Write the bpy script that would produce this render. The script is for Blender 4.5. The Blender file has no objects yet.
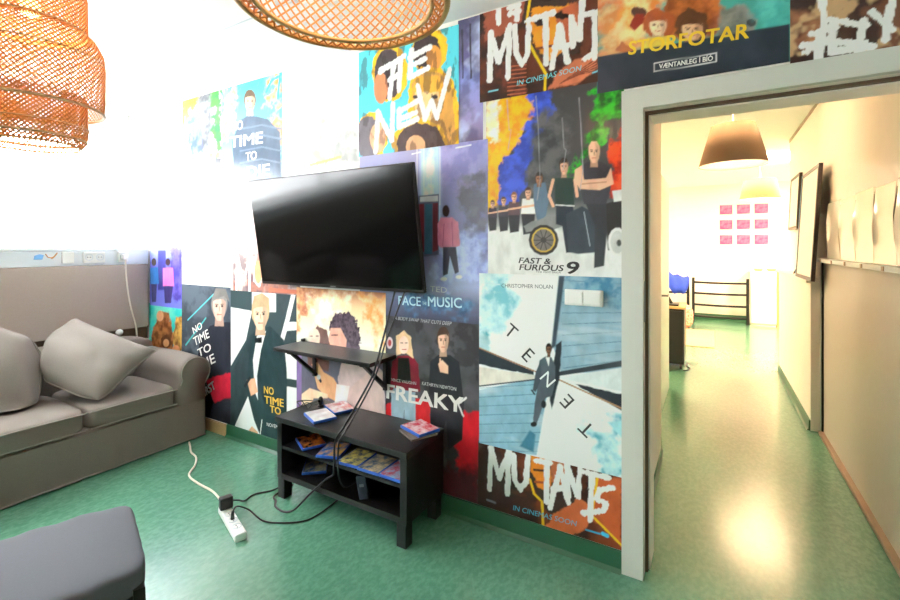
import bpy, bmesh, math, random
import numpy as np
from mathutils import Vector, Matrix, Euler
random.seed(7)
C = bpy.context.scene.collection
PI = math.pi
POSTERS = [
{'x0': -4.685, 'x1': -3.84, 'z0': 1.459, 'z1': 2.672, 'label': 'washed out pale poster in the far corner beside the window, top row', 'layer': 0, 'step': 0.007, 'ops': [('v', [(0, (196, 206, 214)), (0.5, (225, 228, 232)), (1, (214, 214, 222))]), ('s', [(0.037, 1.133), (0.336, 1.127), (0.599, 1.021), (0.503, 0.841), (0.163, 0.878)], (224, 190, 182), (170, 150, 150), 0.06, 0.05, 12), ('s', [(0.216, 1.126), (0.503, 1.104), (0.662, 0.952), (0.599, 0.865), (0.336, 0.966)], (150, 160, 176), (110, 120, 140), 0.05, 0.04, 12), ('n', (170, 176, 190), 14, 0.55, 0.2, 0.6, 1, 0.25), ('l', [(0.092, 0.517), (0.755, 0.491)], 0.0114, (150, 154, 168), 0.004, 0.002), ('l', [(0.092, 0.424), (0.755, 0.406)], 0.0114, (150, 154, 168), 0.004, 0.002), ('l', [(0.092, 0.323), (0.755, 0.313)], 0.0108, (150, 154, 168), 0.004, 0.002), ('l', [(0.092, 0.222), (0.755, 0.22)], 0.0114, (150, 154, 168), 0.004, 0.002)], 'txt': []},
{'x0': -3.84, 'x1': -3.276, 'z0': 1.802, 'z1': 2.672, 'label': 'narrow poster of orange, blue and green smoke, washed out lower down', 'layer': 1, 'step': 0.006, 'ops': [('f', (226, 222, 218)), ('s', [(0.0, 0.913), (0.286, 0.897), (0.231, 0.744), (0.088, 0.65), (0.0, 0.645)], (250, 190, 40), (240, 150, 60), 0.03, 0.05, 12), ('s', [(0.117, 0.761), (0.314, 0.828), (0.421, 0.715), (0.341, 0.423), (0.203, 0.316), (0.088, 0.451)], (70, 90, 190), (120, 130, 200), 0.03, 0.05, 12), ('s', [(0.231, 0.906), (0.448, 0.9), (0.421, 0.494), (0.314, 0.426), (0.259, 0.675)], (80, 84, 90), (130, 132, 136), 0.03, 0.04, 12), ('s', [(0.421, 0.905), (0.564, 0.895), (0.551, 0.401), (0.474, 0.331), (0.421, 0.573)], (70, 190, 60), (40, 120, 60), 0.03, 0.05, 12), ('p', [(0.117, 0.382), (0.114, 0.371), (0.106, 0.364), (0.095, 0.36), (0.082, 0.361), (0.07, 0.367), (0.062, 0.377), (0.059, 0.388), (0.062, 0.398), (0.07, 0.406), (0.082, 0.41), (0.095, 0.408), (0.106, 0.402), (0.114, 0.393)], (140, 100, 80), 0.003, 0.0), ('p', [(0.044, 0.364), (0.132, 0.356), (0.132, 0.175), (0.044, 0.181)], (60, 60, 70), 0.005, 0.0), ('p', [(0.217, 0.356), (0.214, 0.345), (0.206, 0.338), (0.195, 0.334), (0.182, 0.335), (0.171, 0.341), (0.163, 0.35), (0.16, 0.361), (0.163, 0.372), (0.171, 0.379), (0.182, 0.383), (0.195, 0.382), (0.206, 0.376), (0.214, 0.366)], (140, 100, 80), 0.003, 0.0), ('p', [(0.146, 0.338), (0.231, 0.33), (0.231, 0.151), (0.146, 0.157)], (60, 60, 70), 0.005, 0.0), ('p', [(0.327, 0.361), (0.325, 0.351), (0.317, 0.343), (0.306, 0.339), (0.294, 0.341), (0.283, 0.346), (0.275, 0.356), (0.272, 0.366), (0.275, 0.377), (0.283, 0.384), (0.294, 0.388), (0.306, 0.386), (0.317, 0.381), (0.325, 0.372)], (140, 100, 80), 0.003, 0.0), ('p', [(0.259, 0.343), (0.341, 0.336), (0.341, 0.16), (0.259, 0.166)], (60, 60, 70), 0.005, 0.0), ('p', [(0.434, 0.366), (0.432, 0.356), (0.425, 0.348), (0.414, 0.345), (0.402, 0.346), (0.391, 0.352), (0.384, 0.361), (0.381, 0.371), (0.384, 0.381), (0.391, 0.389), (0.402, 0.392), (0.414, 0.391), (0.425, 0.385), (0.432, 0.376)], (140, 100, 80), 0.003, 0.0), ('p', [(0.368, 0.349), (0.448, 0.341), (0.448, 0.168), (0.368, 0.174)], (60, 60, 70), 0.005, 0.0), ('p', [(0.526, 0.364), (0.523, 0.355), (0.516, 0.347), (0.506, 0.344), (0.494, 0.345), (0.484, 0.35), (0.476, 0.359), (0.474, 0.37), (0.476, 0.38), (0.484, 0.387), (0.494, 0.391), (0.506, 0.389), (0.516, 0.384), (0.523, 0.375)], (140, 100, 80), 0.003, 0.0), ('p', [(0.461, 0.348), (0.539, 0.34), (0.539, 0.169), (0.461, 0.175)], (60, 60, 70), 0.005, 0.0)], 'txt': []},
{'x0': -3.289, 'x1': -2.599, 'z0': 1.83, 'z1': 2.672, 'label': 'teal and orange poster of a man in a dark sweater with white block lettering', 'layer': 2, 'step': 0.006, 'ops': [('v', [(0, (70, 170, 190)), (0.5, (110, 180, 190)), (1, (190, 200, 200))]), ('s', [(0.0, 0.838), (0.199, 0.848), (0.175, 0.581), (0.051, 0.444), (0.0, 0.45)], (214, 160, 110), (120, 170, 170), 0.03, 0.05, 12), ('s', [(0.476, 0.841), (0.69, 0.856), (0.69, 0.228), (0.563, 0.169), (0.542, 0.6)], (210, 140, 80), (90, 170, 180), 0.03, 0.06, 12), ('l', [(0.52, 0.732), (0.585, 0.806), (0.669, 0.818), (0.648, 0.668)], 0.021, (70, 190, 215), 0.01, 0.002), ('p', [(0.126, 0.42), (0.223, 0.574), (0.305, 0.592), (0.409, 0.576), (0.542, 0.535), (0.669, 0.426), (0.69, -0.052), (0.175, -0.025)], (64, 82, 104), 0.003, 0.0), ('l', [(0.223, 0.506), (0.476, 0.502), (0.68, 0.446)], 0.012, (92, 110, 132), 0.004, 0.002), ('l', [(0.223, 0.431), (0.476, 0.429), (0.68, 0.376)], 0.0128, (92, 110, 132), 0.004, 0.002), ('l', [(0.223, 0.341), (0.476, 0.343), (0.68, 0.292)], 0.012, (92, 110, 132), 0.004, 0.002), ('l', [(0.223, 0.251), (0.476, 0.256), (0.68, 0.208)], 0.012, (92, 110, 132), 0.004, 0.002), ('p', [(0.308, 0.66), (0.372, 0.65), (0.38, 0.582), (0.3, 0.593)], (171, 142, 120), 0.003, 0.0), ('p', [(0.411, 0.695), (0.404, 0.664), (0.384, 0.641), (0.356, 0.63), (0.324, 0.635), (0.296, 0.654), (0.275, 0.684), (0.268, 0.719), (0.275, 0.751), (0.296, 0.774), (0.324, 0.784), (0.356, 0.778), (0.384, 0.758), (0.404, 0.729)], (84, 66, 50), 0.003, 0.002), ('p', [(0.285, 0.738), (0.314, 0.766), (0.366, 0.757), (0.394, 0.719), (0.395, 0.677), (0.384, 0.638), (0.358, 0.613), (0.322, 0.618), (0.296, 0.652), (0.284, 0.695)], (214, 178, 150), 0.003, 0.0), ('p', [(0.353, 0.753), (0.394, 0.719), (0.395, 0.677), (0.384, 0.638), (0.359, 0.612), (0.362, 0.671)], (171, 142, 120), 0.008, 0.0), ('p', [(0.329, 0.676), (0.328, 0.671), (0.323, 0.667), (0.317, 0.666), (0.309, 0.667), (0.303, 0.671), (0.298, 0.676), (0.297, 0.681), (0.298, 0.686), (0.303, 0.69), (0.309, 0.691), (0.317, 0.69), (0.323, 0.687), (0.328, 0.682)], (231, 192, 162), 0.006, 0.0), ('p', [(0.275, 0.728), (0.308, 0.774), (0.372, 0.765), (0.404, 0.702), (0.372, 0.727), (0.314, 0.733)], (84, 66, 50), 0.003, 0.0), ('l', [(0.304, 0.711), (0.329, 0.705)], 0.0055, (117, 97, 82), 0.0, 0.002), ('p', [(0.326, 0.697), (0.325, 0.695), (0.322, 0.693), (0.318, 0.693), (0.314, 0.693), (0.31, 0.695), (0.307, 0.697), (0.306, 0.7), (0.307, 0.702), (0.31, 0.704), (0.314, 0.704), (0.318, 0.703), (0.322, 0.702), (0.325, 0.699)], (46, 38, 38), 0.003, 0.0), ('l', [(0.376, 0.699), (0.352, 0.701)], 0.0055, (117, 97, 82), 0.0, 0.002), ('p', [(0.374, 0.689), (0.373, 0.687), (0.37, 0.685), (0.366, 0.685), (0.362, 0.686), (0.358, 0.687), (0.355, 0.69), (0.354, 0.692), (0.355, 0.694), (0.358, 0.696), (0.362, 0.696), (0.366, 0.695), (0.37, 0.694), (0.373, 0.691)], (46, 38, 38), 0.003, 0.0), ('l', [(0.34, 0.691), (0.345, 0.667)], 0.0047, (117, 97, 82), 0.0, 0.002), ('l', [(0.322, 0.652), (0.358, 0.647)], 0.0055, (170, 90, 84), 0.0, 0.002)], 'txt': [('NO', (0.113, 0.505), (0.258, 0.501), 0.0675, (240, 240, 236), 0.0, 'title_lettering', 0.016), ('TIME', (0.101, 0.377), (0.487, 0.37), 0.084, (240, 240, 236), 0.0, 'title_lettering', 0.016), ('TO', (0.294, 0.259), (0.42, 0.261), 0.063, (240, 240, 236), 0.0, 'title_lettering', 0.016), ('DIE', (0.305, 0.132), (0.563, 0.133), 0.0825, (240, 240, 236), 0.0, 'title_lettering', 0.016)]},
{'x0': -2.609, 'x1': -1.876, 'z0': 1.807, 'z1': 2.672, 'label': 'very pale grey poster with a streak of yellow, above the left screen corner', 'layer': 0, 'step': 0.006, 'ops': [('f', (226, 226, 224)), ('s', [(0.112, 0.687), (0.23, 0.795), (0.398, 0.789), (0.452, 0.629), (0.361, 0.533), (0.191, 0.559)], (206, 206, 204), (182, 182, 180), 0.06, 0.03, 12), ('s', [(0.425, 0.569), (0.557, 0.631), (0.675, 0.56), (0.675, 0.385), (0.54, 0.365)], (204, 204, 204), (184, 184, 182), 0.05, 0.03, 12), ('s', [(0.452, 0.337), (0.557, 0.401), (0.684, 0.372), (0.708, 0.152), (0.488, 0.204)], (150, 152, 150), (190, 190, 188), 0.03, 0.03, 12), ('s', [(0.239, 0.296), (0.268, 0.44), (0.398, 0.462), (0.434, 0.222), (0.306, 0.189)], (228, 226, 150), (226, 226, 210), 0.03, 0.05, 12), ('n', (176, 178, 178), 9, 0.56, 0.15, 0.7, 1, 0.3), ('l', [(0.287, 0.19), (0.557, 0.216)], 0.0195, (222, 214, 110), 0.01, 0.002)], 'txt': []},
{'x0': -1.893, 'x1': -1.184, 'z0': 2.007, 'z1': 2.652, 'label': 'teal poster of five overlapping heads outlined in yellow, under the right woven lamp', 'layer': 3, 'step': 0.0045, 'ops': [('f', (84, 190, 206)), ('p', [(0.372, 0.454), (0.359, 0.381), (0.324, 0.327), (0.271, 0.301), (0.212, 0.311), (0.157, 0.355), (0.118, 0.425), (0.104, 0.506), (0.118, 0.583), (0.157, 0.637), (0.212, 0.66), (0.271, 0.646), (0.324, 0.6), (0.359, 0.532)], (238, 176, 44), 0.003, 0.01), ('p', [(0.329, 0.451), (0.319, 0.387), (0.291, 0.339), (0.25, 0.316), (0.203, 0.324), (0.16, 0.361), (0.13, 0.421), (0.12, 0.491), (0.13, 0.557), (0.16, 0.606), (0.203, 0.626), (0.25, 0.616), (0.291, 0.577), (0.319, 0.518)], (70, 58, 62), 0.003, 0.01), ('p', [(0.227, 0.387), (0.221, 0.347), (0.207, 0.316), (0.186, 0.301), (0.162, 0.305), (0.14, 0.327), (0.125, 0.363), (0.12, 0.406), (0.125, 0.448), (0.14, 0.478), (0.162, 0.493), (0.186, 0.488), (0.207, 0.466), (0.221, 0.43)], (206, 130, 90), 0.003, 0.0), ('p', [(0.64, 0.522), (0.629, 0.467), (0.597, 0.428), (0.55, 0.411), (0.496, 0.422), (0.447, 0.458), (0.413, 0.512), (0.4, 0.575), (0.413, 0.632), (0.447, 0.671), (0.496, 0.685), (0.55, 0.672), (0.597, 0.635), (0.629, 0.581)], (238, 176, 44), 0.003, 0.01), ('p', [(0.589, 0.522), (0.58, 0.476), (0.555, 0.442), (0.517, 0.428), (0.475, 0.437), (0.437, 0.466), (0.41, 0.511), (0.4, 0.563), (0.41, 0.611), (0.437, 0.644), (0.475, 0.657), (0.517, 0.647), (0.555, 0.617), (0.58, 0.572)], (62, 50, 52), 0.003, 0.01), ('p', [(0.602, 0.486), (0.597, 0.456), (0.582, 0.434), (0.561, 0.424), (0.538, 0.429), (0.517, 0.447), (0.502, 0.476), (0.496, 0.508), (0.502, 0.539), (0.517, 0.561), (0.538, 0.57), (0.561, 0.565), (0.582, 0.547), (0.597, 0.518)], (226, 150, 70), 0.003, 0.0), ('p', [(0.386, 0.405), (0.469, 0.458), (0.589, 0.433), (0.678, 0.34), (0.716, 0.182), (0.716, -0.034), (0.456, -0.017), (0.372, 0.234)], (238, 176, 44), 0.003, 0.01), ('p', [(0.4, 0.379), (0.483, 0.432), (0.589, 0.411), (0.666, 0.309), (0.697, -0.032), (0.589, -0.02), (0.414, 0.216)], (206, 150, 74), 0.003, 0.008), ('p', [(0.589, 0.251), (0.581, 0.204), (0.557, 0.169), (0.522, 0.152), (0.484, 0.158), (0.448, 0.185), (0.423, 0.228), (0.414, 0.279), (0.423, 0.328), (0.448, 0.363), (0.484, 0.378), (0.522, 0.371), (0.557, 0.343), (0.581, 0.3)], (232, 184, 128), 0.003, 0.0), ('p', [(0.4, 0.333), (0.442, 0.417), (0.589, 0.389), (0.628, 0.294)], (222, 160, 60), 0.003, 0.008), ('p', [(0.45, 0.296), (0.448, 0.292), (0.442, 0.289), (0.433, 0.288), (0.423, 0.29), (0.414, 0.293), (0.408, 0.298), (0.406, 0.304), (0.408, 0.308), (0.414, 0.311), (0.423, 0.312), (0.433, 0.31), (0.442, 0.307), (0.448, 0.302)], (60, 50, 50), 0.003, 0.0), ('p', [(0.577, 0.275), (0.575, 0.271), (0.569, 0.268), (0.561, 0.267), (0.552, 0.268), (0.543, 0.272), (0.537, 0.277), (0.535, 0.282), (0.537, 0.287), (0.543, 0.289), (0.552, 0.29), (0.561, 0.289), (0.569, 0.285), (0.575, 0.28)], (60, 50, 50), 0.003, 0.0), ('p', [(0.227, 0.102), (0.215, 0.042), (0.181, -0.004), (0.132, -0.027), (0.076, -0.022), (0.025, 0.012), (-0.011, 0.067), (-0.024, 0.134), (-0.011, 0.197), (0.025, 0.243), (0.076, 0.264), (0.132, 0.256), (0.181, 0.22), (0.215, 0.166)], (238, 176, 44), 0.003, 0.01), ('p', [(0.181, 0.096), (0.171, 0.04), (0.144, -0.003), (0.103, -0.025), (0.058, -0.02), (0.016, 0.01), (-0.014, 0.061), (-0.024, 0.121), (-0.014, 0.179), (0.016, 0.222), (0.058, 0.243), (0.103, 0.236), (0.144, 0.204), (0.171, 0.154)], (104, 96, 104), 0.003, 0.01), ('p', [(0.212, 0.092), (0.206, 0.054), (0.189, 0.025), (0.164, 0.01), (0.137, 0.013), (0.112, 0.033), (0.095, 0.067), (0.088, 0.107), (0.095, 0.146), (0.112, 0.176), (0.137, 0.19), (0.164, 0.186), (0.189, 0.165), (0.206, 0.132)], (220, 160, 120), 0.003, 0.0), ('p', [(0.64, 0.012), (0.623, -0.043), (0.572, -0.084), (0.498, -0.103), (0.413, -0.095), (0.333, -0.061), (0.277, -0.006), (0.256, 0.057), (0.277, 0.116), (0.333, 0.158), (0.413, 0.173), (0.498, 0.161), (0.572, 0.125), (0.623, 0.072)], (238, 176, 44), 0.003, 0.01), ('p', [(0.621, 0.004), (0.606, -0.047), (0.563, -0.085), (0.499, -0.103), (0.426, -0.097), (0.358, -0.066), (0.31, -0.017), (0.293, 0.041), (0.31, 0.095), (0.358, 0.133), (0.426, 0.149), (0.499, 0.139), (0.563, 0.106), (0.606, 0.058)], (76, 64, 66), 0.003, 0.01), ('p', [(0.496, 0.007), (0.49, -0.022), (0.471, -0.044), (0.443, -0.054), (0.413, -0.051), (0.385, -0.035), (0.365, -0.009), (0.358, 0.022), (0.365, 0.052), (0.385, 0.073), (0.413, 0.083), (0.443, 0.079), (0.471, 0.063), (0.49, 0.037)], (210, 160, 120), 0.003, 0.0), ('n', (50, 40, 40), 22, 0.62, 0.06, 0.6, 1, 0.4), ('l', [(0.166, 0.494), (0.344, 0.552)], 0.0336, (240, 240, 236), 0.012, 0.002), ('l', [(0.174, 0.505), (0.315, 0.535)], 0.0336, (240, 240, 236), 0.012, 0.002), ('l', [(0.271, 0.521), (0.241, 0.326)], 0.0336, (240, 240, 236), 0.012, 0.002), ('l', [(0.322, 0.522), (0.308, 0.361)], 0.0336, (240, 240, 236), 0.012, 0.002), ('l', [(0.241, 0.432), (0.315, 0.453)], 0.0336, (240, 240, 236), 0.012, 0.002), ('l', [(0.4, 0.575), (0.386, 0.422)], 0.0336, (240, 240, 236), 0.012, 0.002), ('l', [(0.386, 0.532), (0.523, 0.564)], 0.0336, (240, 240, 236), 0.012, 0.002), ('l', [(0.393, 0.484), (0.49, 0.504)], 0.0308, (240, 240, 236), 0.012, 0.002), ('l', [(0.393, 0.421), (0.51, 0.449)], 0.0336, (240, 240, 236), 0.012, 0.002), ('l', [(0.151, 0.256), (0.135, 0.017)], 0.0336, (240, 240, 236), 0.012, 0.002), ('l', [(0.151, 0.256), (0.256, 0.075)], 0.0336, (240, 240, 236), 0.012, 0.002), ('l', [(0.256, 0.075), (0.264, 0.286)], 0.0336, (240, 240, 236), 0.012, 0.002), ('l', [(0.308, 0.244), (0.308, 0.145)], 0.0336, (240, 240, 236), 0.012, 0.002), ('l', [(0.308, 0.233), (0.442, 0.275)], 0.0308, (240, 240, 236), 0.012, 0.002), ('l', [(0.315, 0.191), (0.428, 0.209)], 0.0308, (240, 240, 236), 0.012, 0.002), ('l', [(0.315, 0.144), (0.435, 0.173)], 0.0336, (240, 240, 236), 0.012, 0.002), ('l', [(0.442, 0.36), (0.49, 0.166)], 0.0308, (240, 240, 236), 0.012, 0.002), ('l', [(0.49, 0.166), (0.536, 0.259)], 0.0308, (240, 240, 236), 0.012, 0.002), ('l', [(0.536, 0.259), (0.569, 0.16)], 0.0308, (240, 240, 236), 0.012, 0.002), ('l', [(0.569, 0.16), (0.653, 0.41)], 0.0308, (240, 240, 236), 0.012, 0.002)], 'txt': []},
{'x0': -1.19, 'x1': -1.04, 'z0': 2.012, 'z1': 2.672, 'label': 'narrow strip of violet and blue cloud poster between two busier posters', 'layer': 1, 'step': 0.005, 'ops': [('v', [(0, (92, 88, 110)), (0.35, (96, 92, 140)), (0.5, (130, 140, 200)), (0.8, (150, 140, 190)), (1, (110, 90, 120))]), ('n', (190, 200, 235), 7, 0.52, 0.2, 0.7, 1.0, 1.0), ('n', (70, 64, 100), 10, 0.55, 0.2, 0.6, 1.0, 1.0), ('l', [(0.025, 0.605), (0.031, 0.346)], 0.01, (60, 56, 70), 0.006, 0.002), ('l', [(0.073, 0.625), (0.079, 0.337)], 0.01, (60, 56, 70), 0.006, 0.002)], 'txt': []},
{'x0': -1.057, 'x1': -0.455, 'z0': 2.207, 'z1': 2.672, 'label': 'dark brush lettered poster high up, touching the ceiling', 'layer': 4, 'step': 0.004, 'ops': [('f', (60, 38, 32)), ('n', (96, 44, 30), 8, 0.5, 0.2, 0.8, 1.0, 1.0), ('n', (30, 24, 26), 6, 0.55, 0.15, 0.8, 1.0, 1.0), ('p', [(0.023, 0.472), (0.223, 0.48), (0.276, 0.465), (0.234, 0.377), (0.114, 0.325), (0.035, 0.323)], (150, 80, 60), 0.01, 0.02), ('s', [(0.08, 0.199), (0.244, 0.165), (0.255, 0.014), (0.169, -0.002), (0.103, 0.102)], (104, 52, 40), (60, 36, 32), 0.01, 0.02, 12), ('l', [(0.158, 0.157), (0.255, 0.148)], 0.0055, (176, 92, 66), 0.002, 0.002), ('l', [(0.158, 0.137), (0.255, 0.128)], 0.0055, (176, 92, 66), 0.002, 0.002), ('l', [(0.158, 0.117), (0.255, 0.108)], 0.0055, (176, 92, 66), 0.002, 0.002), ('l', [(0.158, 0.096), (0.255, 0.088)], 0.0055, (176, 92, 66), 0.002, 0.002), ('l', [(0.158, 0.076), (0.255, 0.068)], 0.0055, (176, 92, 66), 0.002, 0.002), ('l', [(0.158, 0.056), (0.255, 0.048)], 0.0055, (176, 92, 66), 0.002, 0.002), ('l', [(0.158, 0.035), (0.255, 0.028)], 0.0055, (176, 92, 66), 0.002, 0.002), ('l', [(0.158, 0.015), (0.255, 0.009)], 0.0055, (176, 92, 66), 0.002, 0.002), ('p', [(0.255, 0.471), (0.566, 0.385), (0.557, 0.248), (0.511, 0.156), (0.455, 0.14), (0.327, 0.167), (0.265, 0.25), (0.244, 0.394)], (58, 42, 38), 0.004, 0.01), ('p', [(0.286, 0.423), (0.502, 0.384), (0.511, 0.259), (0.455, 0.169), (0.377, 0.147), (0.306, 0.221), (0.276, 0.327)], (222, 140, 44), 0.004, 0.01), ('p', [(0.406, 0.381), (0.511, 0.39), (0.548, 0.25), (0.474, 0.174), (0.426, 0.232)], (176, 92, 62), 0.006, 0.01), ('p', [(0.362, 0.334), (0.359, 0.327), (0.349, 0.323), (0.335, 0.322), (0.319, 0.326), (0.305, 0.334), (0.295, 0.343), (0.291, 0.352), (0.295, 0.36), (0.305, 0.364), (0.319, 0.364), (0.335, 0.36), (0.349, 0.353), (0.359, 0.344)], (40, 30, 28), 0.003, 0.01), ('p', [(0.474, 0.335), (0.471, 0.327), (0.461, 0.323), (0.448, 0.323), (0.433, 0.327), (0.419, 0.334), (0.41, 0.343), (0.406, 0.352), (0.41, 0.359), (0.419, 0.364), (0.433, 0.364), (0.448, 0.36), (0.461, 0.353), (0.471, 0.344)], (40, 30, 28), 0.003, 0.01), ('p', [(0.347, 0.328), (0.377, 0.331), (0.367, 0.246), (0.337, 0.243)], (176, 96, 40), 0.006, 0.0), ('l', [(0.312, 0.215), (0.387, 0.212)], 0.012, (110, 50, 36), 0.0, 0.002), ('l', [(0.276, 0.465), (0.26, 0.37), (0.276, 0.242), (0.317, 0.16), (0.357, 0.083), (0.352, 0.006)], 0.013, (240, 184, 40), 0.003, 0.002), ('p', [(0.367, 0.004), (0.426, 0.089), (0.602, 0.155), (0.602, 0.063), (0.511, 0.006)], (196, 110, 78), 0.006, 0.01), ('l', [(0.426, 0.022), (0.602, 0.109)], 0.0055, (120, 60, 44), 0.004, 0.002), ('l', [(0.445, 0.028), (0.602, 0.095)], 0.0055, (120, 60, 44), 0.004, 0.002), ('l', [(0.464, 0.034), (0.602, 0.081)], 0.0055, (120, 60, 44), 0.004, 0.002), ('l', [(0.483, 0.04), (0.602, 0.068)], 0.0055, (120, 60, 44), 0.004, 0.002), ('l', [(0.502, 0.046), (0.602, 0.054)], 0.0049, (120, 60, 44), 0.004, 0.002), ('p', [(0.511, 0.4), (0.602, 0.375), (0.602, 0.21), (0.539, 0.113)], (96, 52, 40), 0.01, 0.02), ('l', [(0.063, 0.353), (0.058, 0.11)], 0.029, (240, 240, 236), 0.014, 0.002), ('l', [(0.063, 0.348), (0.108, 0.193)], 0.0319, (240, 240, 236), 0.014, 0.002), ('l', [(0.108, 0.193), (0.169, 0.363)], 0.029, (240, 240, 236), 0.014, 0.002), ('l', [(0.169, 0.363), (0.158, 0.106)], 0.029, (240, 240, 236), 0.014, 0.002), ('l', [(0.196, 0.351), (0.202, 0.214), (0.234, 0.157), (0.265, 0.2), (0.27, 0.338)], 0.029, (240, 240, 236), 0.014, 0.002), ('l', [(0.265, 0.364), (0.392, 0.37)], 0.029, (240, 240, 236), 0.014, 0.002), ('l', [(0.357, 0.37), (0.357, 0.132)], 0.029, (240, 240, 236), 0.014, 0.002), ('l', [(0.387, 0.106), (0.426, 0.299)], 0.029, (240, 240, 236), 0.014, 0.002), ('l', [(0.426, 0.299), (0.464, 0.119)], 0.029, (240, 240, 236), 0.014, 0.002), ('l', [(0.397, 0.201), (0.46, 0.196)], 0.0261, (240, 240, 236), 0.014, 0.002), ('l', [(0.479, 0.324), (0.488, 0.19)], 0.029, (240, 240, 236), 0.014, 0.002), ('l', [(0.479, 0.319), (0.521, 0.215)], 0.029, (240, 240, 236), 0.014, 0.002), ('l', [(0.516, 0.216), (0.534, 0.389)], 0.029, (240, 240, 236), 0.014, 0.002), ('l', [(0.534, 0.323), (0.607, 0.318)], 0.0261, (240, 240, 236), 0.014, 0.002), ('l', [(0.589, 0.319), (0.589, 0.112)], 0.0261, (240, 240, 236), 0.014, 0.002), ('l', [(0.544, 0.117), (0.593, 0.134)], 0.0261, (240, 240, 236), 0.014, 0.002), ('l', [(0.108, 0.501), (0.108, 0.393)], 0.029, (240, 240, 236), 0.014, 0.002), ('l', [(0.169, 0.454), (0.218, 0.456)], 0.029, (240, 240, 236), 0.014, 0.002), ('l', [(0.169, 0.424), (0.218, 0.421)], 0.029, (240, 240, 236), 0.014, 0.002), ('l', [(0.212, 0.473), (0.207, 0.384)], 0.029, (240, 240, 236), 0.014, 0.002), ('l', [(0.052, 0.049), (0.103, 0.05)], 0.008, (120, 190, 200), 0.0, 0.002), ('l', [(0.58, 0.044), (0.602, 0.049)], 0.0072, (120, 200, 220), 0.0, 0.002)], 'txt': [('IN CINEMAS SOON', (0.207, 0.052), (0.525, 0.065), 0.025, (110, 205, 220), 0.2, 'caption_lettering', 0.0)]},
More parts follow.
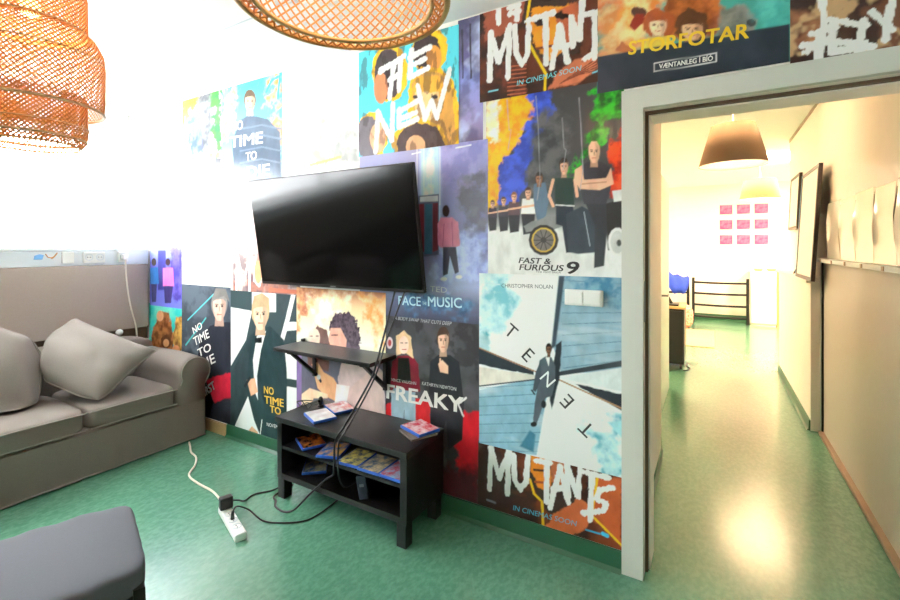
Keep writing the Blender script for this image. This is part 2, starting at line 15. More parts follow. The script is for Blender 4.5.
{'x0': -0.459, 'x1': 0.252, 'z0': 2.152, 'z1': 2.672, 'label': 'wide cartoon poster over the door frame with dark foot and yellow title', 'layer': 3, 'step': 0.005, 'ops': [('f', (70, 160, 150)), ('s', [(0.0, 0.637), (0.339, 0.589), (0.263, 0.272), (0.142, 0.126), (0.0, 0.156)], (250, 200, 140), (240, 130, 60), 0.06, 0.06, 12), ('s', [(0.0, 0.385), (0.142, 0.391), (0.183, 0.205), (0.066, 0.16), (0.0, 0.165)], (250, 214, 150), (236, 150, 70), 0.05, 0.05, 12), ('s', [(0.301, 0.432), (0.484, 0.418), (0.497, 0.212), (0.466, 0.139), (0.377, 0.139), (0.278, 0.183), (0.278, 0.354)], (190, 104, 50), (130, 66, 34), 0.012, 0.02, 12), ('s', [(0.497, 0.253), (0.545, 0.264), (0.591, 0.236), (0.611, 0.184), (0.598, 0.14), (0.545, 0.121), (0.47, 0.138)], (150, 150, 140), (110, 110, 104), 0.008, 0.012, 12), ('p', [(0.604, 0.174), (0.603, 0.167), (0.598, 0.163), (0.592, 0.161), (0.584, 0.163), (0.578, 0.168), (0.573, 0.174), (0.572, 0.182), (0.573, 0.188), (0.578, 0.192), (0.584, 0.194), (0.592, 0.192), (0.598, 0.187), (0.603, 0.181)], (60, 60, 58), 0.003, 0.0), ('s', [(0.611, 0.262), (0.711, 0.31), (0.711, 0.143), (0.63, 0.14)], (90, 190, 180), (60, 150, 150), 0.04, 0.04, 12), ('p', [(0.211, 0.32), (0.208, 0.31), (0.199, 0.303), (0.186, 0.301), (0.172, 0.305), (0.159, 0.313), (0.149, 0.325), (0.146, 0.337), (0.149, 0.348), (0.159, 0.355), (0.172, 0.356), (0.186, 0.352), (0.199, 0.344), (0.208, 0.332)], (90, 60, 50), 0.004, 0.006), ('p', [(0.138, 0.277), (0.167, 0.323), (0.199, 0.314), (0.207, 0.278), (0.159, 0.25)], (150, 52, 40), 0.004, 0.004), ('p', [(0.321, 0.241), (0.315, 0.215), (0.298, 0.196), (0.273, 0.19), (0.245, 0.196), (0.219, 0.215), (0.202, 0.242), (0.195, 0.272), (0.202, 0.299), (0.219, 0.317), (0.245, 0.323), (0.273, 0.315), (0.298, 0.296), (0.315, 0.27)], (170, 84, 44), 0.004, 0.008), ('p', [(0.235, 0.234), (0.275, 0.224), (0.279, 0.186), (0.231, 0.197)], (192, 156, 128), 0.003, 0.0), ('p', [(0.298, 0.247), (0.293, 0.23), (0.282, 0.218), (0.265, 0.214), (0.245, 0.219), (0.228, 0.231), (0.216, 0.249), (0.211, 0.269), (0.216, 0.286), (0.228, 0.298), (0.245, 0.301), (0.265, 0.296), (0.282, 0.284), (0.293, 0.266)], (170, 84, 44), 0.003, 0.002), ('p', [(0.222, 0.278), (0.239, 0.292), (0.271, 0.284), (0.288, 0.262), (0.288, 0.238), (0.281, 0.217), (0.266, 0.204), (0.244, 0.21), (0.228, 0.23), (0.221, 0.255)], (240, 196, 160), 0.003, 0.0), ('p', [(0.263, 0.283), (0.288, 0.262), (0.288, 0.238), (0.281, 0.217), (0.267, 0.204), (0.268, 0.236)], (192, 156, 128), 0.008, 0.0), ('p', [(0.248, 0.241), (0.247, 0.239), (0.245, 0.237), (0.241, 0.237), (0.236, 0.238), (0.232, 0.24), (0.23, 0.243), (0.229, 0.246), (0.23, 0.249), (0.232, 0.251), (0.236, 0.251), (0.241, 0.25), (0.245, 0.248), (0.247, 0.245)], (255, 211, 172), 0.006, 0.0), ('p', [(0.215, 0.273), (0.235, 0.297), (0.275, 0.288), (0.294, 0.251), (0.275, 0.267), (0.239, 0.274)], (170, 84, 44), 0.003, 0.0), ('l', [(0.233, 0.262), (0.248, 0.257)], 0.0031, (132, 107, 88), 0.0, 0.002), ('p', [(0.246, 0.253), (0.246, 0.252), (0.244, 0.251), (0.242, 0.251), (0.239, 0.252), (0.237, 0.253), (0.235, 0.255), (0.235, 0.256), (0.235, 0.257), (0.237, 0.258), (0.239, 0.258), (0.242, 0.257), (0.244, 0.256), (0.246, 0.255)], (46, 38, 38), 0.003, 0.0), ('l', [(0.277, 0.251), (0.262, 0.254)], 0.0031, (132, 107, 88), 0.0, 0.002), ('p', [(0.275, 0.246), (0.275, 0.245), (0.273, 0.244), (0.271, 0.244), (0.268, 0.245), (0.266, 0.246), (0.264, 0.247), (0.264, 0.249), (0.264, 0.25), (0.266, 0.251), (0.268, 0.251), (0.271, 0.25), (0.273, 0.249), (0.275, 0.247)], (46, 38, 38), 0.003, 0.0), ('l', [(0.255, 0.249), (0.258, 0.236)], 0.0027, (132, 107, 88), 0.0, 0.002), ('l', [(0.244, 0.229), (0.266, 0.223)], 0.0031, (170, 90, 84), 0.0, 0.002), ('p', [(0.445, 0.201), (0.439, 0.174), (0.422, 0.155), (0.398, 0.148), (0.37, 0.155), (0.345, 0.174), (0.327, 0.201), (0.321, 0.232), (0.327, 0.26), (0.345, 0.279), (0.37, 0.285), (0.398, 0.278), (0.422, 0.258), (0.439, 0.231)], (92, 56, 36), 0.004, 0.01), ('p', [(0.362, 0.184), (0.406, 0.174), (0.411, 0.133), (0.356, 0.146)], (185, 137, 105), 0.003, 0.0), ('p', [(0.432, 0.198), (0.427, 0.18), (0.414, 0.168), (0.395, 0.164), (0.373, 0.169), (0.353, 0.182), (0.34, 0.201), (0.335, 0.222), (0.34, 0.24), (0.353, 0.253), (0.373, 0.256), (0.395, 0.251), (0.414, 0.237), (0.427, 0.218)], (92, 56, 36), 0.003, 0.002), ('p', [(0.347, 0.232), (0.366, 0.247), (0.401, 0.238), (0.42, 0.214), (0.421, 0.188), (0.414, 0.166), (0.396, 0.153), (0.372, 0.159), (0.354, 0.18), (0.346, 0.207)], (232, 172, 132), 0.003, 0.0), ('p', [(0.393, 0.236), (0.42, 0.214), (0.421, 0.188), (0.414, 0.166), (0.397, 0.153), (0.399, 0.187)], (185, 137, 105), 0.008, 0.0), ('p', [(0.376, 0.192), (0.375, 0.19), (0.372, 0.188), (0.368, 0.187), (0.363, 0.189), (0.358, 0.191), (0.355, 0.194), (0.354, 0.198), (0.355, 0.201), (0.358, 0.203), (0.363, 0.203), (0.368, 0.202), (0.372, 0.199), (0.375, 0.196)], (250, 185, 142), 0.006, 0.0), ('p', [(0.339, 0.227), (0.362, 0.252), (0.406, 0.242), (0.427, 0.203), (0.406, 0.219), (0.366, 0.227)], (92, 56, 36), 0.003, 0.0), ('l', [(0.359, 0.215), (0.376, 0.21)], 0.0031, (127, 94, 72), 0.0, 0.002), ('p', [(0.374, 0.205), (0.374, 0.204), (0.372, 0.203), (0.369, 0.203), (0.366, 0.204), (0.363, 0.205), (0.362, 0.207), (0.361, 0.208), (0.362, 0.209), (0.363, 0.21), (0.366, 0.21), (0.369, 0.209), (0.372, 0.208), (0.374, 0.206)], (46, 38, 38), 0.003, 0.0), ('l', [(0.408, 0.203), (0.392, 0.206)], 0.0031, (127, 94, 72), 0.0, 0.002), ('p', [(0.407, 0.197), (0.406, 0.196), (0.404, 0.195), (0.401, 0.195), (0.399, 0.196), (0.396, 0.197), (0.394, 0.199), (0.393, 0.2), (0.394, 0.201), (0.396, 0.202), (0.399, 0.202), (0.401, 0.201), (0.404, 0.2), (0.406, 0.199)], (46, 38, 38), 0.003, 0.0), ('l', [(0.384, 0.201), (0.387, 0.186)], 0.0026, (127, 94, 72), 0.0, 0.002), ('l', [(0.372, 0.179), (0.396, 0.173)], 0.0031, (170, 90, 84), 0.0, 0.002), ('p', [(0.215, 0.206), (0.294, 0.196), (0.324, 0.13), (0.183, 0.152)], (226, 190, 80), 0.004, 0.0), ('p', [(0.083, 0.183), (0.108, 0.213), (0.142, 0.188), (0.167, 0.165), (0.142, 0.144)], (196, 110, 60), 0.004, 0.006), ('p', [(0.0, 0.169), (0.711, 0.143), (0.711, -0.183), (0.0, -0.074)], (38, 46, 58), 0.003, 0.0), ('n', (60, 70, 84), 5, 0.6, 0.2, 0.35, 1.0, 1.0), ('l', [(0.239, 0.09), (0.471, 0.085), (0.471, 0.049), (0.239, 0.054), (0.239, 0.09)], 0.0031, (225, 225, 225), 0.0, 0.002)], 'txt': [('STORFOTAR', (0.134, 0.15), (0.581, 0.12), 0.0585, (246, 206, 40), 0.0, 'title_lettering', 0.018), ('VÆNTANLEG Í BÍÓ', (0.259, 0.063), (0.459, 0.057), 0.0207, (240, 240, 236), 0.0, 'caption_lettering', 0.02)]},
{'x0': 0.252, 'x1': 0.689, 'z0': 2.121, 'z1': 2.651, 'label': 'brown and white brush lettered poster over the right side of the door frame', 'layer': 4, 'step': 0.004, 'ops': [('f', (112, 72, 56)), ('s', [(0.0, 0.341), (0.201, 0.352), (0.173, 0.109), (0.0, 0.113)], (176, 120, 84), (96, 60, 50), 0.03, 0.05, 8), ('n', (54, 40, 40), 6, 0.53, 0.1, 0.9, 1.0, 1.0), ('n', (206, 170, 126), 9, 0.6, 0.06, 0.7, 1.0, 1.0), ('l', [(0.095, 0.239), (0.101, 0.134)], 0.0228, (240, 240, 236), 0.012, 0.002), ('l', [(0.066, 0.12), (0.135, 0.126)], 0.0228, (240, 240, 236), 0.012, 0.002), ('l', [(0.048, 0.057), (0.118, 0.093)], 0.0228, (240, 240, 236), 0.012, 0.002), ('l', [(0.083, 0.02), (0.095, 0.128)], 0.026, (240, 240, 236), 0.012, 0.002), ('l', [(0.112, 0.161), (0.217, 0.113)], 0.0228, (240, 240, 236), 0.012, 0.002), ('l', [(0.123, 0.143), (0.123, 0.048)], 0.026, (240, 240, 236), 0.012, 0.002), ('l', [(0.211, 0.135), (0.195, 0.025)], 0.0227, (240, 240, 236), 0.012, 0.002), ('l', [(0.118, 0.079), (0.211, 0.05)], 0.0227, (240, 240, 236), 0.012, 0.002), ('l', [(0.123, 0.041), (0.233, 0.035)], 0.026, (240, 240, 236), 0.012, 0.002), ('l', [(0.233, 0.158), (0.284, 0.082)], 0.0228, (240, 240, 236), 0.012, 0.002), ('l', [(0.284, 0.186), (0.266, 0.051)], 0.0228, (240, 240, 236), 0.012, 0.002), ('l', [(0.036, 0.082), (0.083, 0.079)], 0.0227, (240, 240, 236), 0.012, 0.002)], 'txt': []},
{'x0': -4.349, 'x1': -3.84, 'z0': 0.931, 'z1': 1.45, 'label': 'blue violet poster of two figures from behind, above the small teal one', 'layer': 2, 'step': 0.006, 'ops': [('v', [(0, (150, 160, 236)), (0.4, (96, 92, 190)), (1, (110, 120, 214))]), ('s', [(0.357, 0.519), (0.509, 0.519), (0.509, 0.042), (0.326, 0.064)], (70, 60, 150), (100, 90, 190), 0.03, 0.04, 12), ('p', [(0.134, 0.493), (0.263, 0.493), (0.263, 0.147), (0.134, 0.141)], (60, 60, 140), 0.01, 0.0), ('p', [(0.109, 0.387), (0.105, 0.371), (0.094, 0.359), (0.077, 0.352), (0.058, 0.351), (0.042, 0.358), (0.03, 0.37), (0.026, 0.385), (0.03, 0.401), (0.042, 0.413), (0.058, 0.42), (0.077, 0.421), (0.094, 0.414), (0.105, 0.402)], (70, 60, 60), 0.003, 0.0), ('p', [(0.0, 0.331), (0.134, 0.343), (0.15, 0.194), (0.0, 0.188)], (60, 120, 190), 0.003, 0.0), ('p', [(0.017, 0.189), (0.118, 0.193), (0.101, 0.033), (0.034, 0.029)], (60, 60, 110), 0.003, 0.0), ('p', [(0.334, 0.39), (0.33, 0.375), (0.319, 0.363), (0.303, 0.356), (0.286, 0.356), (0.27, 0.362), (0.259, 0.374), (0.255, 0.389), (0.259, 0.404), (0.27, 0.416), (0.286, 0.423), (0.303, 0.423), (0.319, 0.417), (0.33, 0.405)], (60, 44, 50), 0.003, 0.0), ('p', [(0.215, 0.336), (0.373, 0.34), (0.388, 0.187), (0.215, 0.179)], (232, 110, 180), 0.003, 0.0), ('p', [(0.231, 0.18), (0.373, 0.186), (0.342, 0.039), (0.247, 0.033)], (56, 52, 110), 0.003, 0.0)], 'txt': []},
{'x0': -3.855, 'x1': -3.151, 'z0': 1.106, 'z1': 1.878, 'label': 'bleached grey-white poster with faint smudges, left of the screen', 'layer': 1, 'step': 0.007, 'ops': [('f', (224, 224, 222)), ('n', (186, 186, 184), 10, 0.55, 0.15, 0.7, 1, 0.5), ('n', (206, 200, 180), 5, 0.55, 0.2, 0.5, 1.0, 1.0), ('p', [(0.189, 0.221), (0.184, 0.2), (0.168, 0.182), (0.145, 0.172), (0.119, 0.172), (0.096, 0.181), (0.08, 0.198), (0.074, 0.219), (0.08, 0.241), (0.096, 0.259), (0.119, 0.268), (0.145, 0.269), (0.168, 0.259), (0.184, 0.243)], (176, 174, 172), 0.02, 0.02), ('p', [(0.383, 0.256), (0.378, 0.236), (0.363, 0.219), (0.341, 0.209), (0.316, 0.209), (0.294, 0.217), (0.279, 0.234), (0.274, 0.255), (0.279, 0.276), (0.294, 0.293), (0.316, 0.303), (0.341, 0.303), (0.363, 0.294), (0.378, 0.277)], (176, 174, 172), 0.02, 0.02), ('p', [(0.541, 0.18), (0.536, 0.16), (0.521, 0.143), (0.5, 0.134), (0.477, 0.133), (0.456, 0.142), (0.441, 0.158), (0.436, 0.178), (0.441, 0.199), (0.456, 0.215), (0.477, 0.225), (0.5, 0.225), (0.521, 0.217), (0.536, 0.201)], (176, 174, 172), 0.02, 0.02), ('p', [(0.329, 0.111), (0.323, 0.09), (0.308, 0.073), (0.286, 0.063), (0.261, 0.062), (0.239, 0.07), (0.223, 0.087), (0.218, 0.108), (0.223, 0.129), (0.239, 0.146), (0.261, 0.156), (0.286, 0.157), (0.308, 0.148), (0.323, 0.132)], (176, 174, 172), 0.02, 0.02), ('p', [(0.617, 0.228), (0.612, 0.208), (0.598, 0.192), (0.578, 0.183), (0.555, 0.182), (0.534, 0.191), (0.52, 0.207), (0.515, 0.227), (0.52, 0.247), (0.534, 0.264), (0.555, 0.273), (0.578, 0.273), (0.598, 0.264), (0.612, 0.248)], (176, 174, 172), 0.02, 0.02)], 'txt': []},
{'x0': -3.163, 'x1': -2.418, 'z0': 1.107, 'z1': 1.884, 'label': 'pale poster with white brush strokes half hidden behind the screen', 'layer': 0, 'step': 0.006, 'ops': [('f', (196, 168, 160)), ('n', (150, 90, 74), 9, 0.5, 0.15, 0.8, 1, 0.5), ('n', (90, 80, 92), 12, 0.58, 0.1, 0.7, 1.0, 1.0), ('l', [(0.061, 0.305), (0.049, 0.018)], 0.0225, (240, 240, 236), 0.008, 0.002), ('l', [(0.061, 0.29), (0.132, 0.082)], 0.0225, (240, 240, 236), 0.008, 0.002), ('l', [(0.132, 0.082), (0.214, 0.277)], 0.0225, (240, 240, 236), 0.008, 0.002), ('l', [(0.214, 0.277), (0.203, 0.01)], 0.0225, (240, 240, 236), 0.008, 0.002), ('l', [(0.26, 0.262), (0.26, 0.101), (0.316, 0.06), (0.35, 0.177)], 0.0225, (240, 240, 236), 0.008, 0.002), ('p', [(0.35, 0.162), (0.345, 0.125), (0.333, 0.094), (0.315, 0.076), (0.295, 0.076), (0.277, 0.092), (0.265, 0.122), (0.26, 0.16), (0.265, 0.198), (0.277, 0.229), (0.295, 0.246), (0.315, 0.246), (0.333, 0.23), (0.345, 0.2)], (204, 150, 110), 0.003, 0.0), ('l', [(0.437, 0.037), (0.715, 0.036)], 0.03, (190, 110, 90), 0.01, 0.002)], 'txt': []},
{'x0': -1.885, 'x1': -1.011, 'z0': 1.042, 'z1': 2.013, 'label': 'lavender poster of a pink shirted figure and booth, right of the screen', 'layer': 2, 'step': 0.0045, 'ops': [('v', [(0, (150, 150, 186)), (0.25, (128, 130, 178)), (0.6, (104, 106, 150)), (0.8, (150, 158, 196)), (0.9, (96, 100, 128)), (1, (70, 74, 92))]), ('s', [(0.555, 1.003), (0.874, 1.027), (0.874, 0.757), (0.768, 0.679), (0.581, 0.723)], (122, 120, 178), (150, 146, 196), 0.05, 0.05, 12), ('s', [(0.683, 0.717), (0.874, 0.809), (0.874, 0.444), (0.768, 0.52)], (108, 108, 124), (96, 96, 116), 0.04, 0.05, 12), ('s', [(0.515, 0.447), (0.874, 0.486), (0.874, 0.226), (0.555, 0.202)], (168, 184, 224), (130, 140, 196), 0.05, 0.05, 12), ('p', [(0.448, 0.988), (0.581, 0.989), (0.587, 0.491), (0.448, 0.493)], (168, 196, 226), 0.02, 0.0), ('l', [(0.427, 0.973), (0.427, 0.648)], 0.0048, (216, 236, 250), 0.0, 0.002), ('l', [(0.475, 0.968), (0.475, 0.645)], 0.0044, (216, 236, 250), 0.0, 0.002), ('l', [(0.522, 0.962), (0.522, 0.643)], 0.0044, (216, 236, 250), 0.0, 0.002), ('l', [(0.581, 0.956), (0.581, 0.64)], 0.0044, (216, 236, 250), 0.0, 0.002), ('s', [(0.482, 0.944), (0.535, 0.939), (0.522, 0.699), (0.495, 0.701)], (236, 246, 252), (190, 214, 240), 0.02, 0.02, 12), ('p', [(0.434, 0.699), (0.574, 0.702), (0.574, 0.364), (0.448, 0.351)], (86, 92, 120), 0.003, 0.0), ('p', [(0.448, 0.692), (0.568, 0.694), (0.568, 0.663), (0.448, 0.664)], (190, 196, 206), 0.002, 0.0), ('p', [(0.441, 0.653), (0.475, 0.651), (0.475, 0.38), (0.441, 0.38)], (116, 50, 64), 0.002, 0.0), ('p', [(0.482, 0.651), (0.528, 0.648), (0.528, 0.369), (0.482, 0.368)], (60, 96, 124), 0.002, 0.0), ('p', [(0.535, 0.654), (0.568, 0.652), (0.568, 0.391), (0.535, 0.38)], (104, 52, 66), 0.002, 0.0), ('p', [(0.643, 0.605), (0.64, 0.591), (0.634, 0.579), (0.625, 0.573), (0.615, 0.574), (0.605, 0.58), (0.599, 0.592), (0.597, 0.607), (0.599, 0.621), (0.605, 0.632), (0.615, 0.638), (0.625, 0.638), (0.634, 0.631), (0.64, 0.619)], (50, 36, 40), 0.003, 0.0), ('p', [(0.587, 0.568), (0.658, 0.571), (0.695, 0.543), (0.708, 0.413), (0.677, 0.408), (0.587, 0.402), (0.568, 0.419), (0.568, 0.536)], (196, 120, 150), 0.003, 0.004), ('l', [(0.658, 0.544), (0.664, 0.413)], 0.0044, (160, 84, 116), 0.0, 0.002), ('l', [(0.607, 0.535), (0.6, 0.414)], 0.0044, (160, 84, 116), 0.0, 0.002), ('p', [(0.6, 0.408), (0.683, 0.408), (0.701, 0.273), (0.677, 0.261), (0.645, 0.359), (0.632, 0.26), (0.6, 0.248)], (54, 52, 72), 0.003, 0.0), ('p', [(0.629, 0.233), (0.626, 0.228), (0.62, 0.224), (0.612, 0.221), (0.602, 0.221), (0.593, 0.223), (0.587, 0.226), (0.585, 0.231), (0.587, 0.236), (0.593, 0.24), (0.602, 0.242), (0.612, 0.243), (0.62, 0.241), (0.626, 0.237)], (220, 220, 224), 0.003, 0.0), ('p', [(0.722, 0.247), (0.72, 0.242), (0.714, 0.238), (0.706, 0.236), (0.697, 0.235), (0.688, 0.237), (0.682, 0.241), (0.68, 0.245), (0.682, 0.25), (0.688, 0.254), (0.697, 0.256), (0.706, 0.257), (0.714, 0.255), (0.72, 0.251)], (220, 220, 224), 0.003, 0.0), ('s', [(0.378, 0.16), (0.768, 0.126), (0.768, 0.051), (0.307, 0.04)], (90, 130, 170), (60, 80, 110), 0.03, 0.03, 12), ('l', [(0.392, 0.942), (0.454, 0.947)], 0.0066, (226, 230, 240), 0.0, 0.002), ('l', [(0.683, 0.945), (0.774, 0.95)], 0.0066, (226, 230, 240), 0.0, 0.002)], 'txt': [('BILL & TED', (0.336, 0.167), (0.626, 0.156), 0.03, (214, 222, 228), 0.0, 'caption_lettering', 0.0), ('FACE', (0.296, 0.071), (0.454, 0.073), 0.0522, (190, 226, 240), 0.0, 'title_lettering', 0.012), ('THE', (0.465, 0.082), (0.492, 0.081), 0.0165, (190, 226, 240), 0.0, 'title_lettering', 0.0), ('MUSIC', (0.502, 0.076), (0.72, 0.08), 0.055, (190, 226, 240), 0.0, 'title_lettering', 0.012)]},
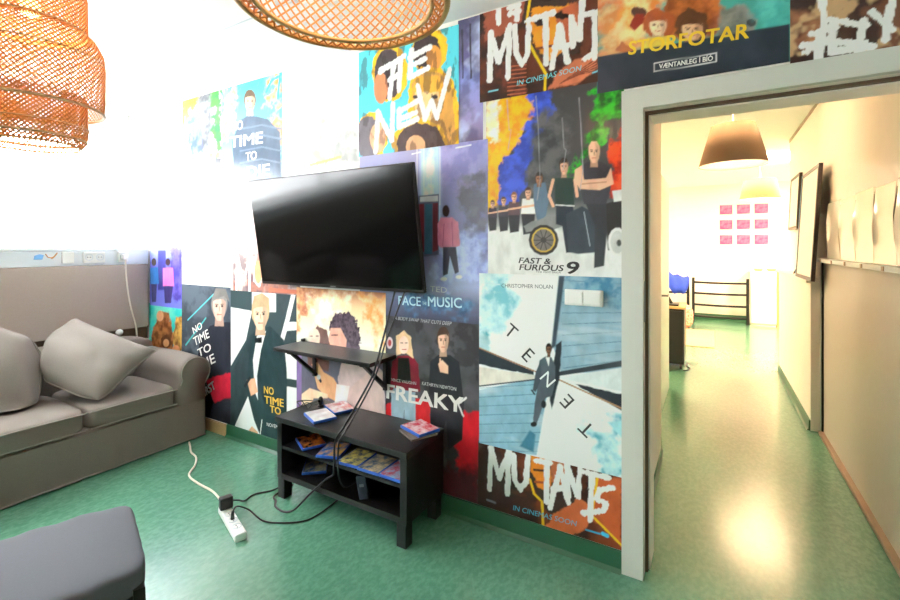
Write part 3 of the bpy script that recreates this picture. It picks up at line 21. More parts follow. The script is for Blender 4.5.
{'x0': -1.022, 'x1': -0.342, 'z0': 1.304, 'z1': 2.227, 'label': 'poster of bright smoke plumes above a row of people, beside the door frame', 'layer': 1, 'step': 0.0038, 'ops': [('f', (70, 72, 74)), ('v', [(0, (62, 62, 64)), (0.6, (66, 70, 74)), (0.78, (170, 172, 172)), (1, (214, 214, 212))]), ('s', [(-0.012, 0.936), (0.112, 0.925), (0.09, 0.642), (-0.012, 0.549)], (240, 236, 226), (250, 220, 170), 0.03, 0.03, 12), ('s', [(0.079, 0.92), (0.261, 0.919), (0.277, 0.808), (0.199, 0.72), (0.14, 0.617), (0.112, 0.436), (0.057, 0.357), (-0.012, 0.34), (-0.012, 0.695), (0.068, 0.696)], (250, 178, 30), (236, 140, 30), 0.012, 0.025, 14), ('s', [(0.235, 0.944), (0.322, 0.928), (0.362, 0.815), (0.297, 0.747), (0.332, 0.664), (0.241, 0.576), (0.209, 0.46), (0.167, 0.352), (0.062, 0.357), (0.062, 0.553), (0.129, 0.608), (0.183, 0.712), (0.256, 0.782)], (66, 92, 206), (46, 64, 160), 0.012, 0.025, 14), ('s', [(0.563, 0.884), (0.688, 0.871), (0.68, 0.747), (0.629, 0.701), (0.603, 0.632), (0.531, 0.594), (0.504, 0.523), (0.439, 0.453), (0.42, 0.483), (0.504, 0.607), (0.549, 0.721)], (40, 176, 44), (16, 84, 34), 0.014, 0.03, 16), ('s', [(0.688, 0.702), (0.637, 0.619), (0.603, 0.559), (0.62, 0.404), (0.688, 0.333)], (236, 76, 36), (160, 40, 30), 0.01, 0.025, 14), ('s', [(0.292, 0.777), (0.401, 0.809), (0.448, 0.603), (0.371, 0.487), (0.251, 0.398), (0.241, 0.537)], (92, 92, 94), (56, 58, 62), 0.03, 0.04, 10), ('p', [(-0.012, 0.245), (0.292, 0.249), (0.688, 0.195), (0.688, -0.001), (-0.012, -0.027)], (206, 208, 206), 0.02, 0.01), ('p', [(0.016, 0.35), (0.058, 0.348), (0.061, 0.291), (0.058, 0.233), (0.019, 0.228), (0.012, 0.292)], (44, 44, 50), 0.003, 0.0), ('p', [(0.016, 0.35), (0.058, 0.348), (0.063, 0.297), (0.01, 0.299)], (54, 50, 60), 0.003, 0.0), ('l', [(0.012, 0.321), (0.061, 0.326)], 0.0075, (216, 168, 140), 0.0, 0.002), ('p', [(0.031, 0.361), (0.043, 0.36), (0.044, 0.345), (0.029, 0.345)], (172, 134, 112), 0.003, 0.0), ('p', [(0.05, 0.372), (0.049, 0.364), (0.045, 0.358), (0.04, 0.355), (0.034, 0.355), (0.029, 0.359), (0.025, 0.365), (0.024, 0.373), (0.025, 0.381), (0.029, 0.387), (0.034, 0.39), (0.04, 0.39), (0.045, 0.386), (0.049, 0.38)], (70, 50, 40), 0.003, 0.002), ('p', [(0.027, 0.378), (0.032, 0.386), (0.042, 0.385), (0.047, 0.377), (0.047, 0.367), (0.045, 0.358), (0.04, 0.351), (0.033, 0.351), (0.029, 0.359), (0.027, 0.368)], (216, 168, 140), 0.003, 0.0), ('p', [(0.039, 0.384), (0.047, 0.377), (0.047, 0.367), (0.045, 0.358), (0.04, 0.351), (0.041, 0.365)], (172, 134, 112), 0.008, 0.0), ('p', [(0.035, 0.365), (0.035, 0.364), (0.034, 0.363), (0.032, 0.362), (0.031, 0.362), (0.03, 0.363), (0.029, 0.364), (0.029, 0.365), (0.029, 0.367), (0.03, 0.368), (0.031, 0.368), (0.032, 0.368), (0.034, 0.367), (0.035, 0.366)], (233, 181, 151), 0.006, 0.0), ('p', [(0.025, 0.375), (0.031, 0.387), (0.043, 0.387), (0.049, 0.373), (0.043, 0.378), (0.032, 0.378)], (70, 50, 40), 0.003, 0.0), ('l', [(0.03, 0.372), (0.035, 0.372)], 0.0027, (118, 92, 77), 0.0, 0.002), ('p', [(0.036, 0.37), (0.035, 0.369), (0.035, 0.368), (0.033, 0.367), (0.032, 0.367), (0.03, 0.368), (0.029, 0.369), (0.029, 0.37), (0.029, 0.371), (0.03, 0.372), (0.032, 0.372), (0.033, 0.372), (0.035, 0.372), (0.035, 0.371)], (46, 38, 38), 0.003, 0.0), ('l', [(0.044, 0.372), (0.039, 0.372)], 0.0025, (118, 92, 77), 0.0, 0.002), ('p', [(0.045, 0.369), (0.044, 0.368), (0.043, 0.367), (0.042, 0.367), (0.041, 0.367), (0.039, 0.368), (0.038, 0.368), (0.038, 0.37), (0.038, 0.371), (0.039, 0.372), (0.041, 0.372), (0.042, 0.372), (0.043, 0.371), (0.044, 0.37)], (46, 38, 38), 0.003, 0.0), ('l', [(0.037, 0.369), (0.038, 0.363)], 0.0025, (118, 92, 77), 0.0, 0.002), ('l', [(0.033, 0.359), (0.04, 0.359)], 0.0028, (118, 92, 77), 0.0, 0.002), ('p', [(0.075, 0.361), (0.122, 0.358), (0.125, 0.294), (0.122, 0.23), (0.079, 0.224), (0.071, 0.296)], (44, 44, 50), 0.003, 0.0), ('p', [(0.075, 0.361), (0.122, 0.358), (0.127, 0.301), (0.069, 0.303)], (60, 56, 66), 0.003, 0.0), ('l', [(0.071, 0.328), (0.125, 0.333)], 0.0085, (216, 168, 140), 0.0, 0.002), ('p', [(0.092, 0.372), (0.105, 0.372), (0.107, 0.354), (0.09, 0.355)], (172, 134, 112), 0.003, 0.0), ('p', [(0.113, 0.385), (0.112, 0.376), (0.108, 0.37), (0.102, 0.366), (0.095, 0.366), (0.089, 0.37), (0.085, 0.377), (0.084, 0.386), (0.085, 0.395), (0.089, 0.401), (0.095, 0.405), (0.102, 0.404), (0.108, 0.4), (0.112, 0.393)], (60, 44, 36), 0.003, 0.002), ('p', [(0.087, 0.392), (0.093, 0.4), (0.104, 0.399), (0.11, 0.39), (0.11, 0.379), (0.107, 0.369), (0.102, 0.362), (0.095, 0.362), (0.09, 0.37), (0.087, 0.38)], (216, 168, 140), 0.003, 0.0), ('p', [(0.101, 0.398), (0.11, 0.39), (0.11, 0.379), (0.107, 0.369), (0.102, 0.362), (0.103, 0.377)], (172, 134, 112), 0.008, 0.0), ('p', [(0.096, 0.377), (0.096, 0.376), (0.095, 0.375), (0.094, 0.374), (0.092, 0.374), (0.091, 0.375), (0.09, 0.376), (0.09, 0.377), (0.09, 0.379), (0.091, 0.38), (0.092, 0.38), (0.094, 0.38), (0.095, 0.38), (0.096, 0.378)], (233, 181, 151), 0.006, 0.0), ('p', [(0.085, 0.389), (0.092, 0.402), (0.105, 0.402), (0.112, 0.386), (0.105, 0.392), (0.093, 0.391)], (60, 44, 36), 0.003, 0.0), ('l', [(0.091, 0.385), (0.096, 0.384)], 0.0025, (118, 92, 77), 0.0, 0.002), ('p', [(0.097, 0.382), (0.097, 0.381), (0.096, 0.38), (0.094, 0.38), (0.093, 0.38), (0.092, 0.38), (0.091, 0.381), (0.09, 0.383), (0.091, 0.384), (0.092, 0.384), (0.093, 0.385), (0.094, 0.385), (0.096, 0.384), (0.097, 0.383)], (46, 38, 38), 0.003, 0.0), ('l', [(0.106, 0.385), (0.101, 0.384)], 0.0027, (118, 92, 77), 0.0, 0.002), ('p', [(0.107, 0.382), (0.106, 0.381), (0.105, 0.38), (0.104, 0.379), (0.103, 0.379), (0.101, 0.38), (0.1, 0.381), (0.1, 0.382), (0.1, 0.383), (0.101, 0.384), (0.103, 0.384), (0.104, 0.384), (0.105, 0.384), (0.106, 0.383)], (46, 38, 38), 0.003, 0.0), ('l', [(0.099, 0.381), (0.1, 0.375)], 0.0025, (118, 92, 77), 0.0, 0.002), ('l', [(0.095, 0.371), (0.102, 0.37)], 0.0025, (118, 92, 77), 0.0, 0.002), ('p', [(0.129, 0.375), (0.182, 0.372), (0.187, 0.298), (0.182, 0.224), (0.134, 0.217), (0.125, 0.3)], (44, 44, 50), 0.003, 0.0), ('p', [(0.129, 0.375), (0.182, 0.372), (0.189, 0.306), (0.122, 0.308)], (84, 64, 70), 0.003, 0.0), ('l', [(0.125, 0.337), (0.187, 0.343)], 0.009, (216, 168, 140), 0.0, 0.002), ('p', [(0.148, 0.388), (0.163, 0.387), (0.165, 0.367), (0.147, 0.368)], (172, 134, 112), 0.003, 0.0), ('p', [(0.172, 0.402), (0.171, 0.393), (0.166, 0.385), (0.16, 0.381), (0.152, 0.381), (0.146, 0.386), (0.141, 0.394), (0.139, 0.404), (0.141, 0.414), (0.146, 0.422), (0.152, 0.426), (0.16, 0.425), (0.166, 0.42), (0.171, 0.412)], (120, 80, 60), 0.003, 0.002), ('p', [(0.143, 0.41), (0.15, 0.42), (0.162, 0.419), (0.168, 0.409), (0.169, 0.396), (0.166, 0.384), (0.16, 0.376), (0.152, 0.376), (0.146, 0.385), (0.143, 0.398)], (216, 168, 140), 0.003, 0.0), ('p', [(0.159, 0.418), (0.168, 0.409), (0.169, 0.396), (0.166, 0.384), (0.16, 0.376), (0.161, 0.393)], (172, 134, 112), 0.008, 0.0), ('p', [(0.153, 0.394), (0.153, 0.392), (0.152, 0.391), (0.15, 0.39), (0.149, 0.39), (0.147, 0.391), (0.146, 0.392), (0.146, 0.394), (0.146, 0.396), (0.147, 0.397), (0.149, 0.398), (0.15, 0.397), (0.152, 0.397), (0.153, 0.395)], (233, 181, 151), 0.006, 0.0), ('p', [(0.141, 0.407), (0.148, 0.422), (0.163, 0.422), (0.171, 0.404), (0.163, 0.41), (0.15, 0.41)], (120, 80, 60), 0.003, 0.0), ('l', [(0.147, 0.403), (0.153, 0.402)], 0.0025, (118, 92, 77), 0.0, 0.002), ('p', [(0.154, 0.4), (0.153, 0.399), (0.152, 0.398), (0.151, 0.397), (0.15, 0.397), (0.148, 0.398), (0.147, 0.399), (0.147, 0.4), (0.147, 0.401), (0.148, 0.402), (0.15, 0.402), (0.151, 0.402), (0.152, 0.402), (0.153, 0.401)], (46, 38, 38), 0.003, 0.0), ('l', [(0.164, 0.402), (0.159, 0.402)], 0.0025, (118, 92, 77), 0.0, 0.002), ('p', [(0.165, 0.399), (0.164, 0.398), (0.163, 0.397), (0.162, 0.397), (0.161, 0.397), (0.159, 0.397), (0.158, 0.398), (0.158, 0.399), (0.158, 0.4), (0.159, 0.401), (0.161, 0.402), (0.162, 0.402), (0.163, 0.401), (0.164, 0.4)], (46, 38, 38), 0.003, 0.0), ('l', [(0.156, 0.399), (0.157, 0.392)], 0.0025, (118, 92, 77), 0.0, 0.002), ('l', [(0.152, 0.386), (0.16, 0.386)], 0.0025, (118, 92, 77), 0.0, 0.002), ('p', [(0.2, 0.387), (0.26, 0.384), (0.265, 0.3), (0.26, 0.215), (0.205, 0.207), (0.195, 0.302)], (44, 44, 50), 0.003, 0.0), ('p', [(0.2, 0.387), (0.26, 0.384), (0.267, 0.309), (0.193, 0.312)], (226, 222, 210), 0.003, 0.0), ('l', [(0.195, 0.345), (0.265, 0.351)], 0.0105, (216, 168, 140), 0.0, 0.002), ('p', [(0.222, 0.402), (0.239, 0.401), (0.241, 0.378), (0.22, 0.38)], (172, 134, 112), 0.003, 0.0), ('p', [(0.249, 0.418), (0.247, 0.407), (0.242, 0.399), (0.234, 0.394), (0.226, 0.395), (0.219, 0.4), (0.213, 0.409), (0.211, 0.421), (0.213, 0.432), (0.219, 0.441), (0.226, 0.445), (0.234, 0.445), (0.242, 0.439), (0.247, 0.43)], (60, 44, 36), 0.003, 0.002), ('p', [(0.216, 0.428), (0.223, 0.439), (0.237, 0.438), (0.244, 0.426), (0.245, 0.412), (0.242, 0.398), (0.235, 0.388), (0.225, 0.389), (0.219, 0.399), (0.216, 0.413)], (216, 168, 140), 0.003, 0.0), ('p', [(0.233, 0.436), (0.244, 0.426), (0.245, 0.412), (0.242, 0.398), (0.235, 0.388), (0.236, 0.408)], (172, 134, 112), 0.008, 0.0), ('p', [(0.227, 0.409), (0.227, 0.407), (0.226, 0.405), (0.224, 0.405), (0.222, 0.405), (0.22, 0.406), (0.219, 0.407), (0.219, 0.409), (0.219, 0.411), (0.22, 0.412), (0.222, 0.413), (0.224, 0.413), (0.226, 0.412), (0.227, 0.411)], (233, 181, 151), 0.006, 0.0), ('p', [(0.213, 0.424), (0.222, 0.441), (0.239, 0.441), (0.247, 0.421), (0.239, 0.428), (0.223, 0.427)], (60, 44, 36), 0.003, 0.0), ('l', [(0.221, 0.42), (0.227, 0.418)], 0.0025, (118, 92, 77), 0.0, 0.002), ('p', [(0.227, 0.416), (0.227, 0.415), (0.226, 0.414), (0.225, 0.413), (0.223, 0.413), (0.222, 0.414), (0.221, 0.415), (0.221, 0.416), (0.221, 0.417), (0.222, 0.418), (0.223, 0.418), (0.225, 0.418), (0.226, 0.418), (0.227, 0.417)], (46, 38, 38), 0.003, 0.0), ('l', [(0.24, 0.418), (0.233, 0.418)], 0.0023, (118, 92, 77), 0.0, 0.002), ('p', [(0.239, 0.415), (0.239, 0.414), (0.238, 0.413), (0.237, 0.413), (0.236, 0.413), (0.234, 0.413), (0.234, 0.414), (0.233, 0.415), (0.234, 0.416), (0.234, 0.417), (0.236, 0.417), (0.237, 0.417), (0.238, 0.417), (0.239, 0.416)], (46, 38, 38), 0.003, 0.0), ('l', [(0.23, 0.414), (0.231, 0.406)], 0.0025, (118, 92, 77), 0.0, 0.002), ('l', [(0.225, 0.4), (0.235, 0.4)], 0.0025, (118, 92, 77), 0.0, 0.002), ('p', [(0.261, 0.456), (0.317, 0.462), (0.337, 0.373), (0.322, 0.297), (0.282, 0.259), (0.256, 0.378)], (84, 104, 124), 0.003, 0.003), ('p', [(0.278, 0.466), (0.296, 0.465), (0.298, 0.439), (0.275, 0.441)], (120, 83, 64), 0.003, 0.0), ('p', [(0.307, 0.484), (0.305, 0.472), (0.299, 0.462), (0.291, 0.457), (0.282, 0.458), (0.274, 0.464), (0.269, 0.474), (0.267, 0.487), (0.269, 0.499), (0.274, 0.509), (0.282, 0.514), (0.291, 0.513), (0.299, 0.507), (0.305, 0.496)], (40, 34, 32), 0.003, 0.002), ('p', [(0.271, 0.495), (0.279, 0.507), (0.294, 0.506), (0.302, 0.492), (0.302, 0.476), (0.299, 0.461), (0.292, 0.45), (0.282, 0.451), (0.274, 0.463), (0.271, 0.479)], (150, 104, 80), 0.003, 0.0), ('p', [(0.29, 0.504), (0.302, 0.492), (0.302, 0.476), (0.299, 0.461), (0.292, 0.45), (0.293, 0.473)], (120, 83, 64), 0.008, 0.0), ('p', [(0.284, 0.473), (0.283, 0.471), (0.282, 0.47), (0.28, 0.469), (0.278, 0.469), (0.276, 0.47), (0.275, 0.472), (0.274, 0.474), (0.275, 0.476), (0.276, 0.478), (0.278, 0.478), (0.28, 0.478), (0.282, 0.477), (0.283, 0.475)], (162, 112, 86), 0.006, 0.0), ('p', [(0.268, 0.491), (0.278, 0.51), (0.296, 0.509), (0.305, 0.486), (0.296, 0.494), (0.279, 0.494)], (40, 34, 32), 0.003, 0.0), ('l', [(0.276, 0.486), (0.283, 0.484)], 0.0023, (82, 57, 44), 0.0, 0.002), ('p', [(0.283, 0.481), (0.283, 0.48), (0.282, 0.479), (0.281, 0.479), (0.279, 0.479), (0.278, 0.479), (0.277, 0.48), (0.277, 0.481), (0.277, 0.482), (0.278, 0.483), (0.279, 0.484), (0.281, 0.484), (0.282, 0.483), (0.283, 0.482)], (46, 38, 38), 0.003, 0.0), ('l', [(0.297, 0.484), (0.29, 0.484)], 0.0025, (82, 57, 44), 0.0, 0.002), ('p', [(0.297, 0.48), (0.296, 0.479), (0.295, 0.478), (0.294, 0.478), (0.293, 0.478), (0.292, 0.478), (0.291, 0.479), (0.29, 0.48), (0.291, 0.481), (0.292, 0.482), (0.293, 0.483), (0.294, 0.482), (0.295, 0.482), (0.296, 0.481)], (46, 38, 38), 0.003, 0.0), ('l', [(0.287, 0.48), (0.288, 0.471)], 0.0023, (82, 57, 44), 0.0, 0.002), ('l', [(0.282, 0.464), (0.292, 0.463)], 0.0025, (82, 57, 44), 0.0, 0.002), ('p', [(0.246, 0.27), (0.332, 0.296), (0.391, 0.294), (0.401, 0.246), (0.332, 0.219), (0.22, 0.221), (0.204, 0.251)], (120, 122, 122), 0.003, 0.003), ('p', [(0.384, 0.18), (0.376, 0.147), (0.356, 0.121), (0.326, 0.107), (0.293, 0.106), (0.262, 0.121), (0.24, 0.147), (0.233, 0.181), (0.24, 0.214), (0.262, 0.24), (0.293, 0.254), (0.326, 0.253), (0.356, 0.238), (0.376, 0.212)], (44, 42, 42), 0.003, 0.0), ('p', [(0.369, 0.18), (0.363, 0.154), (0.347, 0.133), (0.323, 0.121), (0.296, 0.121), (0.272, 0.132), (0.254, 0.154), (0.248, 0.181), (0.254, 0.207), (0.272, 0.228), (0.296, 0.24), (0.323, 0.239), (0.347, 0.227), (0.363, 0.206)], (196, 164, 70), 0.003, 0.0), ('p', [(0.361, 0.18), (0.356, 0.157), (0.342, 0.138), (0.321, 0.128), (0.298, 0.128), (0.277, 0.138), (0.262, 0.157), (0.257, 0.181), (0.262, 0.204), (0.277, 0.223), (0.298, 0.233), (0.321, 0.232), (0.342, 0.221), (0.356, 0.203)], (104, 100, 96), 0.003, 0.0), ('l', [(0.259, 0.18), (0.359, 0.18)], 0.0036, (48, 46, 46), 0.0, 0.002), ('l', [(0.268, 0.209), (0.35, 0.151)], 0.004, (48, 46, 46), 0.0, 0.002), ('l', [(0.294, 0.227), (0.325, 0.134)], 0.004, (48, 46, 46), 0.0, 0.002), ('l', [(0.325, 0.226), (0.294, 0.134)], 0.004, (48, 46, 46), 0.0, 0.002), ('l', [(0.35, 0.208), (0.268, 0.152)], 0.004, (48, 46, 46), 0.0, 0.002), ('p', [(0.325, 0.18), (0.323, 0.174), (0.319, 0.169), (0.313, 0.166), (0.306, 0.166), (0.3, 0.169), (0.296, 0.174), (0.294, 0.18), (0.296, 0.187), (0.3, 0.192), (0.306, 0.194), (0.313, 0.194), (0.319, 0.191), (0.323, 0.186)], (60, 58, 56), 0.003, 0.0), ('p', [(0.371, 0.348), (0.453, 0.339), (0.472, 0.198), (0.467, 0.123), (0.42, 0.118), (0.401, 0.246), (0.371, 0.256)], (40, 46, 58), 0.003, 0.0), ('p', [(0.367, 0.478), (0.453, 0.471), (0.458, 0.344), (0.367, 0.348)], (36, 54, 50), 0.003, 0.0), ('l', [(0.357, 0.469), (0.337, 0.393), (0.357, 0.344)], 0.015, (216, 168, 140), 0.0, 0.002), ('l', [(0.462, 0.461), (0.472, 0.385)], 0.015, (216, 168, 140), 0.0, 0.002), ('l', [(0.371, 0.348), (0.458, 0.339)], 0.0054, (220, 220, 220), 0.0, 0.002), ('p', [(0.4, 0.51), (0.421, 0.509), (0.423, 0.475), (0.397, 0.477)], (172, 134, 112), 0.003, 0.0), ('p', [(0.433, 0.533), (0.431, 0.517), (0.425, 0.505), (0.415, 0.498), (0.405, 0.499), (0.396, 0.507), (0.389, 0.521), (0.387, 0.537), (0.389, 0.553), (0.396, 0.566), (0.405, 0.572), (0.415, 0.571), (0.425, 0.563), (0.431, 0.549)], (44, 32, 30), 0.003, 0.002), ('p', [(0.392, 0.547), (0.402, 0.563), (0.419, 0.561), (0.428, 0.544), (0.428, 0.523), (0.425, 0.503), (0.416, 0.49), (0.404, 0.491), (0.396, 0.506), (0.392, 0.526)], (216, 168, 140), 0.003, 0.0), ('p', [(0.414, 0.559), (0.428, 0.544), (0.428, 0.523), (0.425, 0.503), (0.417, 0.49), (0.417, 0.518)], (172, 134, 112), 0.008, 0.0), ('p', [(0.407, 0.519), (0.406, 0.517), (0.405, 0.515), (0.403, 0.514), (0.4, 0.514), (0.398, 0.515), (0.397, 0.518), (0.396, 0.52), (0.397, 0.523), (0.398, 0.525), (0.4, 0.526), (0.403, 0.526), (0.405, 0.524), (0.406, 0.522)], (233, 181, 151), 0.006, 0.0), ('p', [(0.389, 0.542), (0.4, 0.566), (0.421, 0.566), (0.431, 0.536), (0.421, 0.547), (0.402, 0.546)], (44, 32, 30), 0.003, 0.0), ('l', [(0.398, 0.535), (0.406, 0.533)], 0.0025, (118, 92, 77), 0.0, 0.002), ('p', [(0.406, 0.529), (0.405, 0.528), (0.404, 0.527), (0.403, 0.527), (0.402, 0.527), (0.4, 0.528), (0.4, 0.529), (0.399, 0.53), (0.4, 0.531), (0.4, 0.532), (0.402, 0.532), (0.403, 0.532), (0.404, 0.531), (0.405, 0.53)], (46, 38, 38), 0.003, 0.0), ('l', [(0.422, 0.533), (0.414, 0.533)], 0.0028, (118, 92, 77), 0.0, 0.002), ('p', [(0.421, 0.528), (0.421, 0.527), (0.42, 0.526), (0.419, 0.526), (0.417, 0.526), (0.416, 0.526), (0.415, 0.527), (0.415, 0.528), (0.415, 0.53), (0.416, 0.53), (0.417, 0.531), (0.419, 0.531), (0.42, 0.53), (0.421, 0.529)], (46, 38, 38), 0.003, 0.0), ('l', [(0.41, 0.527), (0.412, 0.516)], 0.0023, (118, 92, 77), 0.0, 0.002), ('l', [(0.404, 0.507), (0.416, 0.506)], 0.0025, (170, 90, 84), 0.0, 0.002), ('p', [(0.42, 0.303), (0.495, 0.337), (0.558, 0.298), (0.576, 0.123), (0.476, 0.113), (0.429, 0.122)], (52, 60, 70), 0.004, 0.0), ('l', [(0.504, 0.309), (0.531, 0.151)], 0.004, (150, 160, 170), 0.0, 0.002), ('p', [(0.594, 0.342), (0.688, 0.364), (0.688, 0.124), (0.611, 0.132)], (42, 40, 42), 0.004, 0.0), ('p', [(0.629, 0.399), (0.688, 0.404), (0.688, 0.355), (0.637, 0.349)], (206, 208, 206), 0.003, 0.0), ('p', [(0.692, 0.168), (0.689, 0.14), (0.677, 0.118), (0.661, 0.105), (0.643, 0.105), (0.627, 0.117), (0.615, 0.14), (0.611, 0.169), (0.615, 0.197), (0.627, 0.22), (0.643, 0.232), (0.661, 0.232), (0.677, 0.219), (0.689, 0.196)], (220, 220, 216), 0.003, 0.0), ('p', [(0.683, 0.168), (0.68, 0.146), (0.671, 0.128), (0.659, 0.118), (0.645, 0.118), (0.633, 0.128), (0.624, 0.146), (0.621, 0.169), (0.624, 0.191), (0.633, 0.209), (0.645, 0.219), (0.659, 0.219), (0.671, 0.208), (0.68, 0.191)], (186, 188, 186), 0.003, 0.0), ('p', [(0.669, 0.164), (0.668, 0.157), (0.665, 0.152), (0.661, 0.149), (0.656, 0.149), (0.652, 0.152), (0.65, 0.157), (0.648, 0.164), (0.65, 0.171), (0.652, 0.176), (0.656, 0.179), (0.661, 0.179), (0.665, 0.176), (0.668, 0.17)], (50, 50, 50), 0.003, 0.0), ('p', [(0.504, 0.365), (0.603, 0.359), (0.607, 0.214), (0.594, 0.06), (0.549, 0.049), (0.554, 0.243), (0.531, 0.299)], (48, 50, 56), 0.003, 0.0), ('p', [(0.486, 0.524), (0.522, 0.54), (0.585, 0.534), (0.62, 0.508), (0.624, 0.413), (0.603, 0.341), (0.504, 0.346), (0.486, 0.422)], (56, 56, 64), 0.003, 0.0), ('p', [(0.462, 0.508), (0.495, 0.528), (0.504, 0.458), (0.603, 0.459), (0.624, 0.503), (0.637, 0.43), (0.576, 0.407), (0.486, 0.417), (0.458, 0.452)], (216, 168, 140), 0.003, 0.002), ('l', [(0.495, 0.44), (0.603, 0.441)], 0.004, (150, 100, 80), 0.0, 0.002), ('p', [(0.535, 0.561), (0.564, 0.558), (0.567, 0.512), (0.532, 0.515)], (172, 134, 112), 0.003, 0.0), ('p', [(0.525, 0.612), (0.538, 0.634), (0.561, 0.631), (0.573, 0.607), (0.574, 0.578), (0.569, 0.551), (0.558, 0.532), (0.541, 0.533), (0.53, 0.554), (0.525, 0.583)], (216, 168, 140), 0.003, 0.0), ('p', [(0.555, 0.627), (0.573, 0.607), (0.574, 0.578), (0.569, 0.551), (0.558, 0.532), (0.559, 0.572)], (172, 134, 112), 0.008, 0.0), ('p', [(0.545, 0.573), (0.544, 0.569), (0.542, 0.567), (0.539, 0.565), (0.536, 0.566), (0.533, 0.568), (0.531, 0.571), (0.53, 0.575), (0.531, 0.578), (0.533, 0.581), (0.536, 0.582), (0.539, 0.582), (0.542, 0.58), (0.544, 0.577)], (233, 181, 151), 0.006, 0.0), ('l', [(0.533, 0.595), (0.544, 0.593)], 0.0036, (118, 92, 77), 0.0, 0.002), ('p', [(0.543, 0.587), (0.543, 0.585), (0.542, 0.584), (0.54, 0.584), (0.538, 0.584), (0.536, 0.585), (0.535, 0.586), (0.534, 0.588), (0.535, 0.589), (0.536, 0.591), (0.538, 0.591), (0.54, 0.591), (0.542, 0.59), (0.543, 0.589)], (46, 38, 38), 0.003, 0.0), ('l', [(0.565, 0.592), (0.555, 0.592)], 0.004, (118, 92, 77), 0.0, 0.002), ('p', [(0.564, 0.585), (0.564, 0.583), (0.563, 0.582), (0.561, 0.581), (0.559, 0.582), (0.557, 0.583), (0.556, 0.584), (0.556, 0.586), (0.556, 0.587), (0.557, 0.588), (0.559, 0.589), (0.561, 0.589), (0.563, 0.588), (0.564, 0.586)], (46, 38, 38), 0.003, 0.0), ('l', [(0.549, 0.584), (0.552, 0.568)], 0.0031, (118, 92, 77), 0.0, 0.002), ('l', [(0.541, 0.556), (0.558, 0.555)], 0.0036, (170, 90, 84), 0.0, 0.002), ('l', [(0.118, 0.894), (0.129, 0.74), (0.14, 0.738), (0.123, 0.639)], 0.003, (150, 150, 158), 0.004, 0.004), ('l', [(0.271, 0.888), (0.282, 0.739), (0.292, 0.474), (0.277, 0.377)], 0.0028, (150, 150, 158), 0.004, 0.004), ('l', [(0.401, 0.761), (0.41, 0.617), (0.42, 0.606), (0.405, 0.513)], 0.0027, (150, 150, 158), 0.004, 0.004), ('l', [(0.481, 0.843), (0.49, 0.701), (0.499, 0.505), (0.486, 0.412)], 0.0028, (150, 150, 158), 0.004, 0.004)], 'txt': [('FAST &', (0.18, 0.066), (0.344, 0.063), 0.028, (34, 34, 38), 0.25, 'title_lettering', 0.016), ('FURIOUS', (0.183, 0.031), (0.405, 0.031), 0.029, (34, 34, 38), 0.25, 'title_lettering', 0.016), ('9', (0.415, 0.02), (0.476, 0.02), 0.0575, (34, 34, 38), 0.2, 'title_lettering', 0.016), ('THE FAST SAGA', (0.271, 0.02), (0.396, 0.02), 0.008, (34, 34, 38), 0.0, 'caption_lettering', 0.0)]},
{'x0': -4.366, 'x1': -3.752, 'z0': 0.24, 'z1': 0.948, 'label': 'small teal poster of brown figures above the sofa arm', 'layer': 1, 'step': 0.006, 'ops': [('f', (50, 186, 180)), ('n', (110, 214, 190), 6, 0.5, 0.2, 0.8, 1.0, 1.0), ('s', [(0.051, 0.471), (0.184, 0.641), (0.312, 0.65), (0.405, 0.461), (0.374, 0.227), (0.051, 0.185)], (176, 112, 66), (110, 66, 40), 0.01, 0.015, 12), ('p', [(0.24, 0.61), (0.235, 0.589), (0.219, 0.571), (0.196, 0.56), (0.171, 0.557), (0.148, 0.565), (0.132, 0.58), (0.126, 0.601), (0.132, 0.623), (0.148, 0.641), (0.171, 0.652), (0.196, 0.653), (0.219, 0.646), (0.235, 0.63)], (220, 160, 116), 0.004, 0.0), ('p', [(0.359, 0.396), (0.351, 0.37), (0.329, 0.346), (0.298, 0.331), (0.262, 0.327), (0.23, 0.335), (0.208, 0.354), (0.2, 0.379), (0.208, 0.407), (0.23, 0.43), (0.262, 0.445), (0.298, 0.449), (0.329, 0.44), (0.351, 0.422)], (96, 56, 36), 0.006, 0.01), ('p', [(0.327, 0.384), (0.323, 0.369), (0.31, 0.356), (0.291, 0.347), (0.269, 0.344), (0.25, 0.349), (0.237, 0.36), (0.232, 0.374), (0.237, 0.39), (0.25, 0.403), (0.269, 0.412), (0.291, 0.414), (0.31, 0.41), (0.323, 0.399)], (216, 156, 110), 0.004, 0.0), ('s', [(0.374, 0.415), (0.436, 0.625), (0.541, 0.616), (0.556, 0.384), (0.466, 0.256)], (206, 160, 80), (130, 90, 50), 0.01, 0.015, 12), ('p', [(0.184, 0.29), (0.177, 0.27), (0.159, 0.253), (0.133, 0.241), (0.103, 0.238), (0.077, 0.243), (0.058, 0.256), (0.051, 0.275), (0.058, 0.295), (0.077, 0.312), (0.103, 0.324), (0.133, 0.327), (0.159, 0.322), (0.177, 0.308)], (210, 140, 90), 0.004, 0.0), ('p', [(0.496, 0.344), (0.49, 0.325), (0.473, 0.308), (0.449, 0.297), (0.422, 0.294), (0.397, 0.299), (0.38, 0.312), (0.374, 0.33), (0.38, 0.349), (0.397, 0.366), (0.422, 0.377), (0.449, 0.38), (0.473, 0.374), (0.49, 0.361)], (204, 140, 96), 0.004, 0.0)], 'txt': []},
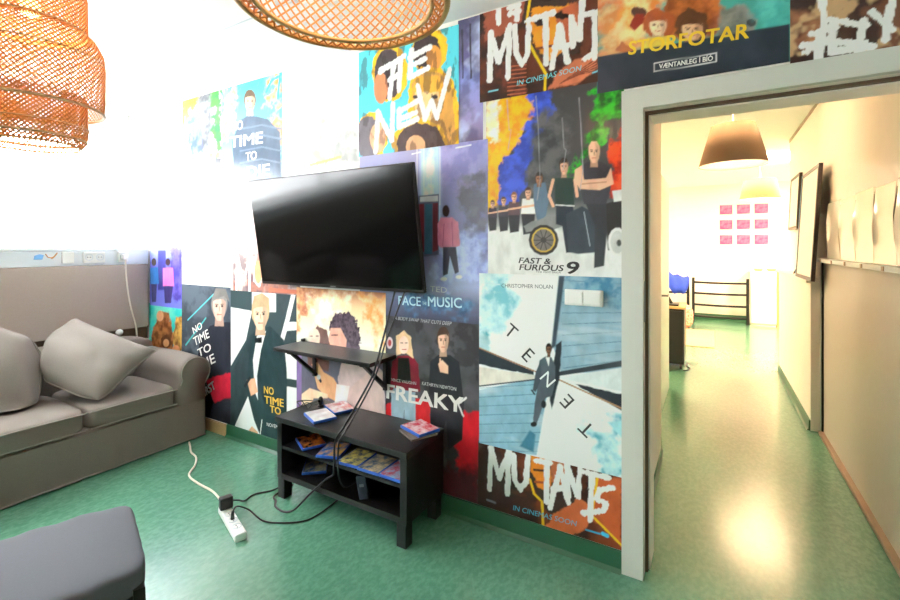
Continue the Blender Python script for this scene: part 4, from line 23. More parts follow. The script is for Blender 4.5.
{'x0': -3.84, 'x1': -3.176, 'z0': 0.093, 'z1': 1.14, 'label': 'dark slate poster of a grey haired man, beside the sofa arm', 'layer': 3, 'step': 0.0055, 'ops': [('f', (62, 70, 80)), ('n', (92, 104, 116), 7, 0.5, 0.2, 0.7, 1.0, 1.0), ('l', [(0.088, 0.753), (0.448, 0.987)], 0.0102, (90, 190, 200), 0.003, 0.002), ('l', [(0.059, 0.543), (0.341, 0.789)], 0.0136, (80, 180, 180), 0.005, 0.002), ('p', [(0.259, 0.605), (0.395, 0.73), (0.577, 0.777), (0.664, 0.785), (0.664, -0.001), (0.03, -0.128), (0.03, 0.164), (0.203, 0.338)], (40, 42, 52), 0.005, 0.004), ('p', [(0.471, 0.835), (0.567, 0.842), (0.579, 0.745), (0.459, 0.735)], (166, 137, 124), 0.003, 0.0), ('p', [(0.624, 0.921), (0.614, 0.873), (0.585, 0.833), (0.543, 0.808), (0.496, 0.804), (0.452, 0.823), (0.422, 0.859), (0.411, 0.907), (0.422, 0.957), (0.452, 0.997), (0.496, 1.021), (0.543, 1.023), (0.585, 1.004), (0.614, 0.968)], (128, 124, 122), 0.003, 0.002), ('p', [(0.437, 0.941), (0.48, 0.992), (0.558, 0.996), (0.599, 0.951), (0.601, 0.889), (0.584, 0.829), (0.546, 0.783), (0.492, 0.779), (0.453, 0.819), (0.435, 0.878)], (208, 172, 156), 0.003, 0.0), ('p', [(0.539, 0.986), (0.599, 0.951), (0.601, 0.889), (0.584, 0.829), (0.548, 0.783), (0.552, 0.869)], (166, 137, 124), 0.008, 0.0), ('p', [(0.503, 0.866), (0.5, 0.858), (0.494, 0.851), (0.484, 0.847), (0.473, 0.846), (0.463, 0.849), (0.456, 0.854), (0.454, 0.862), (0.456, 0.87), (0.463, 0.877), (0.473, 0.881), (0.484, 0.882), (0.494, 0.879), (0.5, 0.873)], (224, 185, 168), 0.006, 0.0), ('p', [(0.421, 0.923), (0.471, 1.002), (0.567, 1.01), (0.615, 0.929), (0.567, 0.954), (0.48, 0.944)], (128, 124, 122), 0.003, 0.0), ('l', [(0.465, 0.908), (0.502, 0.907)], 0.0076, (114, 94, 85), 0.0, 0.002), ('p', [(0.498, 0.895), (0.496, 0.891), (0.492, 0.888), (0.487, 0.886), (0.48, 0.886), (0.474, 0.887), (0.47, 0.889), (0.469, 0.893), (0.47, 0.896), (0.474, 0.899), (0.48, 0.901), (0.487, 0.902), (0.492, 0.901), (0.496, 0.898)], (46, 38, 38), 0.003, 0.0), ('l', [(0.573, 0.915), (0.537, 0.91)], 0.0076, (114, 94, 85), 0.0, 0.002), ('p', [(0.569, 0.899), (0.568, 0.896), (0.564, 0.893), (0.558, 0.891), (0.552, 0.891), (0.546, 0.892), (0.542, 0.894), (0.54, 0.898), (0.542, 0.901), (0.546, 0.904), (0.552, 0.906), (0.558, 0.906), (0.564, 0.905), (0.568, 0.903)], (46, 38, 38), 0.003, 0.0), ('l', [(0.519, 0.892), (0.527, 0.858)], 0.0065, (114, 94, 85), 0.0, 0.002), ('l', [(0.492, 0.829), (0.546, 0.833)], 0.0076, (170, 90, 84), 0.0, 0.002), ('p', [(0.421, 0.938), (0.474, 1.035), (0.602, 1.034), (0.652, 0.936), (0.577, 0.978)], (116, 112, 110), 0.003, 0.0), ('p', [(0.341, 0.294), (0.664, 0.403), (0.664, 0.205), (0.448, 0.136)], (196, 40, 60), 0.006, 0.01), ('p', [(0.03, 0.147), (0.341, 0.294), (0.448, 0.136), (0.341, -0.066), (0.03, -0.128)], (34, 34, 44), 0.006, 0.0)], 'txt': [('NO', (0.174, 0.645), (0.3, 0.706), 0.056, (240, 240, 236), 0.0, 'title_lettering', 0.012), ('TIME', (0.189, 0.549), (0.395, 0.643), 0.068, (240, 240, 236), 0.0, 'title_lettering', 0.012), ('TO', (0.245, 0.466), (0.421, 0.543), 0.064, (240, 240, 236), 0.0, 'title_lettering', 0.012), ('DIE', (0.272, 0.364), (0.474, 0.455), 0.072, (240, 240, 236), 0.0, 'title_lettering', 0.012), ('FIRST', (0.3, 0.143), (0.474, 0.251), 0.064, (206, 206, 210), 0.0, 'caption_lettering', 0.03)]},
{'x0': -3.188, 'x1': -2.438, 'z0': 0.093, 'z1': 1.121, 'label': 'poster of a fair haired man in a dark suit and bow tie with yellow lettering', 'layer': 2, 'step': 0.005, 'ops': [('f', (52, 68, 72)), ('p', [(0.0, 0.898), (0.262, 0.886), (0.193, 0.666), (0.012, 0.449)], (228, 230, 228), 0.003, 0.0), ('p', [(0.262, 1.026), (0.526, 1.032), (0.526, 0.898), (0.262, 0.879)], (214, 218, 216), 0.003, 0.0), ('p', [(0.547, 1.034), (0.74, 1.037), (0.74, 0.655), (0.61, 0.64)], (54, 66, 70), 0.004, 0.0), ('l', [(0.711, 1.049), (0.65, 0.866), (0.579, 0.678)], 0.042, (232, 232, 228), 0.003, 0.002), ('p', [(0.63, 0.837), (0.74, 0.846), (0.74, 0.791), (0.61, 0.772)], (228, 228, 224), 0.003, 0.0), ('p', [(0.61, 0.64), (0.74, 0.641), (0.74, 0.042), (0.63, 0.018)], (230, 230, 226), 0.003, 0.0), ('p', [(0.61, 0.445), (0.74, 0.451), (0.74, 0.396), (0.61, 0.389)], (52, 66, 70), 0.003, 0.0), ('p', [(0.049, -0.032), (0.122, 0.171), (0.216, 0.313), (0.308, 0.357), (0.375, -0.038), (0.049, -0.108)], (232, 232, 228), 0.003, 0.0), ('p', [(0.025, 0.405), (0.239, 0.7), (0.308, 0.751), (0.308, 0.532), (0.239, 0.287), (0.122, 0.103), (0.049, -0.017), (0.0, 0.004)], (46, 60, 64), 0.003, 0.0), ('p', [(0.285, 0.734), (0.462, 0.794), (0.61, 0.71), (0.64, 0.491), (0.64, 0.02), (0.375, -0.038), (0.285, 0.09), (0.193, 0.309), (0.239, 0.597)], (40, 58, 62), 0.003, 0.0), ('p', [(0.319, 0.708), (0.419, 0.754), (0.364, 0.611), (0.319, 0.417), (0.33, 0.244), (0.296, 0.297), (0.274, 0.528)], (236, 234, 230), 0.003, 0.0), ('p', [(0.296, 0.691), (0.375, 0.707), (0.375, 0.663), (0.296, 0.655)], (30, 34, 38), 0.003, 0.0), ('p', [(0.312, 0.81), (0.403, 0.818), (0.414, 0.722), (0.301, 0.711)], (177, 147, 124), 0.003, 0.0), ('p', [(0.457, 0.896), (0.447, 0.848), (0.42, 0.808), (0.38, 0.784), (0.336, 0.78), (0.295, 0.798), (0.266, 0.834), (0.256, 0.882), (0.266, 0.931), (0.295, 0.971), (0.336, 0.995), (0.38, 0.998), (0.42, 0.979), (0.447, 0.943)], (176, 150, 116), 0.003, 0.002), ('p', [(0.281, 0.915), (0.321, 0.967), (0.394, 0.971), (0.434, 0.926), (0.436, 0.865), (0.42, 0.805), (0.384, 0.759), (0.333, 0.754), (0.296, 0.794), (0.279, 0.853)], (222, 184, 156), 0.003, 0.0), ('p', [(0.376, 0.961), (0.434, 0.926), (0.436, 0.865), (0.42, 0.805), (0.385, 0.759), (0.389, 0.844)], (177, 147, 124), 0.008, 0.0), ('p', [(0.343, 0.841), (0.34, 0.833), (0.334, 0.826), (0.325, 0.822), (0.314, 0.821), (0.305, 0.824), (0.299, 0.829), (0.296, 0.837), (0.299, 0.845), (0.305, 0.852), (0.314, 0.856), (0.325, 0.857), (0.334, 0.854), (0.34, 0.848)], (239, 198, 168), 0.006, 0.0), ('p', [(0.266, 0.897), (0.312, 0.976), (0.403, 0.985), (0.448, 0.904), (0.403, 0.929), (0.321, 0.918)], (176, 150, 116), 0.003, 0.0), ('l', [(0.307, 0.883), (0.342, 0.882)], 0.0076, (122, 101, 85), 0.0, 0.002), ('p', [(0.338, 0.87), (0.337, 0.866), (0.333, 0.863), (0.327, 0.861), (0.321, 0.861), (0.316, 0.862), (0.312, 0.864), (0.31, 0.868), (0.312, 0.871), (0.316, 0.874), (0.321, 0.876), (0.327, 0.877), (0.333, 0.875), (0.337, 0.873)], (46, 38, 38), 0.003, 0.0), ('l', [(0.409, 0.891), (0.375, 0.885)], 0.0081, (122, 101, 85), 0.0, 0.002), ('p', [(0.405, 0.875), (0.404, 0.871), (0.4, 0.868), (0.395, 0.866), (0.389, 0.866), (0.383, 0.867), (0.38, 0.869), (0.378, 0.873), (0.38, 0.876), (0.383, 0.879), (0.389, 0.881), (0.395, 0.882), (0.4, 0.88), (0.404, 0.878)], (46, 38, 38), 0.003, 0.0), ('l', [(0.358, 0.867), (0.365, 0.834)], 0.007, (122, 101, 85), 0.0, 0.002), ('l', [(0.333, 0.804), (0.384, 0.808)], 0.0076, (170, 90, 84), 0.0, 0.002), ('p', [(0.262, 0.923), (0.285, 0.998), (0.375, 1.025), (0.451, 0.993), (0.462, 0.894), (0.419, 0.955), (0.308, 0.963)], (176, 150, 116), 0.003, 0.0), ('p', [(0.204, 0.371), (0.296, 0.399), (0.33, 0.302), (0.251, 0.26)], (210, 160, 130), 0.003, 0.0), ('l', [(0.181, 0.322), (0.239, 0.391)], 0.0225, (34, 38, 42), 0.0, 0.002), ('p', [(0.193, -0.032), (0.262, 0.041), (0.33, 0.011), (0.33, -0.047), (0.193, -0.077)], (210, 160, 130), 0.003, 0.0), ('l', [(0.375, 0.107), (0.353, -0.013)], 0.0084, (240, 240, 236), 0.0, 0.002)], 'txt': [('NO', (0.397, 0.306), (0.505, 0.309), 0.0525, (232, 188, 66), 0.0, 'title_lettering', 0.018), ('TIME', (0.402, 0.235), (0.61, 0.243), 0.054, (232, 188, 66), 0.0, 'title_lettering', 0.018), ('TO', (0.462, 0.181), (0.579, 0.181), 0.0504, (232, 188, 66), 0.0, 'title_lettering', 0.018), ('NOVEMBER', (0.43, 0.075), (0.61, 0.083), 0.0255, (240, 240, 236), 0.0, 'caption_lettering', 0.0)]},
{'x0': -2.448, 'x1': -1.681, 'z0': 0.093, 'z1': 1.177, 'label': 'fiery cream poster of a young couple behind the wall shelf', 'layer': 4, 'step': 0.0045, 'ops': [('v', [(0, (176, 110, 80)), (0.1, (236, 196, 150)), (0.3, (246, 230, 206)), (0.42, (232, 190, 150)), (0.5, (120, 110, 120)), (1, (84, 84, 98))]), ('s', [(0.0, 1.091), (0.255, 1.076), (0.2, 0.981), (0.088, 0.893), (0.0, 0.791)], (226, 170, 120), (176, 110, 84), 0.03, 0.05, 12), ('s', [(0.531, 1.052), (0.767, 1.053), (0.767, 0.743), (0.675, 0.854), (0.612, 0.983)], (232, 150, 90), (246, 200, 150), 0.03, 0.05, 12), ('s', [(0.126, 1.03), (0.481, 1.049), (0.448, 0.909), (0.182, 0.808)], (250, 238, 216), (246, 220, 180), 0.05, 0.04, 12), ('p', [(0.0, 0.689), (0.767, 0.672), (0.767, 0.088), (0.0, -0.095)], (94, 92, 104), 0.01, 0.0), ('p', [(0.107, 0.654), (0.135, 0.777), (0.2, 0.836), (0.282, 0.818), (0.318, 0.724), (0.3, 0.547), (0.107, 0.567)], (104, 76, 70), 0.005, 0.006), ('p', [(0.223, 0.76), (0.218, 0.73), (0.203, 0.706), (0.18, 0.691), (0.155, 0.688), (0.133, 0.698), (0.117, 0.72), (0.112, 0.748), (0.117, 0.778), (0.133, 0.802), (0.155, 0.817), (0.18, 0.82), (0.203, 0.809), (0.218, 0.787)], (232, 196, 176), 0.004, 0.0), ('l', [(0.129, 0.763), (0.151, 0.765)], 0.0065, (110, 80, 76), 0.0, 0.002), ('l', [(0.185, 0.769), (0.207, 0.771)], 0.0065, (110, 80, 76), 0.0, 0.002), ('l', [(0.145, 0.712), (0.191, 0.717)], 0.0065, (190, 100, 96), 0.0, 0.002), ('s', [(0.309, 0.872), (0.362, 0.927), (0.464, 0.948), (0.539, 0.904), (0.572, 0.807), (0.563, 0.683), (0.431, 0.679), (0.396, 0.79), (0.309, 0.807)], (92, 78, 90), (60, 50, 60), 0.004, 0.012, 40), ('p', [(0.318, 0.834), (0.405, 0.842), (0.456, 0.771), (0.448, 0.694), (0.335, 0.694), (0.309, 0.736), (0.3, 0.767)], (214, 160, 140), 0.004, 0.0), ('l', [(0.327, 0.789), (0.379, 0.795)], 0.0078, (96, 60, 60), 0.0, 0.002), ('l', [(0.309, 0.723), (0.37, 0.723)], 0.0078, (150, 84, 84), 0.0, 0.002), ('p', [(0.431, 0.692), (0.58, 0.722), (0.659, 0.658), (0.751, 0.61), (0.767, 0.338), (0.431, 0.325), (0.379, 0.507)], (192, 172, 168), 0.004, 0.004), ('p', [(0.481, 0.472), (0.628, 0.593), (0.751, 0.61), (0.751, 0.353), (0.448, 0.34)], (196, 172, 164), 0.004, 0.003), ('p', [(0.145, 0.578), (0.2, 0.599), (0.255, 0.541), (0.344, 0.515), (0.405, 0.447), (0.379, 0.366), (0.273, 0.387), (0.2, 0.428)], (222, 164, 122), 0.004, 0.0), ('p', [(0.37, 0.48), (0.481, 0.485), (0.448, 0.34), (0.353, 0.362)], (226, 216, 210), 0.003, 0.0), ('l', [(0.191, 0.519), (0.228, 0.478)], 0.0208, (54, 52, 58), 0.0, 0.002), ('p', [(0.228, 0.504), (0.226, 0.496), (0.221, 0.49), (0.214, 0.485), (0.205, 0.484), (0.198, 0.486), (0.193, 0.492), (0.191, 0.499), (0.193, 0.506), (0.198, 0.513), (0.205, 0.518), (0.214, 0.519), (0.221, 0.516), (0.226, 0.511)], (190, 190, 190), 0.003, 0.0), ('p', [(0.03, 0.292), (0.049, 0.363), (0.126, 0.416), (0.291, 0.403), (0.291, 0.377), (0.163, 0.355), (0.126, 0.269), (0.03, 0.238)], (234, 190, 158), 0.004, 0.0), ('p', [(0.0, 0.655), (0.049, 0.647), (0.049, 0.187), (0.0, 0.178)], (126, 104, 150), 0.006, 0.0)], 'txt': []},
{'x0': -1.689, 'x1': -1.051, 'z0': 0.093, 'z1': 1.134, 'label': 'dark poster of a woman in red and a man in black, right of the bench', 'layer': 0, 'step': 0.004, 'ops': [('f', (66, 66, 70)), ('n', (88, 86, 92), 6, 0.5, 0.2, 0.7, 1.0, 1.0), ('n', (48, 46, 50), 12, 0.58, 0.1, 0.7, 1.0, 1.0), ('p', [(0.0, 0.42), (0.096, 0.437), (0.082, 0.106), (0.0, 0.086)], (206, 40, 46), 0.006, 0.01), ('p', [(0.196, 0.489), (0.319, 0.488), (0.332, 0.266), (0.21, 0.251)], (200, 44, 48), 0.008, 0.012), ('p', [(0.481, 0.483), (0.638, 0.48), (0.638, 0.186), (0.572, 0.01), (0.499, 0.098)], (190, 34, 44), 0.012, 0.02), ('p', [(0.0, 0.086), (0.638, 0.186), (0.638, -0.076), (0.0, -0.242)], (74, 28, 34), 0.05, 0.03), ('p', [(0.045, 0.559), (0.217, 0.573), (0.224, 0.226), (0.147, 0.208), (0.14, 0.41), (0.111, 0.201), (0.045, 0.215)], (142, 168, 180), 0.003, 0.003), ('p', [(0.052, 0.678), (0.096, 0.719), (0.196, 0.731), (0.238, 0.69), (0.252, 0.533), (0.196, 0.524), (0.067, 0.527), (0.037, 0.498)], (128, 36, 52), 0.003, 0.003), ('p', [(0.096, 0.707), (0.175, 0.717), (0.189, 0.58), (0.089, 0.565)], (44, 40, 44), 0.003, 0.0), ('p', [(0.082, 0.717), (0.082, 0.834), (0.14, 0.875), (0.189, 0.833), (0.203, 0.72), (0.14, 0.747)], (208, 176, 136), 0.003, 0.004), ('p', [(0.172, 0.791), (0.169, 0.768), (0.159, 0.749), (0.145, 0.737), (0.129, 0.735), (0.114, 0.744), (0.104, 0.761), (0.101, 0.783), (0.104, 0.807), (0.114, 0.826), (0.129, 0.838), (0.145, 0.839), (0.159, 0.831), (0.169, 0.814)], (228, 194, 176), 0.003, 0.0), ('l', [(0.114, 0.797), (0.129, 0.798)], 0.006, (100, 76, 76), 0.0, 0.002), ('l', [(0.147, 0.8), (0.161, 0.802)], 0.006, (100, 76, 76), 0.0, 0.002), ('l', [(0.125, 0.76), (0.154, 0.763)], 0.0054, (170, 80, 80), 0.0, 0.002), ('p', [(0.057, 0.791), (0.055, 0.775), (0.049, 0.762), (0.039, 0.754), (0.028, 0.753), (0.019, 0.758), (0.012, 0.77), (0.01, 0.785), (0.012, 0.801), (0.019, 0.814), (0.028, 0.822), (0.039, 0.823), (0.049, 0.817), (0.055, 0.806)], (200, 180, 180), 0.003, 0.0), ('p', [(0.047, 0.789), (0.046, 0.781), (0.042, 0.773), (0.037, 0.769), (0.031, 0.768), (0.025, 0.771), (0.022, 0.778), (0.02, 0.787), (0.022, 0.795), (0.025, 0.803), (0.031, 0.807), (0.037, 0.808), (0.042, 0.805), (0.046, 0.798)], (150, 60, 60), 0.003, 0.0), ('p', [(0.306, 0.497), (0.319, 0.712), (0.372, 0.758), (0.449, 0.767), (0.505, 0.736), (0.536, 0.509)], (42, 42, 48), 0.003, 0.0), ('p', [(0.319, 0.527), (0.536, 0.536), (0.524, 0.319), (0.436, 0.245), (0.424, 0.407), (0.385, 0.289), (0.319, 0.275)], (46, 46, 52), 0.003, 0.0), ('p', [(0.385, 0.807), (0.424, 0.811), (0.428, 0.755), (0.38, 0.749)], (172, 137, 118), 0.003, 0.0), ('p', [(0.447, 0.858), (0.442, 0.829), (0.431, 0.806), (0.414, 0.791), (0.395, 0.789), (0.378, 0.8), (0.366, 0.821), (0.362, 0.849), (0.366, 0.878), (0.378, 0.902), (0.395, 0.916), (0.414, 0.917), (0.431, 0.907), (0.442, 0.885)], (72, 54, 46), 0.003, 0.002), ('p', [(0.372, 0.869), (0.389, 0.899), (0.42, 0.902), (0.437, 0.875), (0.437, 0.839), (0.431, 0.803), (0.415, 0.777), (0.394, 0.774), (0.378, 0.798), (0.371, 0.832)], (216, 172, 148), 0.003, 0.0), ('p', [(0.412, 0.896), (0.437, 0.875), (0.437, 0.839), (0.431, 0.803), (0.416, 0.777), (0.417, 0.827)], (172, 137, 118), 0.008, 0.0), ('p', [(0.398, 0.825), (0.397, 0.82), (0.394, 0.816), (0.39, 0.814), (0.386, 0.813), (0.382, 0.815), (0.379, 0.818), (0.378, 0.823), (0.379, 0.828), (0.382, 0.832), (0.386, 0.834), (0.39, 0.834), (0.394, 0.833), (0.397, 0.829)], (233, 185, 159), 0.006, 0.0), ('p', [(0.365, 0.858), (0.385, 0.905), (0.424, 0.91), (0.443, 0.863), (0.424, 0.877), (0.389, 0.87)], (72, 54, 46), 0.003, 0.0), ('l', [(0.383, 0.85), (0.397, 0.849)], 0.0046, (118, 94, 81), 0.0, 0.002), ('p', [(0.396, 0.842), (0.395, 0.84), (0.394, 0.838), (0.391, 0.837), (0.389, 0.837), (0.386, 0.837), (0.385, 0.839), (0.384, 0.841), (0.385, 0.843), (0.386, 0.845), (0.389, 0.846), (0.391, 0.846), (0.394, 0.845), (0.395, 0.844)], (46, 38, 38), 0.003, 0.0), ('l', [(0.426, 0.854), (0.411, 0.851)], 0.0046, (118, 94, 81), 0.0, 0.002), ('p', [(0.424, 0.845), (0.424, 0.843), (0.422, 0.841), (0.42, 0.84), (0.417, 0.84), (0.415, 0.84), (0.413, 0.842), (0.413, 0.844), (0.413, 0.846), (0.415, 0.848), (0.417, 0.849), (0.42, 0.849), (0.422, 0.848), (0.424, 0.847)], (46, 38, 38), 0.003, 0.0), ('l', [(0.404, 0.84), (0.407, 0.821)], 0.004, (118, 94, 81), 0.0, 0.002), ('l', [(0.394, 0.803), (0.415, 0.806)], 0.0046, (170, 90, 84), 0.0, 0.002), ('p', [(0.372, 0.708), (0.398, 0.733), (0.436, 0.705), (0.436, 0.662), (0.385, 0.665)], (222, 176, 150), 0.003, 0.0), ('l', [(0.385, 0.699), (0.385, 0.737)], 0.0088, (222, 176, 150), 0.0, 0.002), ('l', [(0.548, 0.549), (0.499, 0.508), (0.53, 0.449)], 0.01, (240, 240, 236), 0.004, 0.002)], 'txt': [('A BODY SWAP THAT CUTS DEEP', (0.067, 0.93), (0.455, 0.929), 0.0204, (190, 190, 196), 0.25, 'caption_lettering', 0.0), ('VINCE VAUGHN', (0.045, 0.564), (0.224, 0.568), 0.0176, (214, 214, 216), 0.0, 'caption_lettering', 0.0), ('KATHRYN NEWTON', (0.265, 0.575), (0.487, 0.577), 0.0192, (214, 214, 216), 0.0, 'caption_lettering', 0.0), ('FREAKY', (0.008, 0.458), (0.53, 0.465), 0.084, (236, 236, 232), 0.05, 'title_lettering', 0.018)]},
{'x0': -1.069, 'x1': -0.351, 'z0': 0.093, 'z1': 0.428, 'label': 'dark brush lettered poster low down, above the green skirting', 'layer': 0, 'step': 0.0038, 'ops': [('f', (74, 38, 28)), ('n', (120, 56, 34), 6, 0.5, 0.2, 0.8, 1.0, 1.0), ('n', (38, 26, 26), 8, 0.55, 0.12, 0.8, 1.0, 1.0), ('p', [(0.0, 0.34), (0.126, 0.336), (0.192, 0.028), (0.0, 0.003)], (52, 30, 28), 0.02, 0.02), ('p', [(0.272, 0.359), (0.486, 0.388), (0.505, 0.167), (0.438, 0.052), (0.364, 0.078), (0.308, 0.16), (0.277, 0.251)], (54, 40, 36), 0.004, 0.008), ('p', [(0.288, 0.363), (0.364, 0.36), (0.399, 0.243), (0.379, 0.17), (0.329, 0.176), (0.293, 0.245)], (206, 120, 36), 0.004, 0.008), ('p', [(0.379, 0.373), (0.476, 0.367), (0.457, 0.22), (0.399, 0.224)], (178, 98, 60), 0.006, 0.008), ('l', [(0.308, 0.259), (0.359, 0.267)], 0.011, (60, 36, 28), 0.0, 0.002), ('l', [(0.313, 0.201), (0.364, 0.21)], 0.011, (150, 70, 40), 0.0, 0.002), ('l', [(0.288, 0.204), (0.308, 0.141), (0.349, 0.113), (0.354, -0.012)], 0.012, (236, 176, 40), 0.003, 0.002), ('p', [(0.354, -0.022), (0.418, 0.085), (0.533, 0.184), (0.596, 0.138), (0.551, 0.04), (0.467, -0.024)], (186, 94, 56), 0.004, 0.01), ('p', [(0.596, 0.294), (0.718, 0.326), (0.718, 0.013), (0.65, 0.072), (0.587, 0.107)], (176, 84, 46), 0.008, 0.01), ('l', [(0.61, 0.298), (0.587, 0.117), (0.641, 0.078), (0.718, 0.022)], 0.0108, (236, 176, 40), 0.004, 0.002), ('l', [(0.075, 0.315), (0.064, 0.099)], 0.028, (240, 240, 236), 0.013, 0.002), ('l', [(0.075, 0.315), (0.12, 0.171)], 0.028, (240, 240, 236), 0.013, 0.002), ('l', [(0.12, 0.171), (0.176, 0.322)], 0.028, (240, 240, 236), 0.013, 0.002), ('l', [(0.176, 0.322), (0.165, 0.101)], 0.028, (240, 240, 236), 0.013, 0.002), ('l', [(0.203, 0.303), (0.203, 0.187), (0.235, 0.145), (0.267, 0.189), (0.277, 0.321)], 0.028, (240, 240, 236), 0.013, 0.002), ('l', [(0.318, 0.306), (0.389, 0.313)], 0.028, (240, 240, 236), 0.013, 0.002), ('l', [(0.374, 0.314), (0.369, 0.119)], 0.028, (240, 240, 236), 0.013, 0.002), ('l', [(0.389, 0.095), (0.438, 0.306)], 0.0252, (240, 240, 236), 0.013, 0.002), ('l', [(0.438, 0.306), (0.476, 0.149)], 0.0252, (240, 240, 236), 0.013, 0.002), ('l', [(0.404, 0.191), (0.472, 0.214)], 0.028, (240, 240, 236), 0.013, 0.002), ('l', [(0.472, 0.323), (0.476, 0.178)], 0.0252, (240, 240, 236), 0.013, 0.002), ('l', [(0.472, 0.314), (0.523, 0.191)], 0.028, (240, 240, 236), 0.013, 0.002), ('l', [(0.519, 0.19), (0.533, 0.329)], 0.0252, (240, 240, 236), 0.013, 0.002), ('l', [(0.533, 0.31), (0.658, 0.31)], 0.0252, (240, 240, 236), 0.013, 0.002), ('l', [(0.587, 0.306), (0.578, 0.095)], 0.0252, (240, 240, 236), 0.013, 0.002), ('l', [(0.676, 0.27), (0.623, 0.246), (0.605, 0.2), (0.65, 0.19), (0.636, 0.154), (0.546, 0.114)], 0.0252, (240, 240, 236), 0.013, 0.002), ('l', [(0.052, 0.039), (0.098, 0.036)], 0.011, (110, 110, 120), 0.0, 0.002), ('l', [(0.56, 0.043), (0.623, 0.045)], 0.0072, (50, 150, 190), 0.0, 0.002), ('l', [(0.636, 0.049), (0.654, 0.046)], 0.018, (60, 170, 210), 0.0, 0.002)], 'txt': [('IN CINEMAS SOON', (0.197, 0.029), (0.514, 0.045), 0.025, (70, 170, 200), 0.2, 'caption_lettering', 0.0)]},
